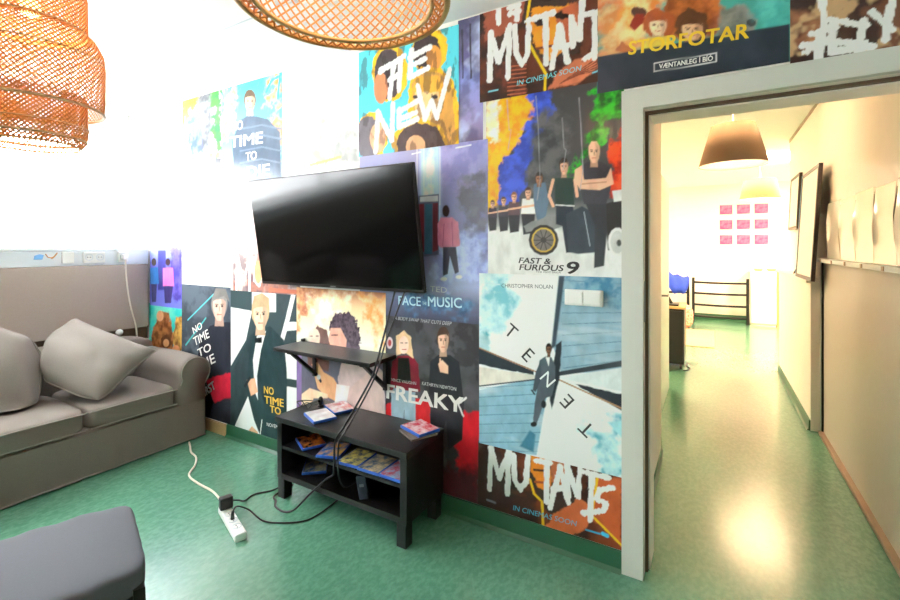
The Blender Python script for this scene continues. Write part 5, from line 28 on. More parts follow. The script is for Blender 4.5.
{'x0': -1.06, 'x1': -0.351, 'z0': 0.422, 'z1': 1.313, 'label': 'tall pale blue poster with diagonal letters around a man in a suit', 'layer': 5, 'step': 0.0038, 'ops': [('f', (226, 236, 236)), ('s', [(-0.009, 0.907), (0.117, 0.91), (0.205, 0.761), (0.106, 0.601), (-0.009, 0.538)], (110, 176, 190), (190, 220, 222), 0.05, 0.05, 9), ('s', [(-0.009, 0.643), (0.072, 0.598), (0.038, 0.491), (-0.009, 0.475)], (70, 150, 166), (130, 180, 190), 0.02, 0.03, 12), ('p', [(0.429, 0.918), (0.718, 0.926), (0.718, 0.471), (0.434, 0.427), (0.395, 0.556)], (130, 160, 176), 0.004, 0.0), ('p', [(-0.009, 0.274), (0.304, 0.384), (0.38, 0.385), (0.315, 0.007), (-0.009, -0.031)], (126, 164, 182), 0.004, 0.0), ('l', [(0.439, 0.871), (0.718, 0.863)], 0.0031, (84, 116, 136), 0.002, 0.002), ('l', [(0.44, 0.818), (0.718, 0.821)], 0.0035, (84, 116, 136), 0.002, 0.002), ('l', [(0.441, 0.766), (0.718, 0.779)], 0.0035, (84, 116, 136), 0.002, 0.002), ('l', [(0.441, 0.714), (0.718, 0.736)], 0.0031, (84, 116, 136), 0.002, 0.002), ('l', [(0.442, 0.661), (0.718, 0.694)], 0.0035, (84, 116, 136), 0.002, 0.002), ('l', [(0.443, 0.609), (0.718, 0.652)], 0.0035, (84, 116, 136), 0.002, 0.002), ('l', [(0.444, 0.557), (0.718, 0.609)], 0.0032, (84, 116, 136), 0.002, 0.002), ('l', [(0.445, 0.504), (0.718, 0.567)], 0.0032, (84, 116, 136), 0.002, 0.002), ('l', [(0.446, 0.452), (0.718, 0.525)], 0.0035, (84, 116, 136), 0.002, 0.002), ('l', [(-0.009, 0.285), (0.34, 0.36)], 0.0035, (80, 122, 144), 0.002, 0.002), ('l', [(-0.009, 0.237), (0.34, 0.313)], 0.0039, (80, 122, 144), 0.002, 0.002), ('l', [(-0.009, 0.19), (0.34, 0.266)], 0.0035, (80, 122, 144), 0.002, 0.002), ('l', [(-0.009, 0.143), (0.34, 0.219)], 0.0038, (80, 122, 144), 0.002, 0.002), ('l', [(-0.009, 0.095), (0.34, 0.172)], 0.0035, (80, 122, 144), 0.002, 0.002), ('l', [(-0.009, 0.048), (0.34, 0.125)], 0.0035, (80, 122, 144), 0.002, 0.002), ('l', [(-0.009, 0.0), (0.34, 0.079)], 0.0039, (80, 122, 144), 0.002, 0.002), ('l', [(-0.009, -0.047), (0.34, 0.032)], 0.0035, (80, 122, 144), 0.002, 0.002), ('n', (196, 206, 206), 5, 0.56, 0.15, 0.5, 0.4, 2.0), ('s', [(0.458, 0.957), (0.718, 0.926), (0.718, 0.747), (0.569, 0.783)], (60, 110, 140), (110, 150, 170), 0.03, 0.05, 12), ('p', [(0.424, 0.889), (0.453, 0.89), (0.409, 0.553), (0.385, 0.531)], (56, 70, 82), 0.006, 0.0), ('p', [(-0.009, 0.501), (0.299, 0.417), (0.299, 0.398), (-0.009, 0.411)], (44, 50, 58), 0.003, 0.003), ('p', [(-0.009, 0.401), (0.309, 0.399), (0.309, 0.379), (-0.009, 0.295)], (206, 200, 190), 0.004, 0.0), ('l', [(-0.009, 0.501), (0.39, 0.396)], 0.007, (150, 110, 84), 0.0, 0.002), ('l', [(-0.009, 0.295), (0.32, 0.381)], 0.0072, (54, 60, 66), 0.0, 0.002), ('p', [(0.409, 0.428), (0.718, 0.525), (0.718, 0.498), (0.419, 0.41)], (52, 58, 66), 0.003, 0.0), ('p', [(0.419, 0.405), (0.718, 0.493), (0.718, 0.382), (0.429, 0.402)], (206, 214, 214), 0.004, 0.0), ('p', [(0.496, 0.388), (0.718, 0.373), (0.718, 0.293), (0.596, 0.344)], (42, 46, 54), 0.003, 0.003), ('l', [(0.409, 0.399), (0.718, 0.306)], 0.008, (156, 120, 92), 0.0, 0.002), ('p', [(0.315, 0.007), (0.365, 0.296), (0.429, 0.388), (0.718, 0.293), (0.718, -0.01)], (228, 238, 238), 0.004, 0.0), ('s', [(0.569, 0.182), (0.718, 0.257), (0.718, -0.001), (0.614, 0.054)], (84, 160, 178), (190, 222, 224), 0.03, 0.05, 9), ('p', [(0.649, 0.235), (0.718, 0.257), (0.718, 0.168)], (150, 200, 206), 0.006, 0.0), ('p', [(0.38, 0.288), (0.409, 0.558), (0.439, 0.585), (0.429, 0.402), (0.39, 0.242)], (40, 44, 52), 0.004, 0.003), ('p', [(0.33, 0.475), (0.36, 0.499), (0.39, 0.497), (0.409, 0.457), (0.405, 0.37), (0.39, 0.309), (0.36, 0.295), (0.335, 0.222), (0.315, 0.159), (0.294, 0.155), (0.304, 0.256), (0.315, 0.326), (0.315, 0.395)], (76, 84, 94), 0.003, 0.002), ('p', [(0.309, 0.414), (0.335, 0.476), (0.34, 0.389), (0.309, 0.316), (0.294, 0.323)], (66, 74, 84), 0.003, 0.0), ('p', [(0.36, 0.494), (0.38, 0.496), (0.375, 0.452)], (230, 230, 228), 0.003, 0.0), ('p', [(0.368, 0.519), (0.382, 0.521), (0.384, 0.497), (0.366, 0.495)], (89, 62, 48), 0.003, 0.0), ('p', [(0.39, 0.54), (0.389, 0.528), (0.384, 0.518), (0.378, 0.512), (0.372, 0.512), (0.365, 0.516), (0.361, 0.525), (0.36, 0.536), (0.361, 0.548), (0.365, 0.558), (0.372, 0.563), (0.378, 0.564), (0.384, 0.56), (0.389, 0.551)], (32, 28, 28), 0.003, 0.002), ('p', [(0.363, 0.544), (0.369, 0.557), (0.381, 0.558), (0.387, 0.547), (0.387, 0.532), (0.384, 0.517), (0.379, 0.506), (0.371, 0.505), (0.366, 0.515), (0.363, 0.529)], (112, 78, 60), 0.003, 0.0), ('p', [(0.378, 0.555), (0.387, 0.547), (0.387, 0.532), (0.384, 0.517), (0.379, 0.506), (0.38, 0.527)], (89, 62, 48), 0.008, 0.0), ('p', [(0.373, 0.526), (0.372, 0.524), (0.371, 0.523), (0.37, 0.522), (0.368, 0.522), (0.367, 0.522), (0.366, 0.524), (0.366, 0.525), (0.366, 0.527), (0.367, 0.529), (0.368, 0.53), (0.37, 0.53), (0.371, 0.529), (0.372, 0.528)], (120, 84, 64), 0.006, 0.0), ('p', [(0.361, 0.54), (0.368, 0.559), (0.382, 0.561), (0.389, 0.542), (0.382, 0.548), (0.369, 0.545)], (32, 28, 28), 0.003, 0.0), ('l', [(0.367, 0.536), (0.372, 0.536)], 0.0023, (61, 42, 33), 0.0, 0.002), ('p', [(0.373, 0.533), (0.373, 0.532), (0.372, 0.531), (0.37, 0.531), (0.369, 0.531), (0.368, 0.531), (0.367, 0.532), (0.367, 0.533), (0.367, 0.534), (0.368, 0.535), (0.369, 0.535), (0.37, 0.535), (0.372, 0.535), (0.373, 0.534)], (46, 38, 38), 0.003, 0.0), ('l', [(0.383, 0.538), (0.377, 0.537)], 0.0025, (61, 42, 33), 0.0, 0.002), ('p', [(0.383, 0.535), (0.383, 0.533), (0.382, 0.532), (0.381, 0.532), (0.379, 0.532), (0.378, 0.532), (0.377, 0.533), (0.377, 0.534), (0.377, 0.535), (0.378, 0.536), (0.379, 0.536), (0.381, 0.537), (0.382, 0.536), (0.383, 0.536)], (46, 38, 38), 0.003, 0.0), ('l', [(0.375, 0.532), (0.376, 0.524)], 0.0023, (61, 42, 33), 0.0, 0.002), ('l', [(0.371, 0.517), (0.379, 0.518)], 0.0022, (61, 42, 33), 0.0, 0.002), ('p', [(0.316, 0.16), (0.314, 0.154), (0.309, 0.148), (0.303, 0.145), (0.296, 0.143), (0.289, 0.144), (0.284, 0.148), (0.283, 0.153), (0.284, 0.159), (0.289, 0.164), (0.296, 0.168), (0.303, 0.17), (0.309, 0.168), (0.314, 0.165)], (30, 32, 36), 0.003, 0.0), ('p', [(0.363, 0.266), (0.362, 0.257), (0.358, 0.25), (0.353, 0.245), (0.347, 0.244), (0.342, 0.247), (0.338, 0.253), (0.337, 0.261), (0.338, 0.27), (0.342, 0.278), (0.347, 0.282), (0.353, 0.283), (0.358, 0.28), (0.362, 0.274)], (36, 38, 44), 0.003, 0.0), ('p', [(0.226, 0.032), (0.279, 0.123), (0.309, 0.109), (0.299, 0.018)], (60, 110, 132), 0.006, 0.0), ('l', [(0.289, 0.322), (0.304, 0.305)], 0.008, (40, 44, 50), 0.0, 0.002), ('l', [(0.038, 0.84), (0.117, 0.836)], 0.006, (180, 206, 210), 0.0, 0.002)], 'txt': [('CHRISTOPHER NOLAN', (0.128, 0.822), (0.395, 0.827), 0.019, (44, 60, 70), 0.0, 'caption_lettering', 0.0), ('T', (0.18, 0.603), None, 0.0675, (30, 34, 38), -38, 'title_letter', 0.0), ('E', (0.271, 0.493), None, 0.0675, (30, 34, 38), -42, 'title_letter', 0.0), ('N', (0.37, 0.388), None, 0.0607, (232, 236, 236), -45, 'title_letter', 0.0), ('E', (0.463, 0.298), None, 0.0675, (30, 34, 38), 138, 'title_letter', 0.0), ('T', (0.554, 0.186), None, 0.0675, (30, 34, 38), 142, 'title_letter', 0.0)]}]

# ------------------------------------------------------------------ materials
def lin(c):
    return tuple((x/255/12.92 if x/255 <= .04045 else ((x/255+.055)/1.055)**2.4) for x in c[:3])
def mat(name, c, rough=.6, metal=0., var=.06, scale=30., bump=0., bscale=120., spec=.5, stretch=(1,1,1), c2=None):
    m = bpy.data.materials.new(name); m.use_nodes = True
    nt = m.node_tree; N = nt.nodes; b = N['Principled BSDF']
    b.inputs['Roughness'].default_value = rough; b.inputs['Metallic'].default_value = metal
    b.inputs['Specular IOR Level'].default_value = spec
    tc = N.new('ShaderNodeTexCoord'); mp = N.new('ShaderNodeMapping'); mp.inputs['Scale'].default_value = stretch
    nt.links.new(tc.outputs['Object'], mp.inputs['Vector'])
    no = N.new('ShaderNodeTexNoise'); no.inputs['Scale'].default_value = scale; no.inputs['Detail'].default_value = 4
    nt.links.new(mp.outputs[0], no.inputs['Vector'])
    mx = N.new('ShaderNodeMix'); mx.data_type = 'RGBA'
    l = lin(c); h = lin(c2) if c2 else tuple(min(.95, x*(1+var)) for x in l)
    l0 = l if c2 else tuple(x*(1-var) for x in l)
    mx.inputs[6].default_value = (*l0, 1); mx.inputs[7].default_value = (*h, 1)
    if c2:
        rp = N.new('ShaderNodeMapRange'); rp.inputs[1].default_value = .38; rp.inputs[2].default_value = .66
        nt.links.new(no.outputs[0], rp.inputs[0]); nt.links.new(rp.outputs[0], mx.inputs[0])
    else:
        nt.links.new(no.outputs[0], mx.inputs[0])
    nt.links.new(mx.outputs[2], b.inputs['Base Color'])
    if bump:
        n2 = N.new('ShaderNodeTexNoise'); n2.inputs['Scale'].default_value = bscale; n2.inputs['Detail'].default_value = 3
        nt.links.new(mp.outputs[0], n2.inputs['Vector'])
        bp = N.new('ShaderNodeBump'); bp.inputs['Strength'].default_value = bump; bp.inputs['Distance'].default_value = .004
        nt.links.new(n2.outputs[0], bp.inputs['Height']); nt.links.new(bp.outputs[0], b.inputs['Normal'])
    return m
def emit(name, c, s):
    m = bpy.data.materials.new(name); m.use_nodes = True; b = m.node_tree.nodes['Principled BSDF']
    b.inputs['Base Color'].default_value = (*lin(c), 1)
    b.inputs['Emission Color'].default_value = (*lin(c), 1); b.inputs['Emission Strength'].default_value = s
    return m
def glass(name, tint=(1, 1, 1), refl=.06):
    m = bpy.data.materials.new(name); m.use_nodes = True; nt = m.node_tree; nt.nodes.clear()
    o = nt.nodes.new('ShaderNodeOutputMaterial'); t = nt.nodes.new('ShaderNodeBsdfTransparent'); g = nt.nodes.new('ShaderNodeBsdfGlossy')
    t.inputs[0].default_value = (*tint, 1); g.inputs['Roughness'].default_value = .02
    x = nt.nodes.new('ShaderNodeMixShader'); x.inputs[0].default_value = refl
    nt.links.new(t.outputs[0], x.inputs[1]); nt.links.new(g.outputs[0], x.inputs[2]); nt.links.new(x.outputs[0], o.inputs[0])
    return m
def milky(name):
    m = bpy.data.materials.new(name); m.use_nodes = True; nt = m.node_tree; nt.nodes.clear()
    o = nt.nodes.new('ShaderNodeOutputMaterial'); t = nt.nodes.new('ShaderNodeBsdfTransparent'); d = nt.nodes.new('ShaderNodeBsdfDiffuse')
    d.inputs[0].default_value = (.85, .8, .72, 1); x = nt.nodes.new('ShaderNodeMixShader'); x.inputs[0].default_value = .984
    nt.links.new(t.outputs[0], x.inputs[1]); nt.links.new(d.outputs[0], x.inputs[2]); nt.links.new(x.outputs[0], o.inputs[0])
    return m
def strip(name, c, ct):
    m = mat(name, c, .55, 0, .18, 40, 0, 1, .4); nt = m.node_tree; N = nt.nodes
    t = N.new('ShaderNodeBsdfTranslucent'); t.inputs[0].default_value = (*lin(ct), 1); x = N.new('ShaderNodeMixShader'); x.inputs[0].default_value = .3
    nt.links.new(N['Principled BSDF'].outputs[0], x.inputs[1]); nt.links.new(t.outputs[0], x.inputs[2]); nt.links.new(x.outputs[0], N['Material Output'].inputs[0])
    return m
M = dict(
 floor=mat('green_linoleum', (80,130,106), .2, 0, .1, 55, 0, 30, .9, (1,.6,1), (94,144,120)),
 ceiling=mat('ceiling_paint', (244,244,242), .8, 0, .02, 20),
 wall=mat('wall_paint', (236,234,228), .7, 0, .03, 15, .05),
 warmwall=mat('corridor_paint', (244,236,228), .55, 0, .03, 15, .05),
 frame=mat('door_frame_paint', (206,206,198), .4, 0, .03, 12),
 gasket=mat('brown_gasket', (96,72,54), .6),
 skirt=mat('green_skirting', (42,92,66), .4, 0, .08, 20),
 tan=mat('tan_skirting', (190,158,110), .5, 0, .1, 20),
 white=mat('white_plastic', (236,236,232), .35, 0, .02, 10),
 offw=mat('trunking_plastic', (216,222,226), .4, 0, .02, 10),
 panel=mat('grey_brown_panel', (166,152,142), .6, 0, .05, 60),
 mid=mat('grey_wall_paint', (206,201,194), .7, 0, .04, 15),
 parapet=mat('brown_wall', (112,96,82), .7, 0, .06, 20),
 cream=mat('cream_shade', (236,206,160), .8, 0, .05, 200),
 console=mat('navy_plastic', (44,50,62), .35, 0, .1, 20),
 sofa=mat('grey_sofa_fabric', (128,119,112), .9, 0, .1, 160, .25, 500, .2),
 sofapipe=mat('sofa_piping', (150,143,136), .9, 0, .06, 160, .1, 400, .2),
 pillow=mat('pillow_fabric', (134,126,120), .85, 0, .08, 150, .25, 450, .2),
 ottoman=mat('charcoal_fabric', (84,86,94), .75, 0, .06, 120, .12, 300, .3),
 black=mat('black_wood', (15,13,13), .38, 0, .25, 18, .04, 60, .4, (1,12,12)),
 blackp=mat('black_plastic', (22,22,24), .35, 0, .1, 20),
 blackm=mat('black_metal', (26,26,28), .45, .4, .1, 20),
 screen=mat('tv_screen', (7,7,9), .11, 0, .1, 3, 0, 1, .3),
 bezel=mat('tv_bezel', (46,42,42), .35, .5, .05, 20),
 bamboo=strip('bamboo_strip', (204,150,86), (236,166,84)),
 bamboorim=mat('bamboo_rim', (222,176,116), .5, 0, .15, 60),
 bulb=emit('lamp_bulb', (255,206,140), 3),
 bulb2=emit('corridor_bulb', (255,210,140), 20),
 taupe=mat('taupe_shade', (148,122,96), .8, 0, .05, 200, .1, 400),
 shadein=mat('shade_lining', (240,234,222), .7),
 dvd=mat('blue_case', (36,92,190), .3, 0, .06, 30),
 tanbook=mat('brown_card', (112,98,84), .7, 0, .06, 40),
 steel=mat('steel', (150,150,150), .3, .9, .05, 30),
 cable_w=mat('white_cable', (226,218,200), .5),
 cable_b=mat('black_cable', (20,20,22), .45),
 paper=mat('silver_paper', (214,210,204), .22, .35, .04, 5, .05, 6),
 pale=mat('pale_paper', (246,240,230), .6, 0, .02, 8),
 pink=mat('pink_paper', (200,70,130), .7, 0, .1, 14, 0, 1, .3, (1,1,1), (222,120,160)),
 darkframe=mat('dark_frame', (40,26,24), .4, 0, .15, 30),
 blueedge=mat('blue_edge', (60,150,200), .5),
 greypanel=mat('grey_board', (194,188,180), .45, 0, .04, 30),
 rail=mat('brown_rail', (150,126,106), .4, 0, .08, 20),
 stile=mat('grey_green_stile', (190,196,190), .4, 0, .04, 20),
 leaf=mat('pale_green_leaf', (196,214,204), .35, 0, .03, 10),
 wood=mat('birch_wood', (226,176,104), .5, 0, .1, 12, 0, 1, .4, (1,1,8)),
 carton=mat('cardboard', (220,174,124), .8, 0, .06, 20),
 whitecab=mat('white_laminate', (238,236,230), .4, 0, .02, 10),
 blue=mat('blue_cloth', (40,70,190), .8, 0, .2, 30, .2, 60),
 redcloth=mat('red_striped_cloth', (204,120,104), .8, 0, .1, 30, 0, 1, .3, (1,1,1), (230,200,180)),
 fillglow=emit('fill_panel_glow', (255,214,178), 185),
 glass=glass('window_glass'), diffuser=milky('lamp_diffuser'),
)
def poster_material():
    m = bpy.data.materials.new('printed_paper'); m.use_nodes = True; nt = m.node_tree; N = nt.nodes; b = N['Principled BSDF']
    a = N.new('ShaderNodeVertexColor'); a.layer_name = 'print'
    nt.links.new(a.outputs['Color'], b.inputs['Base Color'])
    b.inputs['Roughness'].default_value = .2; b.inputs['Specular IOR Level'].default_value = .36
    tc = N.new('ShaderNodeTexCoord'); mp = N.new('ShaderNodeMapping'); mp.inputs['Scale'].default_value = (9, 1, 1.6)
    n = N.new('ShaderNodeTexNoise'); n.inputs['Scale'].default_value = 1.6; n.inputs['Detail'].default_value = 2
    nt.links.new(tc.outputs['Object'], mp.inputs[0]); nt.links.new(mp.outputs[0], n.inputs['Vector'])
    bp = N.new('ShaderNodeBump'); bp.inputs['Strength'].default_value = .5; bp.inputs['Distance'].default_value = .006
    nt.links.new(n.outputs[0], bp.inputs['Height']); nt.links.new(bp.outputs[0], b.inputs['Normal'])
    return m
M['poster'] = poster_material()
_inks = {}
def ink(c):
    if c not in _inks: _inks[c] = mat('ink_%d' % len(_inks), c, .35, 0, .02, 10)
    return _inks[c]
# ------------------------------------------------------------------ object helpers
ORG = {}
def thing(name, label, cat, loc=(0,0,0), group=None, rotz=0.):
    o = bpy.data.objects.new(name, None); C.objects.link(o); o.location = loc; o.rotation_euler = (0,0,rotz)
    o.empty_display_size = .05
    o['label'] = label; o['category'] = cat
    if group: o['group'] = group
    ORG[o.name] = Vector(loc); return o
def obj(name, bm, m, parent=None, smooth=False, local=False, label=None):
    """link one mesh; bm is authored in world space (or in the parent's own space when local)"""
    if isinstance(bm, bmesh.types.BMesh):
        bmesh.ops.recalc_face_normals(bm, faces=bm.faces)
        me = bpy.data.meshes.new(name); bm.to_mesh(me); bm.free()
    else: me = bm
    if parent is not None:
        if not local: me.transform(Matrix.Translation(-ORG[parent.name]))
        org = ORG[parent.name]
    else:
        if not local:
            vs = [v.co for v in me.vertices]
            org = Vector(((min(v.x for v in vs)+max(v.x for v in vs))/2, (min(v.y for v in vs)+max(v.y for v in vs))/2, min(v.z for v in vs)))
            me.transform(Matrix.Translation(-org))
        else: org = Vector((0,0,0))
    if smooth:
        for p in me.polygons: p.use_smooth = True
    if m is not None:
        for x in (m if isinstance(m, (list, tuple)) else [m]): me.materials.append(x)
    o = bpy.data.objects.new(name, me); C.objects.link(o)
    if parent is not None: o.parent = parent
    else: o.location = org
    ORG[o.name] = org
    if label: o['label'] = label
    return o
def tag(o, label, cat, group=None):
    o['label'] = label; o['category'] = cat
    if group: o['group'] = group
    return o
def struct(name, bm, m, parent=None, smooth=False):
    o = obj(name, bm, m, parent, smooth); o['kind'] = 'structure'
    return o
def add_box(bm, x0, x1, y0, y1, z0, z1, bev=0., seg=2):
    r = bmesh.ops.create_cube(bm, size=1.)
    for v in r['verts']:
        v.co = Vector((x0+(v.co.x+.5)*(x1-x0), y0+(v.co.y+.5)*(y1-y0), z0+(v.co.z+.5)*(z1-z0)))
    if bev:
        es = list({e for v in r['verts'] for e in v.link_edges})
        bmesh.ops.bevel(bm, geom=es, offset=bev, segments=seg, profile=.5, affect='EDGES')
    return bm
def box(*a, **k): return add_box(bmesh.new(), *a, **k)
def add_tube(bm, pts, r, n=8, smooth_steps=0, caps=True, r2=None):
    P = [Vector(p) for p in pts]
    if smooth_steps and len(P) > 2:
        Q = []
        for i in range(len(P)-1):
            a = P[max(i-1,0)]; b = P[i]; c = P[i+1]; d = P[min(i+2,len(P)-1)]
            for k in range(smooth_steps):
                t = k/smooth_steps
                Q.append(.5*((2*b)+(-a+c)*t+(2*a-5*b+4*c-d)*t*t+(-a+3*b-3*c+d)*t**3))
        Q.append(P[-1]); P = Q
    rings = []; up = None
    for i, p in enumerate(P):
        t = (P[min(i+1,len(P)-1)]-P[max(i-1,0)]).normalized()
        if up is None: up = Vector((0,0,1)) if abs(t.z) < .9 else Vector((1,0,0))
        s = t.cross(up).normalized(); up = s.cross(t).normalized()
        rr = r if r2 is None else r+(r2-r)*i/(len(P)-1)
        rings.append([bm.verts.new(p+rr*(math.cos(2*PI*k/n)*s+math.sin(2*PI*k/n)*up)) for k in range(n)])
    for a, b in zip(rings, rings[1:]):
        for k in range(n): bm.faces.new((a[k], a[(k+1)%n], b[(k+1)%n], b[k]))
    if caps: bm.faces.new(rings[0][::-1]); bm.faces.new(rings[-1])
    return bm
def tube(*a, **k): return add_tube(bmesh.new(), *a, **k)
def add_lathe(bm, prof, cx, cy, n=40, close=False):
    rings = []
    for r, z in prof:
        rings.append([bm.verts.new((cx+r*math.cos(2*PI*k/n), cy+r*math.sin(2*PI*k/n), z)) for k in range(n)])
    seq = list(zip(rings, rings[1:]))
    if close: seq.append((rings[-1], rings[0]))
    for a, b in seq:
        for k in range(n): bm.faces.new((a[k], a[(k+1)%n], b[(k+1)%n], b[k]))
    return bm
def lathe(*a, **k): return add_lathe(bmesh.new(), *a, **k)
def add_prism(bm, prof, axis, a0, a1):
    """extrude closed 2-D profile along axis ('x': profile is (y,z); 'y': (x,z); 'z': (x,y))"""
    def P(p, a): return {'x': (a, p[0], p[1]), 'y': (p[0], a, p[1]), 'z': (p[0], p[1], a)}[axis]
    A = [bm.verts.new(P(p, a0)) for p in prof]; B = [bm.verts.new(P(p, a1)) for p in prof]
    n = len(prof)
    for k in range(n): bm.faces.new((A[k], A[(k+1)%n], B[(k+1)%n], B[k]))
    bm.faces.new(A[::-1]); bm.faces.new(B); return bm
def prism(*a, **k): return add_prism(bmesh.new(), *a, **k)
def rbox(x0, x1, y0, y1, z0, z1, e=5., nu=16, puff=0., wr=0., seed=0):
    """soft upholstered block: subdivided box pushed onto a rounded super-ellipsoid skin"""
    bm = bmesh.new(); bmesh.ops.create_cube(bm, size=2.)
    bmesh.ops.subdivide_edges(bm, edges=bm.edges[:], cuts=nu, use_grid_fill=True)
    rnd = random.Random(seed); ph = [rnd.uniform(0, 6) for _ in range(6)]
    for v in bm.verts:
        c = v.co; m = max(abs(c.x), abs(c.y), abs(c.z)); L = (abs(c.x)**e+abs(c.y)**e+abs(c.z)**e)**(1/e)
        q = c*(m/L)
        q.z *= 1+puff*(1-abs(c.x)**2)*(1-abs(c.y)**2)
        w = wr*(math.sin(9*q.x+5*q.y+ph[0])*math.sin(7*q.y+ph[1])+.5*math.sin(17*q.x+ph[2])*math.sin(13*q.z+11*q.y+ph[3]))
        q += c.normalized()*w
        v.co = Vector(((x0+x1)/2+q.x*(x1-x0)/2, (y0+y1)/2+q.y*(y1-y0)/2, (z0+z1)/2+q.z*(z1-z0)/2))
    return bm
# ------------------------------------------------------------------ poster printing (numpy, in poster metres)
def vnoise(x, z, seed):
    r = np.random.RandomState(seed % 100000); T = r.rand(64, 64)
    xi = np.floor(x).astype(int); zi = np.floor(z).astype(int); fx = x-xi; fz = z-zi
    fx = fx*fx*(3-2*fx); fz = fz*fz*(3-2*fz)
    a = T[xi % 64, zi % 64]; b = T[(xi+1) % 64, zi % 64]; c = T[xi % 64, (zi+1) % 64]; d = T[(xi+1) % 64, (zi+1) % 64]
    return (a*(1-fx)+b*fx)*(1-fz)+(c*(1-fx)+d*fx)*fz
def fbm(x, z, seed, o=4):
    s = 0; A = .5; t = 0
    for k in range(o):
        s = s+A*vnoise(x*2**k+k*7.3, z*2**k+k*3.1, seed+k); t += A; A *= .55
    return s/t
def sdf_poly(X, Z, pts):
    d = np.full(X.shape, 1e9); ins = np.zeros(X.shape, bool); n = len(pts)
    for i in range(n):
        ax, az = pts[i]; bx, bz = pts[(i+1) % n]
        ex, ez = bx-ax, bz-az; L = ex*ex+ez*ez+1e-12
        t = np.clip(((X-ax)*ex+(Z-az)*ez)/L, 0, 1)
        d = np.minimum(d, (X-ax-t*ex)**2+(Z-az-t*ez)**2)
        cond = (az > Z) != (bz > Z)
        with np.errstate(divide='ignore', invalid='ignore'):
            xc = ax+(Z-az)/(ez if abs(ez) > 1e-12 else 1e-12)*ex
        ins ^= cond & (X < xc)
    d = np.sqrt(d); return np.where(ins, -d, d)
def sdf_line(X, Z, pts):
    d = np.full(X.shape, 1e9)
    for (ax, az), (bx, bz) in zip(pts, pts[1:]):
        ex, ez = bx-ax, bz-az; L = ex*ex+ez*ez+1e-12
        t = np.clip(((X-ax)*ex+(Z-az)*ez)/L, 0, 1)
        d = np.minimum(d, (X-ax-t*ex)**2+(Z-az-t*ez)**2)
    return np.sqrt(d)
def paint(spec):
    w = spec['x1']-spec['x0']; h = spec['z1']-spec['z0']; st = spec['step']
    nx = max(2, int(w/st)); nz = max(2, int(h/st))
    xs = np.linspace(0, w, nx+1); zs = np.linspace(0, h, nz+1)
    X, Z = np.meshgrid(xs, zs); col = np.zeros(X.shape+(3,))
    seed = int(abs(spec['x0']*977+spec['z0']*313))+1
    for op in spec['ops']:
        seed += 11; k = op[0]
        if k == 'f': col[:] = lin(op[1])
        elif k == 'v':
            f = 1-Z/h; fr = [a for a, _ in op[1]]; L = [lin(c) for _, c in op[1]]
            for j in range(3): col[..., j] = np.interp(f, fr, [c[j] for c in L])
        elif k == 'n':
            _, c, sc, thr, wd, am, sx, sz = op
            n = fbm(X*sc*sx+seed, Z*sc*sz, seed); a = np.clip((n-thr+wd/2)/wd, 0, 1)*am
            col[:] = col*(1-a[..., None])+np.array(lin(c))*a[..., None]
        else:
            pts = op[1]
            if k == 'l': pad = op[2]+op[4]*2+op[5]*2
            elif k == 'p': pad = op[3]+op[4]*2
            else: pad = op[4]+op[5]*2
            pad += .004
            i0 = max(0, int((min(p[0] for p in pts)-pad)/w*nx)); i1 = min(nx+1, int((max(p[0] for p in pts)+pad)/w*nx)+2)
            j0 = max(0, int((min(p[1] for p in pts)-pad)/h*nz)); j1 = min(nz+1, int((max(p[1] for p in pts)+pad)/h*nz)+2)
            if i1 <= i0 or j1 <= j0: continue
            x = X[j0:j1, i0:i1]; z = Z[j0:j1, i0:i1]; s = col[j0:j1, i0:i1]
            if k == 'l':
                _, _, wd, c, rough, soft = op
                d = sdf_line(x, z, pts)-wd/2
                if rough: d = d+(fbm(x*110, z*22, seed)-.5)*rough*1.1
                cc = np.array(lin(c))
            elif k == 'p':
                _, _, c, soft, rough = op
                d = sdf_poly(x, z, pts)
                if rough: d = d+(fbm(x*32, z*32, seed)-.5)*rough*3
                cc = np.array(lin(c))*(.76+.48*fbm(x*26, z*15, seed+2))[..., None]
            else:
                _, _, c, c2, soft, rough, sc = op
                d = sdf_poly(x, z, pts)+(fbm(x*sc*1.6, z*sc*1.6, seed)-.5)*rough*4
                n = np.clip((fbm(x*sc*1.7+3, z*sc*1.7, seed+5)-.35)/.32, 0, 1)[..., None]
                cc = np.array(lin(c))*(1-n)+np.array(lin(c2))*n
            a = np.clip(.5-d/(2*max(soft, .0015)), 0, 1); a = (a*a*(3-2*a))[..., None]
            s[:] = s*(1-a)+cc*a
    return xs, zs, np.clip(col*1.28, .004, .86)
def text_mesh(t, bold=0.):
    cu = bpy.data.curves.new('lettering', 'FONT'); cu.body = t; cu.size = 1.; cu.resolution_u = 3; cu.extrude = 0.
    to = bpy.data.objects.new('lettering', cu); C.objects.link(to)
    dg = bpy.context.evaluated_depsgraph_get(); dg.update()
    me = bpy.data.meshes.new_from_object(to.evaluated_get(dg)); bpy.data.objects.remove(to); bpy.data.curves.remove(cu)
    if bold:                                     # heavier strokes: a few shifted copies of every letter
        bm = bmesh.new()
        for dx, dy in ((-1, -.6), (1, -.6), (-1, .6), (1, .6)):
            n0 = len(bm.verts); bm.from_mesh(me); bm.verts.ensure_lookup_table()
            for v in bm.verts[n0:]: v.co.x += dx*bold*1.3; v.co.y += dy*bold*1.3; v.co.z = .01*(dx+2*dy)
        bm.to_mesh(me); bm.free()
    return me
WALL = 2.125
poster_n = 0
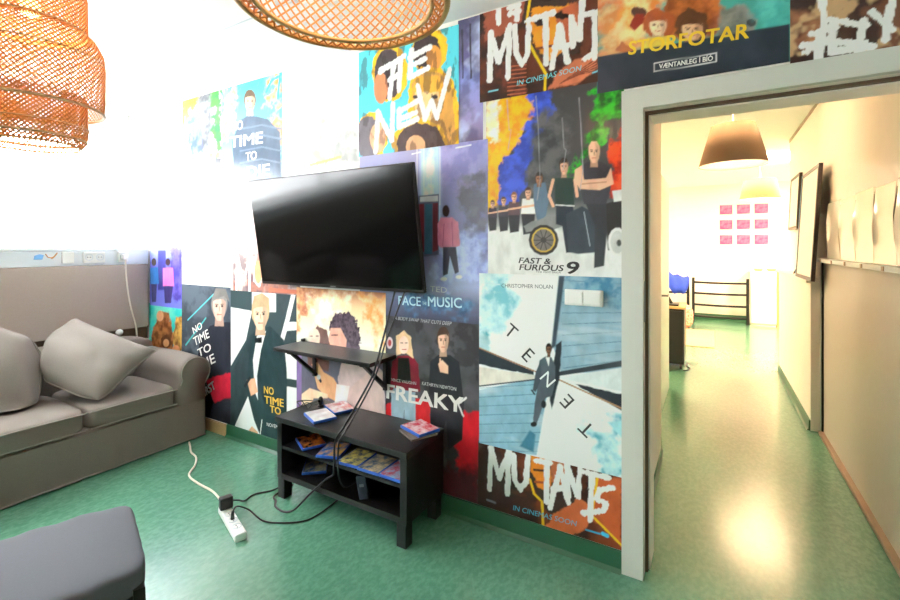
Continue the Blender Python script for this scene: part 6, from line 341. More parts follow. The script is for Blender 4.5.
for sp in POSTERS:
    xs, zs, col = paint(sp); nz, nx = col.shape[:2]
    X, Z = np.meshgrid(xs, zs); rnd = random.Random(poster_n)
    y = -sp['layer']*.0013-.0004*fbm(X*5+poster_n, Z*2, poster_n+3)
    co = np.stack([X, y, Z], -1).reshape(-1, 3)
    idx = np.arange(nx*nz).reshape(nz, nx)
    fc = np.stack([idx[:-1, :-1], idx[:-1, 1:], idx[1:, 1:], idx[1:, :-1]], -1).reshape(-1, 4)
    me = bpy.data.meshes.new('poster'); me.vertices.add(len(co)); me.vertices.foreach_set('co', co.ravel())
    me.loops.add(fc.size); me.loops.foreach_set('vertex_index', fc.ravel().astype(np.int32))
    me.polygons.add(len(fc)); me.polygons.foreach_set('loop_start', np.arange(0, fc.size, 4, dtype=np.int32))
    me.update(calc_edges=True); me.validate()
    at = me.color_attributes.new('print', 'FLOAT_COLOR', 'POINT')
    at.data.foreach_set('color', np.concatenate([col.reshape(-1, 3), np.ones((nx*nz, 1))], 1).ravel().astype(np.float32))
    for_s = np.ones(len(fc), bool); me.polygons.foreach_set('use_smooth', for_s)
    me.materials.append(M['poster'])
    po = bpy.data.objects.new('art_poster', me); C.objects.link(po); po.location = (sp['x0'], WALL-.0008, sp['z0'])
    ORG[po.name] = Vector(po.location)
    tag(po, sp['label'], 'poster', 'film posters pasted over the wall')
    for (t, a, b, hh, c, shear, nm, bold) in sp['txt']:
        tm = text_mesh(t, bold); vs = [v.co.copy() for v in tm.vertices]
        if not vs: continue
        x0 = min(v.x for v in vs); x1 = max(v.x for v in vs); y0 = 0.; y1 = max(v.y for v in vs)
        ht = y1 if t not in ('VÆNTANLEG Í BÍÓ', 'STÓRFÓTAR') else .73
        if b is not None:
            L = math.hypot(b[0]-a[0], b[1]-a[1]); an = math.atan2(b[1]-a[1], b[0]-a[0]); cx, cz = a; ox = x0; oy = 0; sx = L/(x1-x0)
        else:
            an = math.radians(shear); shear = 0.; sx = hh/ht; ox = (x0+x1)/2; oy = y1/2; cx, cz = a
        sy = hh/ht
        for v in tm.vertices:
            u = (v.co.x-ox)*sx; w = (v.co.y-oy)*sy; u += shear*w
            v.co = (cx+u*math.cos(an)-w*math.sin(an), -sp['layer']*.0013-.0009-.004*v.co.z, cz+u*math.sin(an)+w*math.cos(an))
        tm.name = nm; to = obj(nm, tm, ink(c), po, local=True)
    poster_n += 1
# ------------------------------------------------------------------ the room shell
H = 2.68; XL = -4.73; XR = 2.2; YB = -2.7; YD = 2.35
struct('floor', box(-5.2, 3.6, YB-.2, 10.6, -.08, 0), M['floor'])
struct('ceiling', box(-4.95, XR+.2, YB-.2, YD, H, H+.1), M['ceiling'])
struct('ceiling_corridor', box(-3.8, 3.4, YD, 10.6, H, H+.1), M['ceiling'])
bm = bmesh.new()
DX0, DX1, DZ = -.262, .66, 2.055
add_box(bm, -4.95, DX0-.03, WALL, YD, 0, H); add_box(bm, DX0-.03, DX1+.03, WALL, YD, DZ+.03, H); add_box(bm, DX1+.03, XR+.2, WALL, YD, 0, H)
struct('wall_back', bm, M['wall'])
struct('wall_front', box(-4.95, XR+.2, YB-.2, YB, 0, H), M['mid'])
struct('wall_right', box(XR, XR+.2, YB, WALL, 0, H), M['mid'])
bm = bmesh.new()
WY0, WY1, WZ0, WZ1 = -2.45, 2.06, 1.42, 2.44
add_box(bm, -4.95, XL, YB, WALL, 0, WZ0); add_box(bm, -4.95, XL, YB, WALL, WZ1, H); add_box(bm, -4.95, XL, WY1, WALL, WZ0, WZ1); add_box(bm, -4.95, XL, YB, WY0, WZ0, WZ1)
struct('wall_left', bm, M['wall'])
# window: frame, mullions, glass
bm = bmesh.new()
for y in (WY0, -.95, .55, WY1-.05): add_box(bm, -4.9, -4.83, y, y+.05, WZ0+.05, WZ1-.05)
add_box(bm, -4.9, -4.83, WY0, WY1, WZ0, WZ0+.05); add_box(bm, -4.9, -4.83, WY0, WY1, WZ1-.05, WZ1)
wf = struct('window_1', bm, M['white'])
obj('pane', box(-4.868, -4.862, WY0+.051, WY1-.051, WZ0+.051, WZ1-.051), M['glass'], wf)
# parapet below the window with sill, trunking and board
struct('wall_parapet', box(XL, -4.385, YB, WALL-.012, 0, 1.415), M['parapet'])
struct('trim_1', box(XL, -4.355, YB, WALL-.012, 1.415, 1.44, bev=.004), M['offw'])
struct('trim_2', box(-4.384, -4.356, YB, WALL-.012, 1.30, 1.414, bev=.004), M['offw'])
struct('trim_3', box(-4.384, -4.345, YB, WALL-.016, .745, 1.298, bev=.004), M['panel'])
# skirting
struct('baseboard_back', prism([(WALL, .0), (WALL-.03, 0), (WALL-.014, .016), (WALL-.010, .09), (WALL, .092)], 'x', -3.22, -.352), M['skirt'])
struct('baseboard_left', prism([(WALL, .0), (WALL-.018, 0), (WALL-.018, .085), (WALL, .085)], 'x', -4.38, -3.225), M['tan'])
# ceiling board joint
struct('trim_4', box(-4.73, 2.2, 1.545, 1.553, H-.002, H+.001), M['offw'])
# door frame
bm = bmesh.new()
add_prism(bm, [(DX0-.088, 0), (DX0, 0), (DX0, DZ), (DX1, DZ), (DX1, 0), (DX1+.088, 0), (DX1+.088, DZ+.085), (DX0-.088, DZ+.085)], 'y', WALL-.018, WALL+.012)
d1 = struct('door_1', bm, M['frame'])
bm = bmesh.new()
for x, s in ((DX0, 1), (DX1, -1)):
    add_box(bm, min(x-.03*s, x), max(x-.03*s, x), WALL+.012, YD+.02, 0, DZ)
    add_box(bm, min(x, x+.018*s), max(x, x+.018*s), WALL+.075, YD, 0, DZ-.018)
add_box(bm, DX0-.03, DX1+.03, WALL+.012, YD+.02, DZ, DZ+.03); add_box(bm, DX0, DX1, WALL+.075, YD, DZ-.018, DZ)
obj('jamb', bm, M['warmwall'], d1)
bm = bmesh.new()
add_box(bm, DX0-.001, DX0+.012, WALL+.05, WALL+.074, 0, DZ-.002); add_box(bm, DX1-.012, DX1+.001, WALL+.05, WALL+.074, 0, DZ-.002); add_box(bm, DX0, DX1, WALL+.05, WALL+.074, DZ-.012, DZ+.001)
obj('gasket', bm, M['gasket'], d1)
obj('strike_plate', box(DX0-.001, DX0+.003, WALL+.014, WALL+.034, 1.12, 1.30), M['steel'], d1)
# corridor
struct('wall_corridor_left', box(-.46, -.305, YD, 3.37, 0, H), M['warmwall'])
struct('wall_corridor_recess', box(-.62, -.47, 3.37, 4.28, 0, H), M['warmwall'])
struct('baseboard_corridor_left', box(-.305, -.296, YD+.02, 3.37, 0, .085), M['skirt'])
struct('wall_corridor_right', box(.765, .95, YD, 6.45, 0, H), M['warmwall'])
struct('wall_ledge', box(.665, .764, 4.50, 6.45, 0, 1.165), M['warmwall'])
struct('trim_7', box(.635, .764, 4.497, 6.45, 1.165, 1.187, bev=.004), M['warmwall'])
struct('baseboard_corridor_right', prism([(.665, 0), (.64, 0), (.652, .014), (.655, .08), (.665, .082)], 'y', 4.505, 6.45), M['skirt'])
struct('wall_far', box(-3.7, 3.3, 10.38, 10.6, 0, H), M['warmwall'])
struct('baseboard_far', box(-3.5, 3.1, 10.365, 10.38, 0, .12), M['skirt'])
struct('wall_far_right', box(3.1, 3.3, 6.3, 10.38, 0, H), M['warmwall'])
struct('wall_far_front', box(.95, 3.3, 6.25, 6.45, 0, H), M['warmwall'])
struct('wall_far_left', box(-3.7, -3.5, 4.28, 10.38, 0, H), M['warmwall'])
struct('wall_far_back', box(-3.7, -.62, 4.08, 4.28, 0, H), M['warmwall'])
struct('trim_5', box(.757, .767, 3.0, 6.45, H-.03, H), M['rail']); struct('trim_6', box(-.472, -.462, 3.37, 4.28, H-.03, H), M['rail'])
d2 = struct('door_2', box(-.43, -.39, 4.30, 5.13, 0.005, 2.09, bev=.004), M['leaf'])
obj('door_handle', tube([(-.39, 4.38, 1.02), (-.345, 4.38, 1.02), (-.345, 4.49, 1.02)], .009, 8), M['steel'], d2)
# ------------------------------------------------------------------ television
TX0, TX1 = -2.651, -1.329
tv = thing('television', 'large black flat screen television tilted forward on the poster wall', 'television', ((TX0+TX1)/2, 2.0, 1.2))
def tvm(bm):
    R_ = Matrix.Translation((0, 2.0, 1.2)) @ Matrix.Rotation(math.atan2(.11, .685), 4, 'X') @ Matrix.Translation((0, -2.0, -1.2))
    bmesh.ops.transform(bm, matrix=R_, verts=bm.verts); return bm
TH = .695
obj('housing', tvm(box(TX0, TX1, 2.002, 2.03, 1.2, 1.2+TH, bev=.005)), M['bezel'], tv)
bm = box(TX0+.25, TX1-.25, 2.03, 2.06, 1.24, 1.60, bev=.012); obj('rear_case', tvm(bm), M['blackp'], tv)
obj('screen', tvm(box(TX0+.008, TX1-.008, 1.999, 2.003, 1.22, 1.2+TH-.008)), M['screen'], tv)
obj('logo_badge', tvm(box(-2.01, -1.97, 1.998, 2.002, 1.206, 1.213)), M['steel'], tv)
bm = box(-2.25, -1.75, 2.095, 2.112, 1.30, 1.66); add_box(bm, -2.2, -2.16, 2.0, 2.10, 1.35, 1.39); add_box(bm, -1.84, -1.8, 2.0, 2.10, 1.35, 1.39)
add_box(bm, -2.2, -2.16, 1.99, 2.10, 1.56, 1.60); add_box(bm, -1.84, -1.8, 1.99, 2.10, 1.56, 1.60)
obj('wall_mount', bm, M['blackm'], tv)
# ------------------------------------------------------------------ wall shelf with brackets
sh = thing('wall_shelf', 'black wooden wall shelf on two metal brackets under the television', 'shelf', (-2.0, 2.0, .6))
obj('board', box(-2.386, -1.60, 1.88, 2.116, .797, .82, bev=.002), M['black'], sh)
for x in (-2.27, -1.68):
    bm = bmesh.new()
    add_box(bm, x-.012, x+.012, 2.104, 2.116, .60, .796); add_box(bm, x-.012, x+.012, 1.90, 2.104, .786, .7965)
    add_prism(bm, [(1.915, .786), (1.94, .786), (2.104, .64), (2.104, .612)], 'x', x-.012, x+.012)
    obj('bracket', bm, M['blackm'], sh)
obj('hook', box(-2.375, -2.355, 2.09, 2.114, .8205, .838, bev=.002), M['blackp'], sh)
# ------------------------------------------------------------------ media bench
bx0, bx1, by0, by1 = -2.185, -1.262, 1.75, 2.09
tb = thing('media_bench', 'low black-brown wooden media bench with open shelves under the wall shelf', 'bench', ((bx0+bx1)/2, (by0+by1)/2, 0))
obj('top', box(bx0-.012, bx1+.004, by0-.008, by1, .438, .468, bev=.002), M['black'], tb)
for x0 in (bx0, bx1-.04): obj('side_panel', box(x0, x0+.04, by0, by1, .115, .4375, bev=.0015), M['black'], tb)
obj('shelf', box(bx0+.04, bx1-.04, by0+.004, by1-.01, .285, .303), M['black'], tb)
obj('bottom_panel', box(bx0+.04, bx1-.04, by0+.002, by1-.01, .115, .145), M['black'], tb)
obj('back_panel', box(bx0+.04, bx1-.04, by1-.009, by1-.001, .145, .438), M['black'], tb)
for x0 in (bx0+.003, bx1-.063):
    for y0 in (by0+.003, by1-.065): obj('leg', box(x0, x0+.055, y0, y0+.055, 0, .115, bev=.0015), M['black'], tb)
# disc cases
def cover_face(z, w, l, kind):
    return box(-w/2+.006, w/2-.003, -l/2+.003, l/2-.003, z, z+.0006)
covers = {
 'white': mat('cover_white', (226,226,226), .25, 0, .1, 18, 0, 1, .5, (1,1,1), (200,190,190)),
 'rose': mat('cover_rose', (214,202,204), .25, 0, .1, 26, 0, 1, .5, (1,1,1), (190,110,110)),
 'red': mat('cover_red', (226,190,196), .25, 0, .1, 30, 0, 1, .5, (1,1,1), (200,60,80)),
 'amber': mat('cover_amber', (50,40,36), .25, 0, .1, 36, 0, 1, .5, (1,1,1), (210,120,50)),
 'blueorange': mat('cover_blue', (60,110,170), .25, 0, .1, 26, 0, 1, .5, (1,1,1), (230,170,80)),
 'yellow': mat('cover_yellow', (214,196,110), .25, 0, .1, 40, 0, 1, .5, (1,1,1), (80,90,100)),
 'grey': mat('cover_grey', (90,110,130), .25, 0, .1, 36, 0, 1, .5, (1,1,1), (214,190,150)),
 'pinkc': mat('cover_pink', (190,90,110), .25, 0, .1, 36, 0, 1, .5, (1,1,1), (150,190,220)),
 'dim': mat('cover_dim', (60,80,110), .25, 0, .1, 36, 0, 1, .5, (1,1,1), (150,140,110))}
def disc_case(x, y, z, rot, cover, label, tilt=0., group='disc cases on the media bench'):
    t = thing('disc_case', label, 'disc case', (x, y, z), group, math.radians(rot))
    t.rotation_euler = (math.radians(tilt), 0, math.radians(rot))
    obj('case', box(-.068, .068, -.086, .086, 0, .0155, bev=.003), M['dvd'], t, local=True)
    obj('cover', cover_face(.0157, .136, .172, cover), covers[cover], t, local=True)
    return t
disc_case(-1.955, 1.862, .4685, 66, 'white', 'disc case with a plain white cover, frontmost on top of the media bench')
disc_case(-1.953, 2.016, .4685, 66, 'rose', 'disc case with a pale rose cover behind the white one on top')
bk = thing('card_envelope', 'flat brown card sleeve lying under the red disc case on the bench', 'envelope', (-1.345, 1.965, .4685), None, math.radians(62))
obj('sleeve', box(-.075, .075, -.08, .07, 0, .010, bev=.001), M['tanbook'], bk, local=True)
obj('flap', prism([(-.075, .012), (.075, .012), (.02, .075), (-.02, .075)], 'z', .0101, .0112), M['tanbook'], bk, local=True)
disc_case(-1.345, 1.985, .4800, 70, 'red', 'disc case with a red and pink cover on a brown card sleeve')
disc_case(-2.03, 1.86, .3035, 62, 'amber', 'blue disc case with a dark amber cover alone on the left of the middle shelf')
for x, y, r, c, l in ((-1.832, 1.848, 20, 'blueorange', 'leftmost of the four flat disc cases on the right of the middle shelf, blue cover'), (-1.657, 1.842, 5, 'yellow', 'disc case with a yellow patterned cover, second of four on the middle shelf'),
                   (-1.515, 1.842, 2, 'grey', 'disc case with a grey cover, third of four on the middle shelf'), (-1.3735, 1.845, 0, 'pinkc', 'disc case with a pink and pale blue cover beside the bench right side panel')):
    disc_case(x, y, .3035, r, c, l, 0)
disc_case(-2.03, 1.90, .1455, 40, 'dim', 'dim blue disc case lying on the bottom panel of the bench')
cs = thing('console', 'slim black console box standing upright at the front of the bench bottom', 'console', (-1.575, 1.83, .1455), None, math.radians(24))
bm = box(-.026, .026, -.06, .06, 0, .122, bev=.004); bmesh.ops.transform(bm, matrix=Matrix.Rotation(math.radians(-9), 4, 'Y'), verts=bm.verts)
bmesh.ops.translate(bm, vec=(0, 0, .004), verts=bm.verts)
obj('case', bm, M['console'], cs, local=True)
bm = box(-.012, .012, -.0612, -.0602, .07, .085); bmesh.ops.transform(bm, matrix=Matrix.Rotation(math.radians(-9), 4, 'Y'), verts=bm.verts); obj('status_strip', bm, M['steel'], cs, local=True)
# small gadgets at the left of the bench top
gl = thing('glasses', 'thin black folded glasses on the left of the bench top', 'glasses', (-2.165, 1.94, .4685))
bm = bmesh.new()
for sx in (-.034, .034): add_tube(bm, [(-2.165+sx+.026*math.cos(a), 1.93+.006*math.sin(2*a), .486+.015*math.sin(a)) for a in [k*PI/8 for k in range(17)]], .003, 6)
add_tube(bm, [(-2.173, 1.93, .489), (-2.157, 1.93, .489)], .003, 6)
obj('frame', bm, M['blackp'], gl)
for s in (-1, 1): obj('arm', tube([(-2.165+s*.06, 1.93, .488), (-2.165+s*.062, 1.98, .485), (-2.165+s*.03, 2.03, .472)], .003, 6, 4), M['blackp'], gl)
sp_ = thing('webcam', 'small upright black oval webcam on the bench top beside the glasses', 'webcam', (-2.085, 1.99, .4685))
obj('foot', lathe([(0, .4688), (.02, .4688), (.02, .476), (0, .478)], -2.085, 1.99, 20), M['blackp'], sp_, True)
bm = bmesh.new(); bmesh.ops.create_uvsphere(bm, u_segments=18, v_segments=12, radius=1.)
for v in bm.verts: v.co = Vector((-2.085+v.co.x*.017, 1.99+v.co.y*.017, .502+v.co.z*.028))
obj('body', bm, M['blackp'], sp_, True); obj('lens', tube([(-2.079, 1.974, .508), (-2.077, 1.969, .508)], .008, 14), M['screen'], sp_)
# ------------------------------------------------------------------ light switch and sockets
sw = thing('light_switch', 'white double light switch plate on the pale blue poster by the door frame', 'light switch', (-.515, WALL, 1.19))
obj('plate', box(-.603, -.428, 2.098, 2.1125, 1.178, 1.252, bev=.004), M['white'], sw)
for x in (-.594, -.513): obj('rocker', box(x, x+.076, 2.093, 2.098, 1.186, 1.244, bev=.003), M['white'], sw)
def outlet(y0, y1, label, n):
    t = thing('wall_outlet', label, 'outlet', (-4.356, (y0+y1)/2, 1.32), 'outlets along the window trunking')
    obj('plate', box(-4.355, -4.338, y0, y1, 1.322, 1.412, bev=.004), M['white'], t)
    for k in range(n):
        cy = y0+(y1-y0)*(k+.5)/n
        bm = bmesh.new()
        for i in range(20):
            a = 2*PI*i/20; bb = 2*PI*(i+1)/20
            vs = [bm.verts.new((-4.336, cy+r*math.cos(q), 1.367+r*math.sin(q))) for r, q in ((.021, a), (.028, a), (.028, bb), (.021, bb))]; bm.faces.new(vs)
        bmesh.ops.solidify(bm, geom=bm.faces[:], thickness=.002); sk = obj('socket', bm, M['offw'], t)
        bm = bmesh.new()
        for s in (-1, 1): add_tube(bm, [(-4.3385, cy+s*.0095, 1.367), (-4.3365, cy+s*.0095, 1.367)], .0035, 8)
        obj('socket_hole', bm, M['blackp'], sk)
    return t
o = outlet(1.49, 1.565, 'blank white cover plate on the window trunking nearest the stickers', 0); o['category'] = 'cover plate'; o.name = 'cover_plate'; ORG['cover_plate'] = ORG['wall_outlet']; o['group'] = 'plates along the window trunking'
outlet(1.625, 1.775, 'double white wall outlet in the middle of the window trunking', 2)
outlet(1.87, 1.945, 'single white outlet with the white cable plugged in, near the corner', 1)
st = obj('sticker', prism([(1.325, 1.355), (1.375, 1.355), (1.385, 1.388), (1.36, 1.396), (1.33, 1.385)], 'x', -4.3562, -4.3545), ink((120,170,220))); tag(st, 'small pale blue sticker on the window trunking', 'sticker')
bm = bmesh.new(); add_tube(bm, [(-4.355, 1.395, 1.398), (-4.355, 1.41, 1.372), (-4.355, 1.44, 1.372), (-4.355, 1.465, 1.405), (-4.355, 1.45, 1.38), (-4.355, 1.43, 1.36)], .0035, 6, 4)
st = obj('sticker', bm, ink((196,130,60)), None, True); tag(st, 'small orange squiggle sticker on the window trunking, next to the blue one', 'sticker')
t = thing('extension_lead', 'white lead running from the window outlet down behind the sofa', 'lead', (-4.33, 1.91, .6))
obj('cord', tube([(-4.305, 1.91, 1.355), (-4.312, 1.914, 1.25), (-4.318, 1.935, 1.05), (-4.325, 1.965, .9), (-4.33, 2.0, .76), (-4.332, 2.01, .62)], .0065, 8, 6), M['cable_w'], t, True)
obj('plug', box(-4.3355, -4.295, 1.888, 1.928, 1.345, 1.389, bev=.008), M['white'], t)
# ------------------------------------------------------------------ sofa
SY0, SY1 = -.25, 2.09
sf = thing('sofa', 'grey slipcovered three seat sofa with rolled arms under the window', 'sofa', (-3.83, .93, 0))
bm = bmesh.new()
# skirted base with soft pleats
ny = 90
def skx(y, z): return -3.385+.010*(1-z/.27)+.004*math.sin(y*23)*(1-z/.27)+.0025*math.sin(y*61+2)*(1-z/.27)
rows = []
for z in (.012, .07, .14, .21, .28):
    rows.append([bm.verts.new((skx(SY0+.03+(SY1-.05-SY0-.03)*k/ny, z), SY0+.03+(SY1-.05-SY0-.03)*k/ny, z)) for k in range(ny+1)])
for a, b in zip(rows, rows[1:]):
    for k in range(ny): bm.faces.new((a[k], a[k+1], b[k+1], b[k]))
add_box(bm, -4.26, -3.40, SY0+.03, SY1-.045, .02, .285)
obj('base', bm, M['sofa'], sf, True)
bm = bmesh.new(); add_tube(bm, [(skx(y, .014)+.002, y, .014) for y in [SY0+.03+(SY1-.08-SY0)*k/60 for k in range(61)]], .005, 6); obj('hem', bm, M['sofapipe'], sf, True)
obj('backrest', rbox(-4.325, -4.06, SY0+.06, SY1-.06, .25, .715, 8, 14, 0, .006, 3), M['sofa'], sf, True)
def arm(y_in, y_out):
    s = 1 if y_out > y_in else -1
    prof = []
    cy = (y_in+y_out)/2+.008*s; r = .118; cz = .505
    prof += [(y_in, .02), (y_in, .42)]
    for k in range(0, 15):
        a = math.radians(205-k*16.8); prof.append((cy+s*r*math.cos(a), cz+r*math.sin(a)))
    prof += [(y_out-s*.035, .40), (y_out-s*.03, .02)]
    b = bmesh.new(); xs = [-4.30+k*(.91/18) for k in range(19)]
    rings = []
    for i, x in enumerate(xs):
        q = 0.
        if i >= 17: q = .012*(i-16)**1.6
        cxy = sum(p[0] for p in prof)/len(prof); cxz = sum(p[1] for p in prof)/len(prof)
        rings.append([b.verts.new((min(x, -3.378)-(.004 if i == 18 else 0), p[0]+(cxy-p[0])*q*2.2, (p[1]+(cxz-p[1])*q*1.6 if p[1] > .05 else p[1])+.004*math.sin(9*x+p[0]*8)*(p[1] > .3))) for p in prof])
    n = len(prof)
    for a, c in zip(rings, rings[1:]):
        for k in range(n): b.faces.new((a[k], a[(k+1) % n], c[(k+1) % n], c[k]))
    b.faces.new(rings[0][::-1]); b.faces.new(rings[-1])
    return b, rings[-1]
for yi, yo in ((1.855, 2.092), (SY0+.235, SY0)):
    b, last = arm(yi, yo); pts = [v.co.copy()+Vector((.002, 0, 0)) for v in last[1:-1]]
    ao = obj('arm', b, M['sofa'], sf, True)
    obj('piping', tube(pts, .004, 6), M['sofapipe'], ao, True)
cy0 = -.012
for k, (a, b_) in enumerate(((-.012, .65), (.655, 1.30), (1.305, 1.852))):
    c = obj('seat_cushion', rbox(-4.07, -3.385, a, b_, .275, .432, 7, 18, .09, .006, k), M['sofa'], sf, True)
    for z in (.405, .300):
        obj('piping', tube([(-3.40, a+.012, z), (-3.388, a+.04, z+.001), (-3.386, (a+b_)/2, z+.004), (-3.388, b_-.04, z+.001), (-3.40, b_-.012, z)], .0045, 6, 6), M['sofapipe'], c, True)
def pillow(name, label, centre, ax, nrm, a, b_, T, seed, group, side):
    t = thing(name, label, 'pillow', centre, group)
    n = Vector(nrm).normalized(); u = Vector(ax); u = (u-n*u.dot(n)).normalized(); v = n.cross(u)
    bm = bmesh.new(); N = 30; grid = {}
    rnd = random.Random(seed); ph = [rnd.uniform(0, 6) for _ in range(8)]
    edge = []
    for s in (1, -1):
        for i in range(N+1):
            for j in range(N+1):
                p = -1+2*i/N; q = -1+2*j/N
                if s == -1 and (i in (0, N) or j in (0, N)): grid[s, i, j] = grid[1, i, j]; continue
                x = p*(1-.09*(1-q*q)*abs(p)**3); y = q*(1-.09*(1-p*p)*abs(q)**3)
                th = T*((1-p**4)*(1-q**4))**.55*(.72+.28*(1-p*p)*(1-q*q))
                w = .012*math.sin(5*p+3*q+ph[0])*math.sin(4*q-2*p+ph[1])+.006*math.sin(13*p+ph[2]+5*q)*(abs(q)**2)+.006*math.sin(13*q+ph[3]-4*p)*(abs(p)**2)
                w *= (1-p**8)*(1-q**8)
                grid[s, i, j] = bm.verts.new(Vector(u*(a*x)+v*(b_*y)+n*(s*(th+w))))
    for s in (1, -1):
        for i in range(N):
            for j in range(N):
                f = (grid[s, i, j], grid[s, i+1, j], grid[s, i+1, j+1], grid[s, i, j+1])
                if len(set(f)) == 4: bm.faces.new(f if s == 1 else f[::-1])
    # the soft filling flattens against seat, backrest and the neighbouring pillow
    cen = Vector(centre); pn = Vector((.62, .70, .25)).normalized(); pp = Vector((-3.83, 1.20, .68))
    for vv in bm.verts:
        for _ in range(2):
            g = cen+vv.co
            dd = (g-pp).dot(pn)*side-.006
            if dd < 0: vv.co -= pn*side*dd*1.02
            g = cen+vv.co
            if g.z < .462: vv.co.z += .462-g.z
            if g.x < -4.038: vv.co.x += -4.038-g.x
    for _ in range(4): bmesh.ops.smooth_vert(bm, verts=bm.verts[:], factor=.5, use_axis_x=True, use_axis_y=True, use_axis_z=True)
    loop = [grid[1, i, 0].co.copy() for i in range(N+1)]+[grid[1, N, j].co.copy() for j in range(1, N+1)]+[grid[1, i, N].co.copy() for i in range(N-1, -1, -1)]+[grid[1, 0, j].co.copy() for j in range(N-1, -1, -1)]
    seam = [Vector(u*(a*.0)+v*(b_*(-1+2*k/20)*.96)+n*(T*((1-(-1+2*k/20)**4))**.55*(.72+.28*(1-(-1+2*k/20)**2))+.003)) for k in range(1, 20)]
    c = obj('cover', bm, M['pillow'], t, True, True)
    obj('piping', tube(loop, .0055, 6), M['sofapipe'], c, True, True)
    return t
pillow('throw_pillow', 'light grey pillow leaning on its corner against the sofa back near the right arm', (-3.77, 1.42, .672), (.44, .50, -.58), (.52, -.38, .76), .36, .26, .115, 2, 'grey pillows on the sofa', 1)
pillow('throw_pillow', 'darker grey pillow slumped at the left edge of the view, left of the lighter one', (-3.86, .95, .67), (.22, .70, -.46), (.85, -.30, .38), .36, .31, .10, 5, 'grey pillows on the sofa', -1)
# white ball and pen on the back
bm = bmesh.new(); bmesh.ops.create_uvsphere(bm, u_segments=20, v_segments=14, radius=.026)
for v in bm.verts: v.co += Vector((-4.24, 1.835, .744))
tag(obj('ball', bm, M['white'], None, True), 'small white ball resting on the sofa back below the window board', 'ball')
# ------------------------------------------------------------------ footstool
ft = thing('footstool', 'dark charcoal fabric footstool with thin black legs in the lower left corner', 'footstool', (-1.905, .43, 0), None, math.radians(-19.3))
def fs(): return None
bm = rbox(-.252, .252, -.42, .42, .352, .448, 9, 22, .05, .004, 9)
for v in bm.verts:
    if v.co.z > .40: v.co.z += .007*math.sin(48*v.co.y+6*math.sin(v.co.x*9))*max(0, abs(v.co.x)/.25-.45)
obj('cushion', bm, M['ottoman'], ft, True, True)
for sx in (-1, 1):
    for sy in (-1, 1):
        bm = bmesh.new(); x, y = sx*.23, sy*.395
        add_prism(bm, [(x-.016, y-.016), (x+.016, y-.016), (x+.016, y+.016), (x-.016, y+.016)], 'z', 0, .385)
        for v in bm.verts:
            if v.co.z < .1: v.co.x += sx*.012; v.co.y += sy*.012
        obj('leg', bm, M['black'], ft, False, True)
bm = bmesh.new()
for sx in (-1, 1): add_box(bm, sx*.23-.012, sx*.23+.012, -.38, .38, .335, .365)
for sy in (-1, 1): add_box(bm, -.22, .22, sy*.395-.012, sy*.395+.012, .335, .365)
obj('frame', bm, M['black'], ft, False, True)
# ------------------------------------------------------------------ power strip and cables
ps = thing('power_strip', 'white power strip lying on the green floor in front of the media bench', 'power strip', (-2.16, 1.448, 0), None, math.atan2(-.105, .30))
obj('body', box(-.165, .165, -.028, .028, 0, .040, bev=.008), M['white'], ps, False, True)
for k in range(4):
    x = -.115+k*.068; s = obj('socket', lathe([(.020, .0402), (.024, .0402), (.024, .0425), (.020, .0425)], x, 0, 20, True), M['offw'], ps, False, True)
    bm = bmesh.new(); [add_tube(bm, [(x+q*.009, 0, .0398), (x+q*.009, 0, .0412)], .003, 8) for q in (-1, 1)]; obj('socket_hole', bm, M['blackp'], s, False, True)
obj('cord', tube([(-2.31, 1.503, .02), (-2.335, 1.515, .014), (-2.44, 1.56, .006), (-2.56, 1.589, .006), (-2.72, 1.598, .006), (-2.864, 1.626, .006), (-2.96, 1.72, .006), (-3.067, 1.789, .006), (-3.17, 1.815, .006), (-3.273, 1.866, .006), (-3.345, 1.90, .006)], .006, 8, 6), M['cable_w'], ps, True).matrix_parent_inverse = Matrix.Rotation(-math.atan2(-.105, .30), 4, 'Z')
ad = thing('power_adapter', 'chunky black power adapter plugged in the upper end of the white power strip', 'adapter', (-2.268, 1.486, .0425))
bm = box(-.022, .022, -.032, .032, .0005, .062, bev=.006); bmesh.ops.transform(bm, matrix=Matrix.Rotation(-.34, 4, 'Z'), verts=bm.verts); obj('body', bm, M['blackp'], ad, False, True)
obj('cord', tube([(-2.255, 1.515, .075), (-2.262, 1.56, .05), (-2.30, 1.62, .008), (-2.312, 1.696, .006), (-2.262, 1.765, .006), (-2.25, 1.83, .006), (-2.245, 1.95, .006)], .0045, 7, 6), M['cable_b'], ad, True)
pl = thing('plug_lead', 'thin black lead plugged in the lower end of the white power strip', 'lead', (-2.146, 1.443, .0425))
obj('plug', tube([(-2.146, 1.443, .043), (-2.146, 1.443, .07), (-2.146, 1.446, .085)], .010, 10, 3, r2=.006), M['blackp'], pl, True)
obj('cord', tube([(-2.146, 1.446, .083), (-2.148, 1.47, .095), (-2.14, 1.53, .05), (-2.05, 1.55, .008), (-1.95, 1.59, .006), (-1.86, 1.663, .006), (-1.84, 1.76, .006), (-1.85, 1.90, .006)], .004, 7, 6), M['cable_b'], pl, True)
c1 = thing('tv_cable', 'black cable hanging from the television, looped on the floor by the left bench leg', 'cable', (-1.7, 1.8, 0))
obj('cord', tube([(-1.56, 2.06, 1.22), (-1.555, 2.0, 1.10), (-1.543, 1.93, .972), (-1.534, 1.862, .85), (-1.552, 1.845, .77), (-1.60, 1.80, .65), (-1.66, 1.74, .51), (-1.70, 1.725, .44), (-1.713, 1.727, .30), (-1.712, 1.722, .262), (-1.76, 1.715, .225), (-1.86, 1.70, .13), (-1.955, 1.68, .03), (-2.02, 1.664, .006), (-2.10, 1.672, .006), (-2.147, 1.71, .006), (-2.20, 1.745, .006), (-2.202, 1.88, .006)], .0055, 8, 7), M['cable_b'], c1, True)
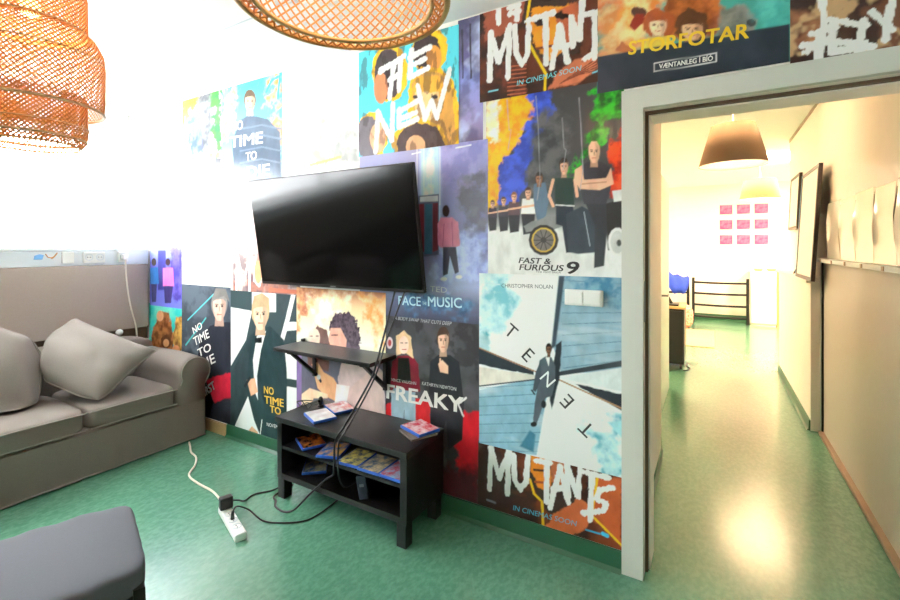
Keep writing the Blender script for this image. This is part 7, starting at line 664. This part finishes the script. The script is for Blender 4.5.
c2_ = thing('tv_cable', 'second black cable from the television, tucked in the bottom of the bench', 'cable', (-1.65, 1.8, .3))
obj('cord', tube([(-1.49, 2.06, 1.22), (-1.50, 1.98, 1.08), (-1.513, 1.90, .93), (-1.515, 1.862, .84), (-1.54, 1.83, .74), (-1.60, 1.775, .59), (-1.648, 1.735, .485), (-1.674, 1.722, .43), (-1.683, 1.726, .31), (-1.686, 1.738, .24), (-1.70, 1.80, .165), (-1.71, 1.95, .152), (-1.72, 2.05, .152)], .0045, 8, 7), M['cable_b'], c2_, True)
# ------------------------------------------------------------------ woven lamps
def woven(prof, cx, cy, n, twist, w=.005, th=.0014, seg=26, off=0.):
    """lattice of crossing flat strips following a lathe profile [(r, z)]"""
    P = [Vector((r, z)) for r, z in prof]; L = [0.]
    for a, b in zip(P, P[1:]): L.append(L[-1]+(b-a).length)
    T = L[-1]
    def at(t):
        d = t*T
        for i in range(len(P)-1):
            if d <= L[i+1] or i == len(P)-2:
                f = (d-L[i])/(L[i+1]-L[i]+1e-9); return P[i].lerp(P[i+1], f)
    S = [at(k/seg) for k in range(seg+1)]
    bm = bmesh.new()
    for s in (1, -1):
        # integrate angle so the strips keep a constant slope on the surface
        ang = [0.]
        for k in range(seg):
            d = (S[k+1]-S[k]).length; r = max(.04, (S[k].x+S[k+1].x)/2); ang.append(ang[-1]+s*d*twist/r)
        for k in range(n):
            a0 = 2*PI*(k+.5*off)/n; rings = []
            pts = [Vector((cx+S[i].x*math.cos(a0+ang[i]), cy+S[i].x*math.sin(a0+ang[i]), S[i].y)) for i in range(seg+1)]
            for i in range(seg+1):
                t = (pts[min(i+1, seg)]-pts[max(i-1, 0)]).normalized()
                m = (S[min(i+1, seg)]-S[max(i-1, 0)]).normalized(); nr = Vector((m.y, -m.x))
                a = a0+ang[i]; nn = Vector((nr.x*math.cos(a), nr.x*math.sin(a), nr.y)); bb = t.cross(nn).normalized()
                o = pts[i]+nn*(s*th*.6)
                rings.append([bm.verts.new(o+bb*(w/2)+nn*(th/2)), bm.verts.new(o-bb*(w/2)+nn*(th/2)), bm.verts.new(o-bb*(w/2)-nn*(th/2)), bm.verts.new(o+bb*(w/2)-nn*(th/2))])
            for p, q in zip(rings, rings[1:]):
                for j in range(4): bm.faces.new((p[j], p[(j+1) % 4], q[(j+1) % 4], q[j]))
    return bm
def ring(cx, cy, r, z, hh, t):
    return lathe([(r-t, z-hh), (r+t, z-hh), (r+t, z+hh), (r-t, z+hh)], cx, cy, 64, True)
def torus_ring(cx, cy, r, z, q):
    return lathe([(r+q*math.cos(a), z+q*math.sin(a)) for a in [2*PI*k/8 for k in range(8)]], cx, cy, 72, True)
def lamp_core(t, cx, cy, z, zt):
    obj('cord', tube([(cx, cy, H), (cx, cy, z+.07)], .004, 8), M['white'], t)
    obj('socket', tube([(cx, cy, z+.035), (cx, cy, z+.09)], .018, 14), M['white'], t)
    bm = bmesh.new(); bmesh.ops.create_uvsphere(bm, u_segments=18, v_segments=12, radius=.035)
    for v in bm.verts: v.co += Vector((cx, cy, z))
    obj('bulb', bm, M['bulb'], t, True)
    bm = lathe([(.045, H-.03), (.05, H-.004), (.05, H), (0, H)], cx, cy, 24); obj('ceiling_cup', bm, M['white'], t)
    bm = bmesh.new()
    for k in range(3):
        a = 2*PI*k/3; add_tube(bm, [(cx, cy, zt), (cx+.10*math.cos(a), cy+.10*math.sin(a), zt-.01)], .003, 6)
    obj('spider', bm, M['blackm'], t)
def light(name, kind, loc, e, c, size=.1):
    l = bpy.data.lights.new(name, kind); l.energy = e; l.color = c
    if kind == 'POINT': l.shadow_soft_size = size
    o = bpy.data.objects.new(name, l); C.objects.link(o); o.location = loc; return o
la = thing('pendant_lamp', 'large tiered woven bamboo pendant lamp at the upper left', 'pendant lamp', (-2.347, .704, 1.84), 'woven bamboo pendant lamps')
cx, cy = -2.347, .704
obj('upper_weave', woven([(.10, 2.53), (.15, 2.52), (.177, 2.48), (.180, 2.32)], cx, cy, 66, 1.0, .0044), M['bamboo'], la)
obj('middle_weave', woven([(.165, 2.335), (.21, 2.30), (.234, 2.25), (.238, 2.20), (.238, 2.06), (.232, 2.01)], cx, cy, 80, 1.0, .0044), M['bamboo'], la)
obj('lower_weave', woven([(.176, 2.06), (.180, 1.93), (.176, 1.885), (.160, 1.858)], cx, cy, 66, 1.0, .0048), M['bamboo'], la)
for r, z, q in ((.180, 2.325, .006), (.234, 2.006, .006), (.182, 1.935, .003), (.176, 1.885, .0045), (.158, 1.856, .004), (.236, 2.21, .0035), (.10, 2.53, .005)):
    obj('rim_band', torus_ring(cx, cy, r, z, q), M['bamboorim'], la, True)
lamp_core(la, cx, cy, 2.40, 2.53)
light('bulb_light', 'POINT', (cx, cy, 2.33), 5, (1, .72, .4), .04)
lb = thing('pendant_lamp', 'woven bamboo pendant lamp seen from below at the top centre', 'pendant lamp', (-.708, .742, 1.98), 'woven bamboo pendant lamps')
cx, cy = -.708, .742
obj('upper_weave', woven([(.10, 2.53), (.15, 2.52), (.177, 2.48), (.180, 2.30)], cx, cy, 46, 1.0, .0042), M['bamboo'], lb)
obj('middle_weave', woven([(.165, 2.31), (.21, 2.28), (.234, 2.22), (.238, 2.16), (.238, 2.04), (.232, 2.0), (.215, 1.984), (.196, 1.996)], cx, cy, 56, 1.0, .0042, seg=34), M['bamboo'], lb)
obj('rim_band', torus_ring(cx, cy, .230, 1.994, .008), M['bamboorim'], lb, True); obj('rim_band', torus_ring(cx, cy, .197, 1.996, .006), M['bamboorim'], lb, True)
for r, z, q in ((.180, 2.305, .007), (.10, 2.53, .005)): obj('rim_band', torus_ring(cx, cy, r, z, q), M['bamboorim'], lb, True)
lamp_core(lb, cx, cy, 2.40, 2.53)
light('bulb_light', 'POINT', (cx, cy, 2.33), 5, (1, .72, .4), .04)
# ------------------------------------------------------------------ corridor lamps
def drum(cx, cy, z, r1, r2, hh, label, e, sm='taupe'):
    t = thing('drum_lamp', label, 'pendant lamp', (cx, cy, z), 'drum lamps in the corridor')
    obj('shade', lathe([(r1, z), (r2, z+hh), (r2-.003, z+hh), (r1-.003, z)], cx, cy, 56, True), M[sm], t, True)
    obj('lining', lathe([(r1-.004, z+.002), (r2-.004, z+hh-.002)], cx, cy, 56), M['shadein'], t, True)
    obj('diffuser', lathe([(r1-.006, z+.012), (r1-.006, z+.014), (0.001, z+.014), (0.001, z+.012)], cx, cy, 48), M['diffuser'], t)
    obj('cord', tube([(cx, cy, z+hh*.5), (cx, cy, H)], .004, 8), M['white'], t)
    bm = bmesh.new(); bmesh.ops.create_uvsphere(bm, u_segments=14, v_segments=10, radius=.03)
    for v in bm.verts: v.co += Vector((cx, cy, z+hh*.55))
    obj('bulb', bm, M['bulb2'], t, True)
    bm = bmesh.new()
    for k in range(3):
        a = 2*PI*k/3; add_tube(bm, [(cx, cy, z+hh*.9), (cx+(r2-.004)*math.cos(a), cy+(r2-.004)*math.sin(a), z+hh*.9)], .002, 6)
    obj('spider', bm, M['steel'], t)
    light('drum_light', 'POINT', (cx, cy, z+hh*.42), e, (1, .68, .42), .05)
drum(.134, 4.13, 2.085, .235, .150, .31, 'taupe drum pendant lamp nearest the doorway', 230)
drum(.57, 7.63, 2.12, .245, .19, .275, 'cream drum pendant lamp, farther away behind the taupe one', 620, 'cream')
# ------------------------------------------------------------------ corridor things
lp = thing('low_partition', 'grey low partition board with a ledge along the corridor right wall', 'partition', (.76, 3.4, 0))
obj('board', box(.735, .763, 2.37, 4.455, .03, 1.33), M['greypanel'], lp)
obj('stile', box(.722, .763, 4.455, 4.495, 0, 1.36, bev=.003), M['stile'], lp)
obj('edge_strip', box(.7225, .7345, 4.432, 4.453, .03, 1.33), M['blackm'], lp)
obj('foot_rail', box(.705, .763, 2.37, 4.455, 0, .03, bev=.006), M['rail'], lp)
obj('ledge', box(.700, .763, 2.37, 4.50, 1.333, 1.36, bev=.004), M['offw'], lp)
obj('gap_shade_board', box(.757, .7635, 2.45, 4.30, 1.362, 1.74), M['tanbook'], lp)  # dark board added behind the sheets, stands in for shadow in their gaps
for k in range(6): obj('ledge_clip', box(.696, .7, 2.52+k*.36, 2.55+k*.36, 1.335, 1.358), M['rail'], lp)
paperY = [(3.90, 4.28), (3.53, 3.885), (3.175, 3.52), (2.83, 3.165), (2.46, 2.82)]
for k, (y0, y1) in enumerate(paperY):
    bm = bmesh.new(); nx, nz = 14, 16; g = []
    for j in range(nz+1):
        row = []
        for i in range(nx+1):
            u = i/nx; w = j/nz; edge = (abs(2*u-1))**3
            xx = .734-.004*math.sin(PI*w*2+k+2*u)*math.sin(PI*w)-.003*(1-w)
            ey = .10*math.sin(PI*w)**2*(.62+.38*math.sin(k*2.3+1)); vy = y0+ey*.55*(1-u)**4+(y1-y0)*u-ey*.45*u**4; xx -= .018*(u**6)*math.sin(PI*w)**2
            row.append(bm.verts.new((xx, vy, 1.362+(.405-.01*(k % 2))*w)))
        g.append(row)
    for j in range(nz):
        for i in range(nx): bm.faces.new((g[j][i], g[j][i+1], g[j+1][i+1], g[j+1][i]))
    p = obj('paper_sheet', bm, M['paper'], None, True)
    tag(p, ['silvery curled sheet on the ledge, farthest from the doorway', 'silvery curled sheet on the ledge, second farthest from the doorway', 'silvery curled sheet, middle one of those on the partition ledge', 'silvery curled sheet on the ledge near the right picture edge', 'silvery curled sheet on the ledge closest to the doorway'][k], 'sheet', 'curled sheets on the partition ledge')
def leaning(name, label, y0, y1, z0, z1, xb, xt, group):
    t = thing(name, label, 'picture frame', ((xb+xt)/2, (y0+y1)/2, z0), group)
    an = math.atan2(xt-xb, z1-z0); h_ = math.hypot(xt-xb, z1-z0)
    def TR(bm):
        bmesh.ops.transform(bm, matrix=Matrix.Translation((xb, 0, z0)) @ Matrix.Rotation(an, 4, 'Y'), verts=bm.verts); return bm
    bm = bmesh.new(); f = .03; d = .026
    add_box(bm, 0, d, y0, y0+f, 0, h_); add_box(bm, 0, d, y1-f, y1, 0, h_); add_box(bm, 0, d, y0+f, y1-f, 0, f); add_box(bm, 0, d, y0+f, y1-f, h_-f, h_)
    obj('frame', TR(bm), M['darkframe'], t)
    obj('picture', TR(box(.004, .012, y0+f, y1-f, f, h_-f)), M['pale'], t)
    obj('backing', TR(box(.013, .024, y0+f, y1-f, f, h_-f)), M['darkframe'], t)
    obj('edge_band', TR(box(-.001, d-.002, y1, y1+.012, .0, h_)), M['blueedge'], t)
    return t
leaning('picture_frame', 'large dark framed board leaning on the corridor ledge, nearest the partition', 4.33, 5.06, 1.188, 2.085, .640, .690, 'framed boards on the corridor right wall')
leaning('picture_frame', 'smaller dark framed board behind the large one on the corridor right wall', 5.52, 6.08, 1.63, 2.18, .705, .730, 'framed boards on the corridor right wall')
st_ = thing('wood_strip', 'thin dark strip leaning in the corner of the ledge behind the big framed board', 'strip', (.70, 5.3, 1.19)); obj('strip', tube([(.69, 5.55, 1.19), (.775, 5.2, 1.50)], .007, 6), M['darkframe'], st_)
# media cart with screen
cb = thing('equipment_cabinet', 'black equipment cabinet on casters at the corridor left edge', 'cabinet', (-.52, 6.2, 0))
obj('body', box(-.75, -.295, 5.97, 6.45, .06, .715, bev=.004), M['black'], cb)
obj('door', box(-.735, -.31, 5.955, 5.969, .09, .69, bev=.002), M['blackp'], cb)
obj('top', box(-.765, -.285, 5.955, 6.46, .715, .735, bev=.002), M['carton'], cb)
for x in (-.70, -.33):
    for y in (6.0, 6.40): obj('caster', tube([(x-.012, y, .03), (x+.012, y, .03)], .03, 16), M['blackp'], cb)
mo = thing('monitor', 'dark monitor tilted back on top of the equipment cabinet', 'monitor', (-.45, 6.15, .736))
bm = box(-.48, -.45, 6.0, 6.4, .78, 1.08, bev=.003)
bmesh.ops.transform(bm, matrix=Matrix.Translation((-.46, 0, .74)) @ Matrix.Rotation(math.radians(-24), 4, 'Y') @ Matrix.Translation((.46, 0, -.74)), verts=bm.verts)
obj('screen', bm, M['blackp'], mo); obj('foot', box(-.50, -.36, 6.08, 6.32, .736, .752, bev=.002), M['blackp'], mo); obj('neck', tube([(-.44, 6.2, .75), (-.50, 6.2, .86)], .018, 10), M['blackp'], mo)
cd = obj('cable', tube([(-.30, 5.93, .004), (-.25, 5.97, .008), (-.235, 6.06, .008), (-.27, 6.15, .006), (-.28, 6.35, .006)], .006, 7, 5), M['cable_b'], None, True); tag(cd, 'short black cable on the floor at the foot of the equipment cabinet', 'cable')
mt = thing('floor_mat', 'tan cardboard mat on the corridor floor beyond the black cabinet', 'mat', (-.2, 8.2, 0)); obj('sheet', box(-.52, .02, 7.45, 8.95, .001, .012, bev=.002), M['carton'], mt)
obj('fold_line', box(-.52, .02, 8.19, 8.20, .0121, .0135), M['tan'], mt)
# unseen glowing panels added to brighten the far room
for x, y, l in ((-2.0, 7.6, 'unseen square light panel added over the left part of the far room'), (2.1, 8.4, 'unseen square light panel added over the right part of the far room')):
    t = thing('added_light_panel', l, 'added light panel', (x, y, 2.64), 'unseen light panels added in the far room')
    obj('frame', box(x-.31, x+.31, y-.31, y+.31, 2.64, H, bev=.004), M['white'], t); obj('diffuser', box(x-.28, x+.28, y-.28, y+.28, 2.634, 2.6395), M['fillglow'], t)
# metal rack
def rack(x0, x1, y, label, zs):
    t = thing('metal_rack', label, 'rack', ((x0+x1)/2, y, 0), 'low metal racks at the far wall')
    for x in (x0, x1): obj('post', tube([(x, y, 0), (x, y, .86)], .026, 10), M['blackm'], t)
    for z in zs: obj('crossbar', tube([(x0, y, z), ((x0+x1)/2, y, z-.008), (x1, y, z)], .020, 8, 6), M['blackm'], t, True)
rack(-.33, .555, 9.95, 'black metal rack with four crossbars in front of the far wall', (.12, .34, .56, .77))
rack(-1.25, -.42, 9.95, 'black metal rack partly hidden behind the equipment cabinet', (.12, .34, .56, .77))
bm = rbox(-.86, -.40, 9.74, 9.935, .58, .93, 2.6, 12, 0, .07, 6)
for v in bm.verts: v.co.z += .05*math.sin(14*v.co.x)+.03*math.sin(31*v.co.x+9*v.co.y)
tag(obj('blue_jacket', bm, M['blue'], None, True), 'crumpled blue cloth jacket draped over the far rack', 'jacket')
bg = obj('cloth_bundle', rbox(-.66, -.30, 8.9, 9.2, .02, .42, 3, 10, 0, .06, 4), M['redcloth'], None, True); tag(bg, 'pale red striped cloth bundle on the floor behind the black cabinet', 'bundle')
wc = thing('white_cabinet', 'white cabinet with birch right side at the far wall', 'cabinet', (.83, 10.1, 0))
obj('body', box(.59, .998, 10.0, 10.36, .03, 1.0, bev=.004), M['whitecab'], wc)
obj('door', box(.60, .99, 9.982, 9.999, .05, .985, bev=.003), M['whitecab'], wc); obj('side', box(1.0, 1.03, 9.98, 10.36, .0, 1.005), M['wood'], wc); obj('plinth', box(.60, .99, 10.01, 10.35, 0, .03), M['whitecab'], wc)
for x, l in ((.73, 'shallow tan bowl on the left of the white cabinet top'), (.93, 'shallow tan bowl on the right of the white cabinet top')):
    tag(obj('bowl', lathe([(.02, 1.0055), (.05, 1.0055), (.085, 1.05), (.08, 1.05), (.045, 1.012), (.0, 1.012)], x, 10.15, 24), M['carton'], None, True), l, 'bowl', 'bowls on the white cabinet')
rows_ = ('top', 'middle', 'bottom'); cols_ = ('left', 'centre', 'right')
for r in range(3):
    for c in range(3):
        x = .115+c*.285; z = 2.11-r*.295
        p = obj('art_print', box(x, x+.215, 10.37, 10.3798, z-.02, z+.165), M['pink'])
        tag(p, 'pink paper print on the far wall, %s row, %s column' % (rows_[r], cols_[c]), 'print', 'pink prints on the far wall')
cl = obj('wall_notice', box(-.60, -.30, 10.37, 10.3798, 1.28, 1.95), M['pale']); tag(cl, 'pale paper notice on the far wall left of the pink prints', 'notice')
# ------------------------------------------------------------------ daylight and camera
w = bpy.data.worlds.new('daylight'); bpy.context.scene.world = w; w.use_nodes = True
bgd = w.node_tree.nodes['Background']; bgd.inputs[0].default_value = (.95, .98, 1, 1); bgd.inputs[1].default_value = SKY = 15.
cam = bpy.data.cameras.new('camera'); co_ = bpy.data.objects.new('camera', cam); C.objects.link(co_)
cam.lens = 18; cam.sensor_width = 36; cam.shift_y = -53/900; cam.clip_start = .05
co_.location = (0, 0, 1.45); co_.rotation_euler = (PI/2, 0, math.atan2(.5045, .8634))
sc = bpy.context.scene; sc.camera = co_
sc.view_settings.view_transform = 'Standard'; sc.view_settings.look = 'None'; sc.view_settings.gamma = 1; sc.view_settings.exposure = 1.05
sc.cycles.max_bounces = 10; sc.cycles.diffuse_bounces = 6; sc.cycles.glossy_bounces = 4; sc.cycles.transparent_max_bounces = 12
sc.cycles.caustics_reflective = False; sc.cycles.caustics_refractive = False; sc.cycles.sample_clamp_indirect = 8
sc.cycles.use_denoising = True
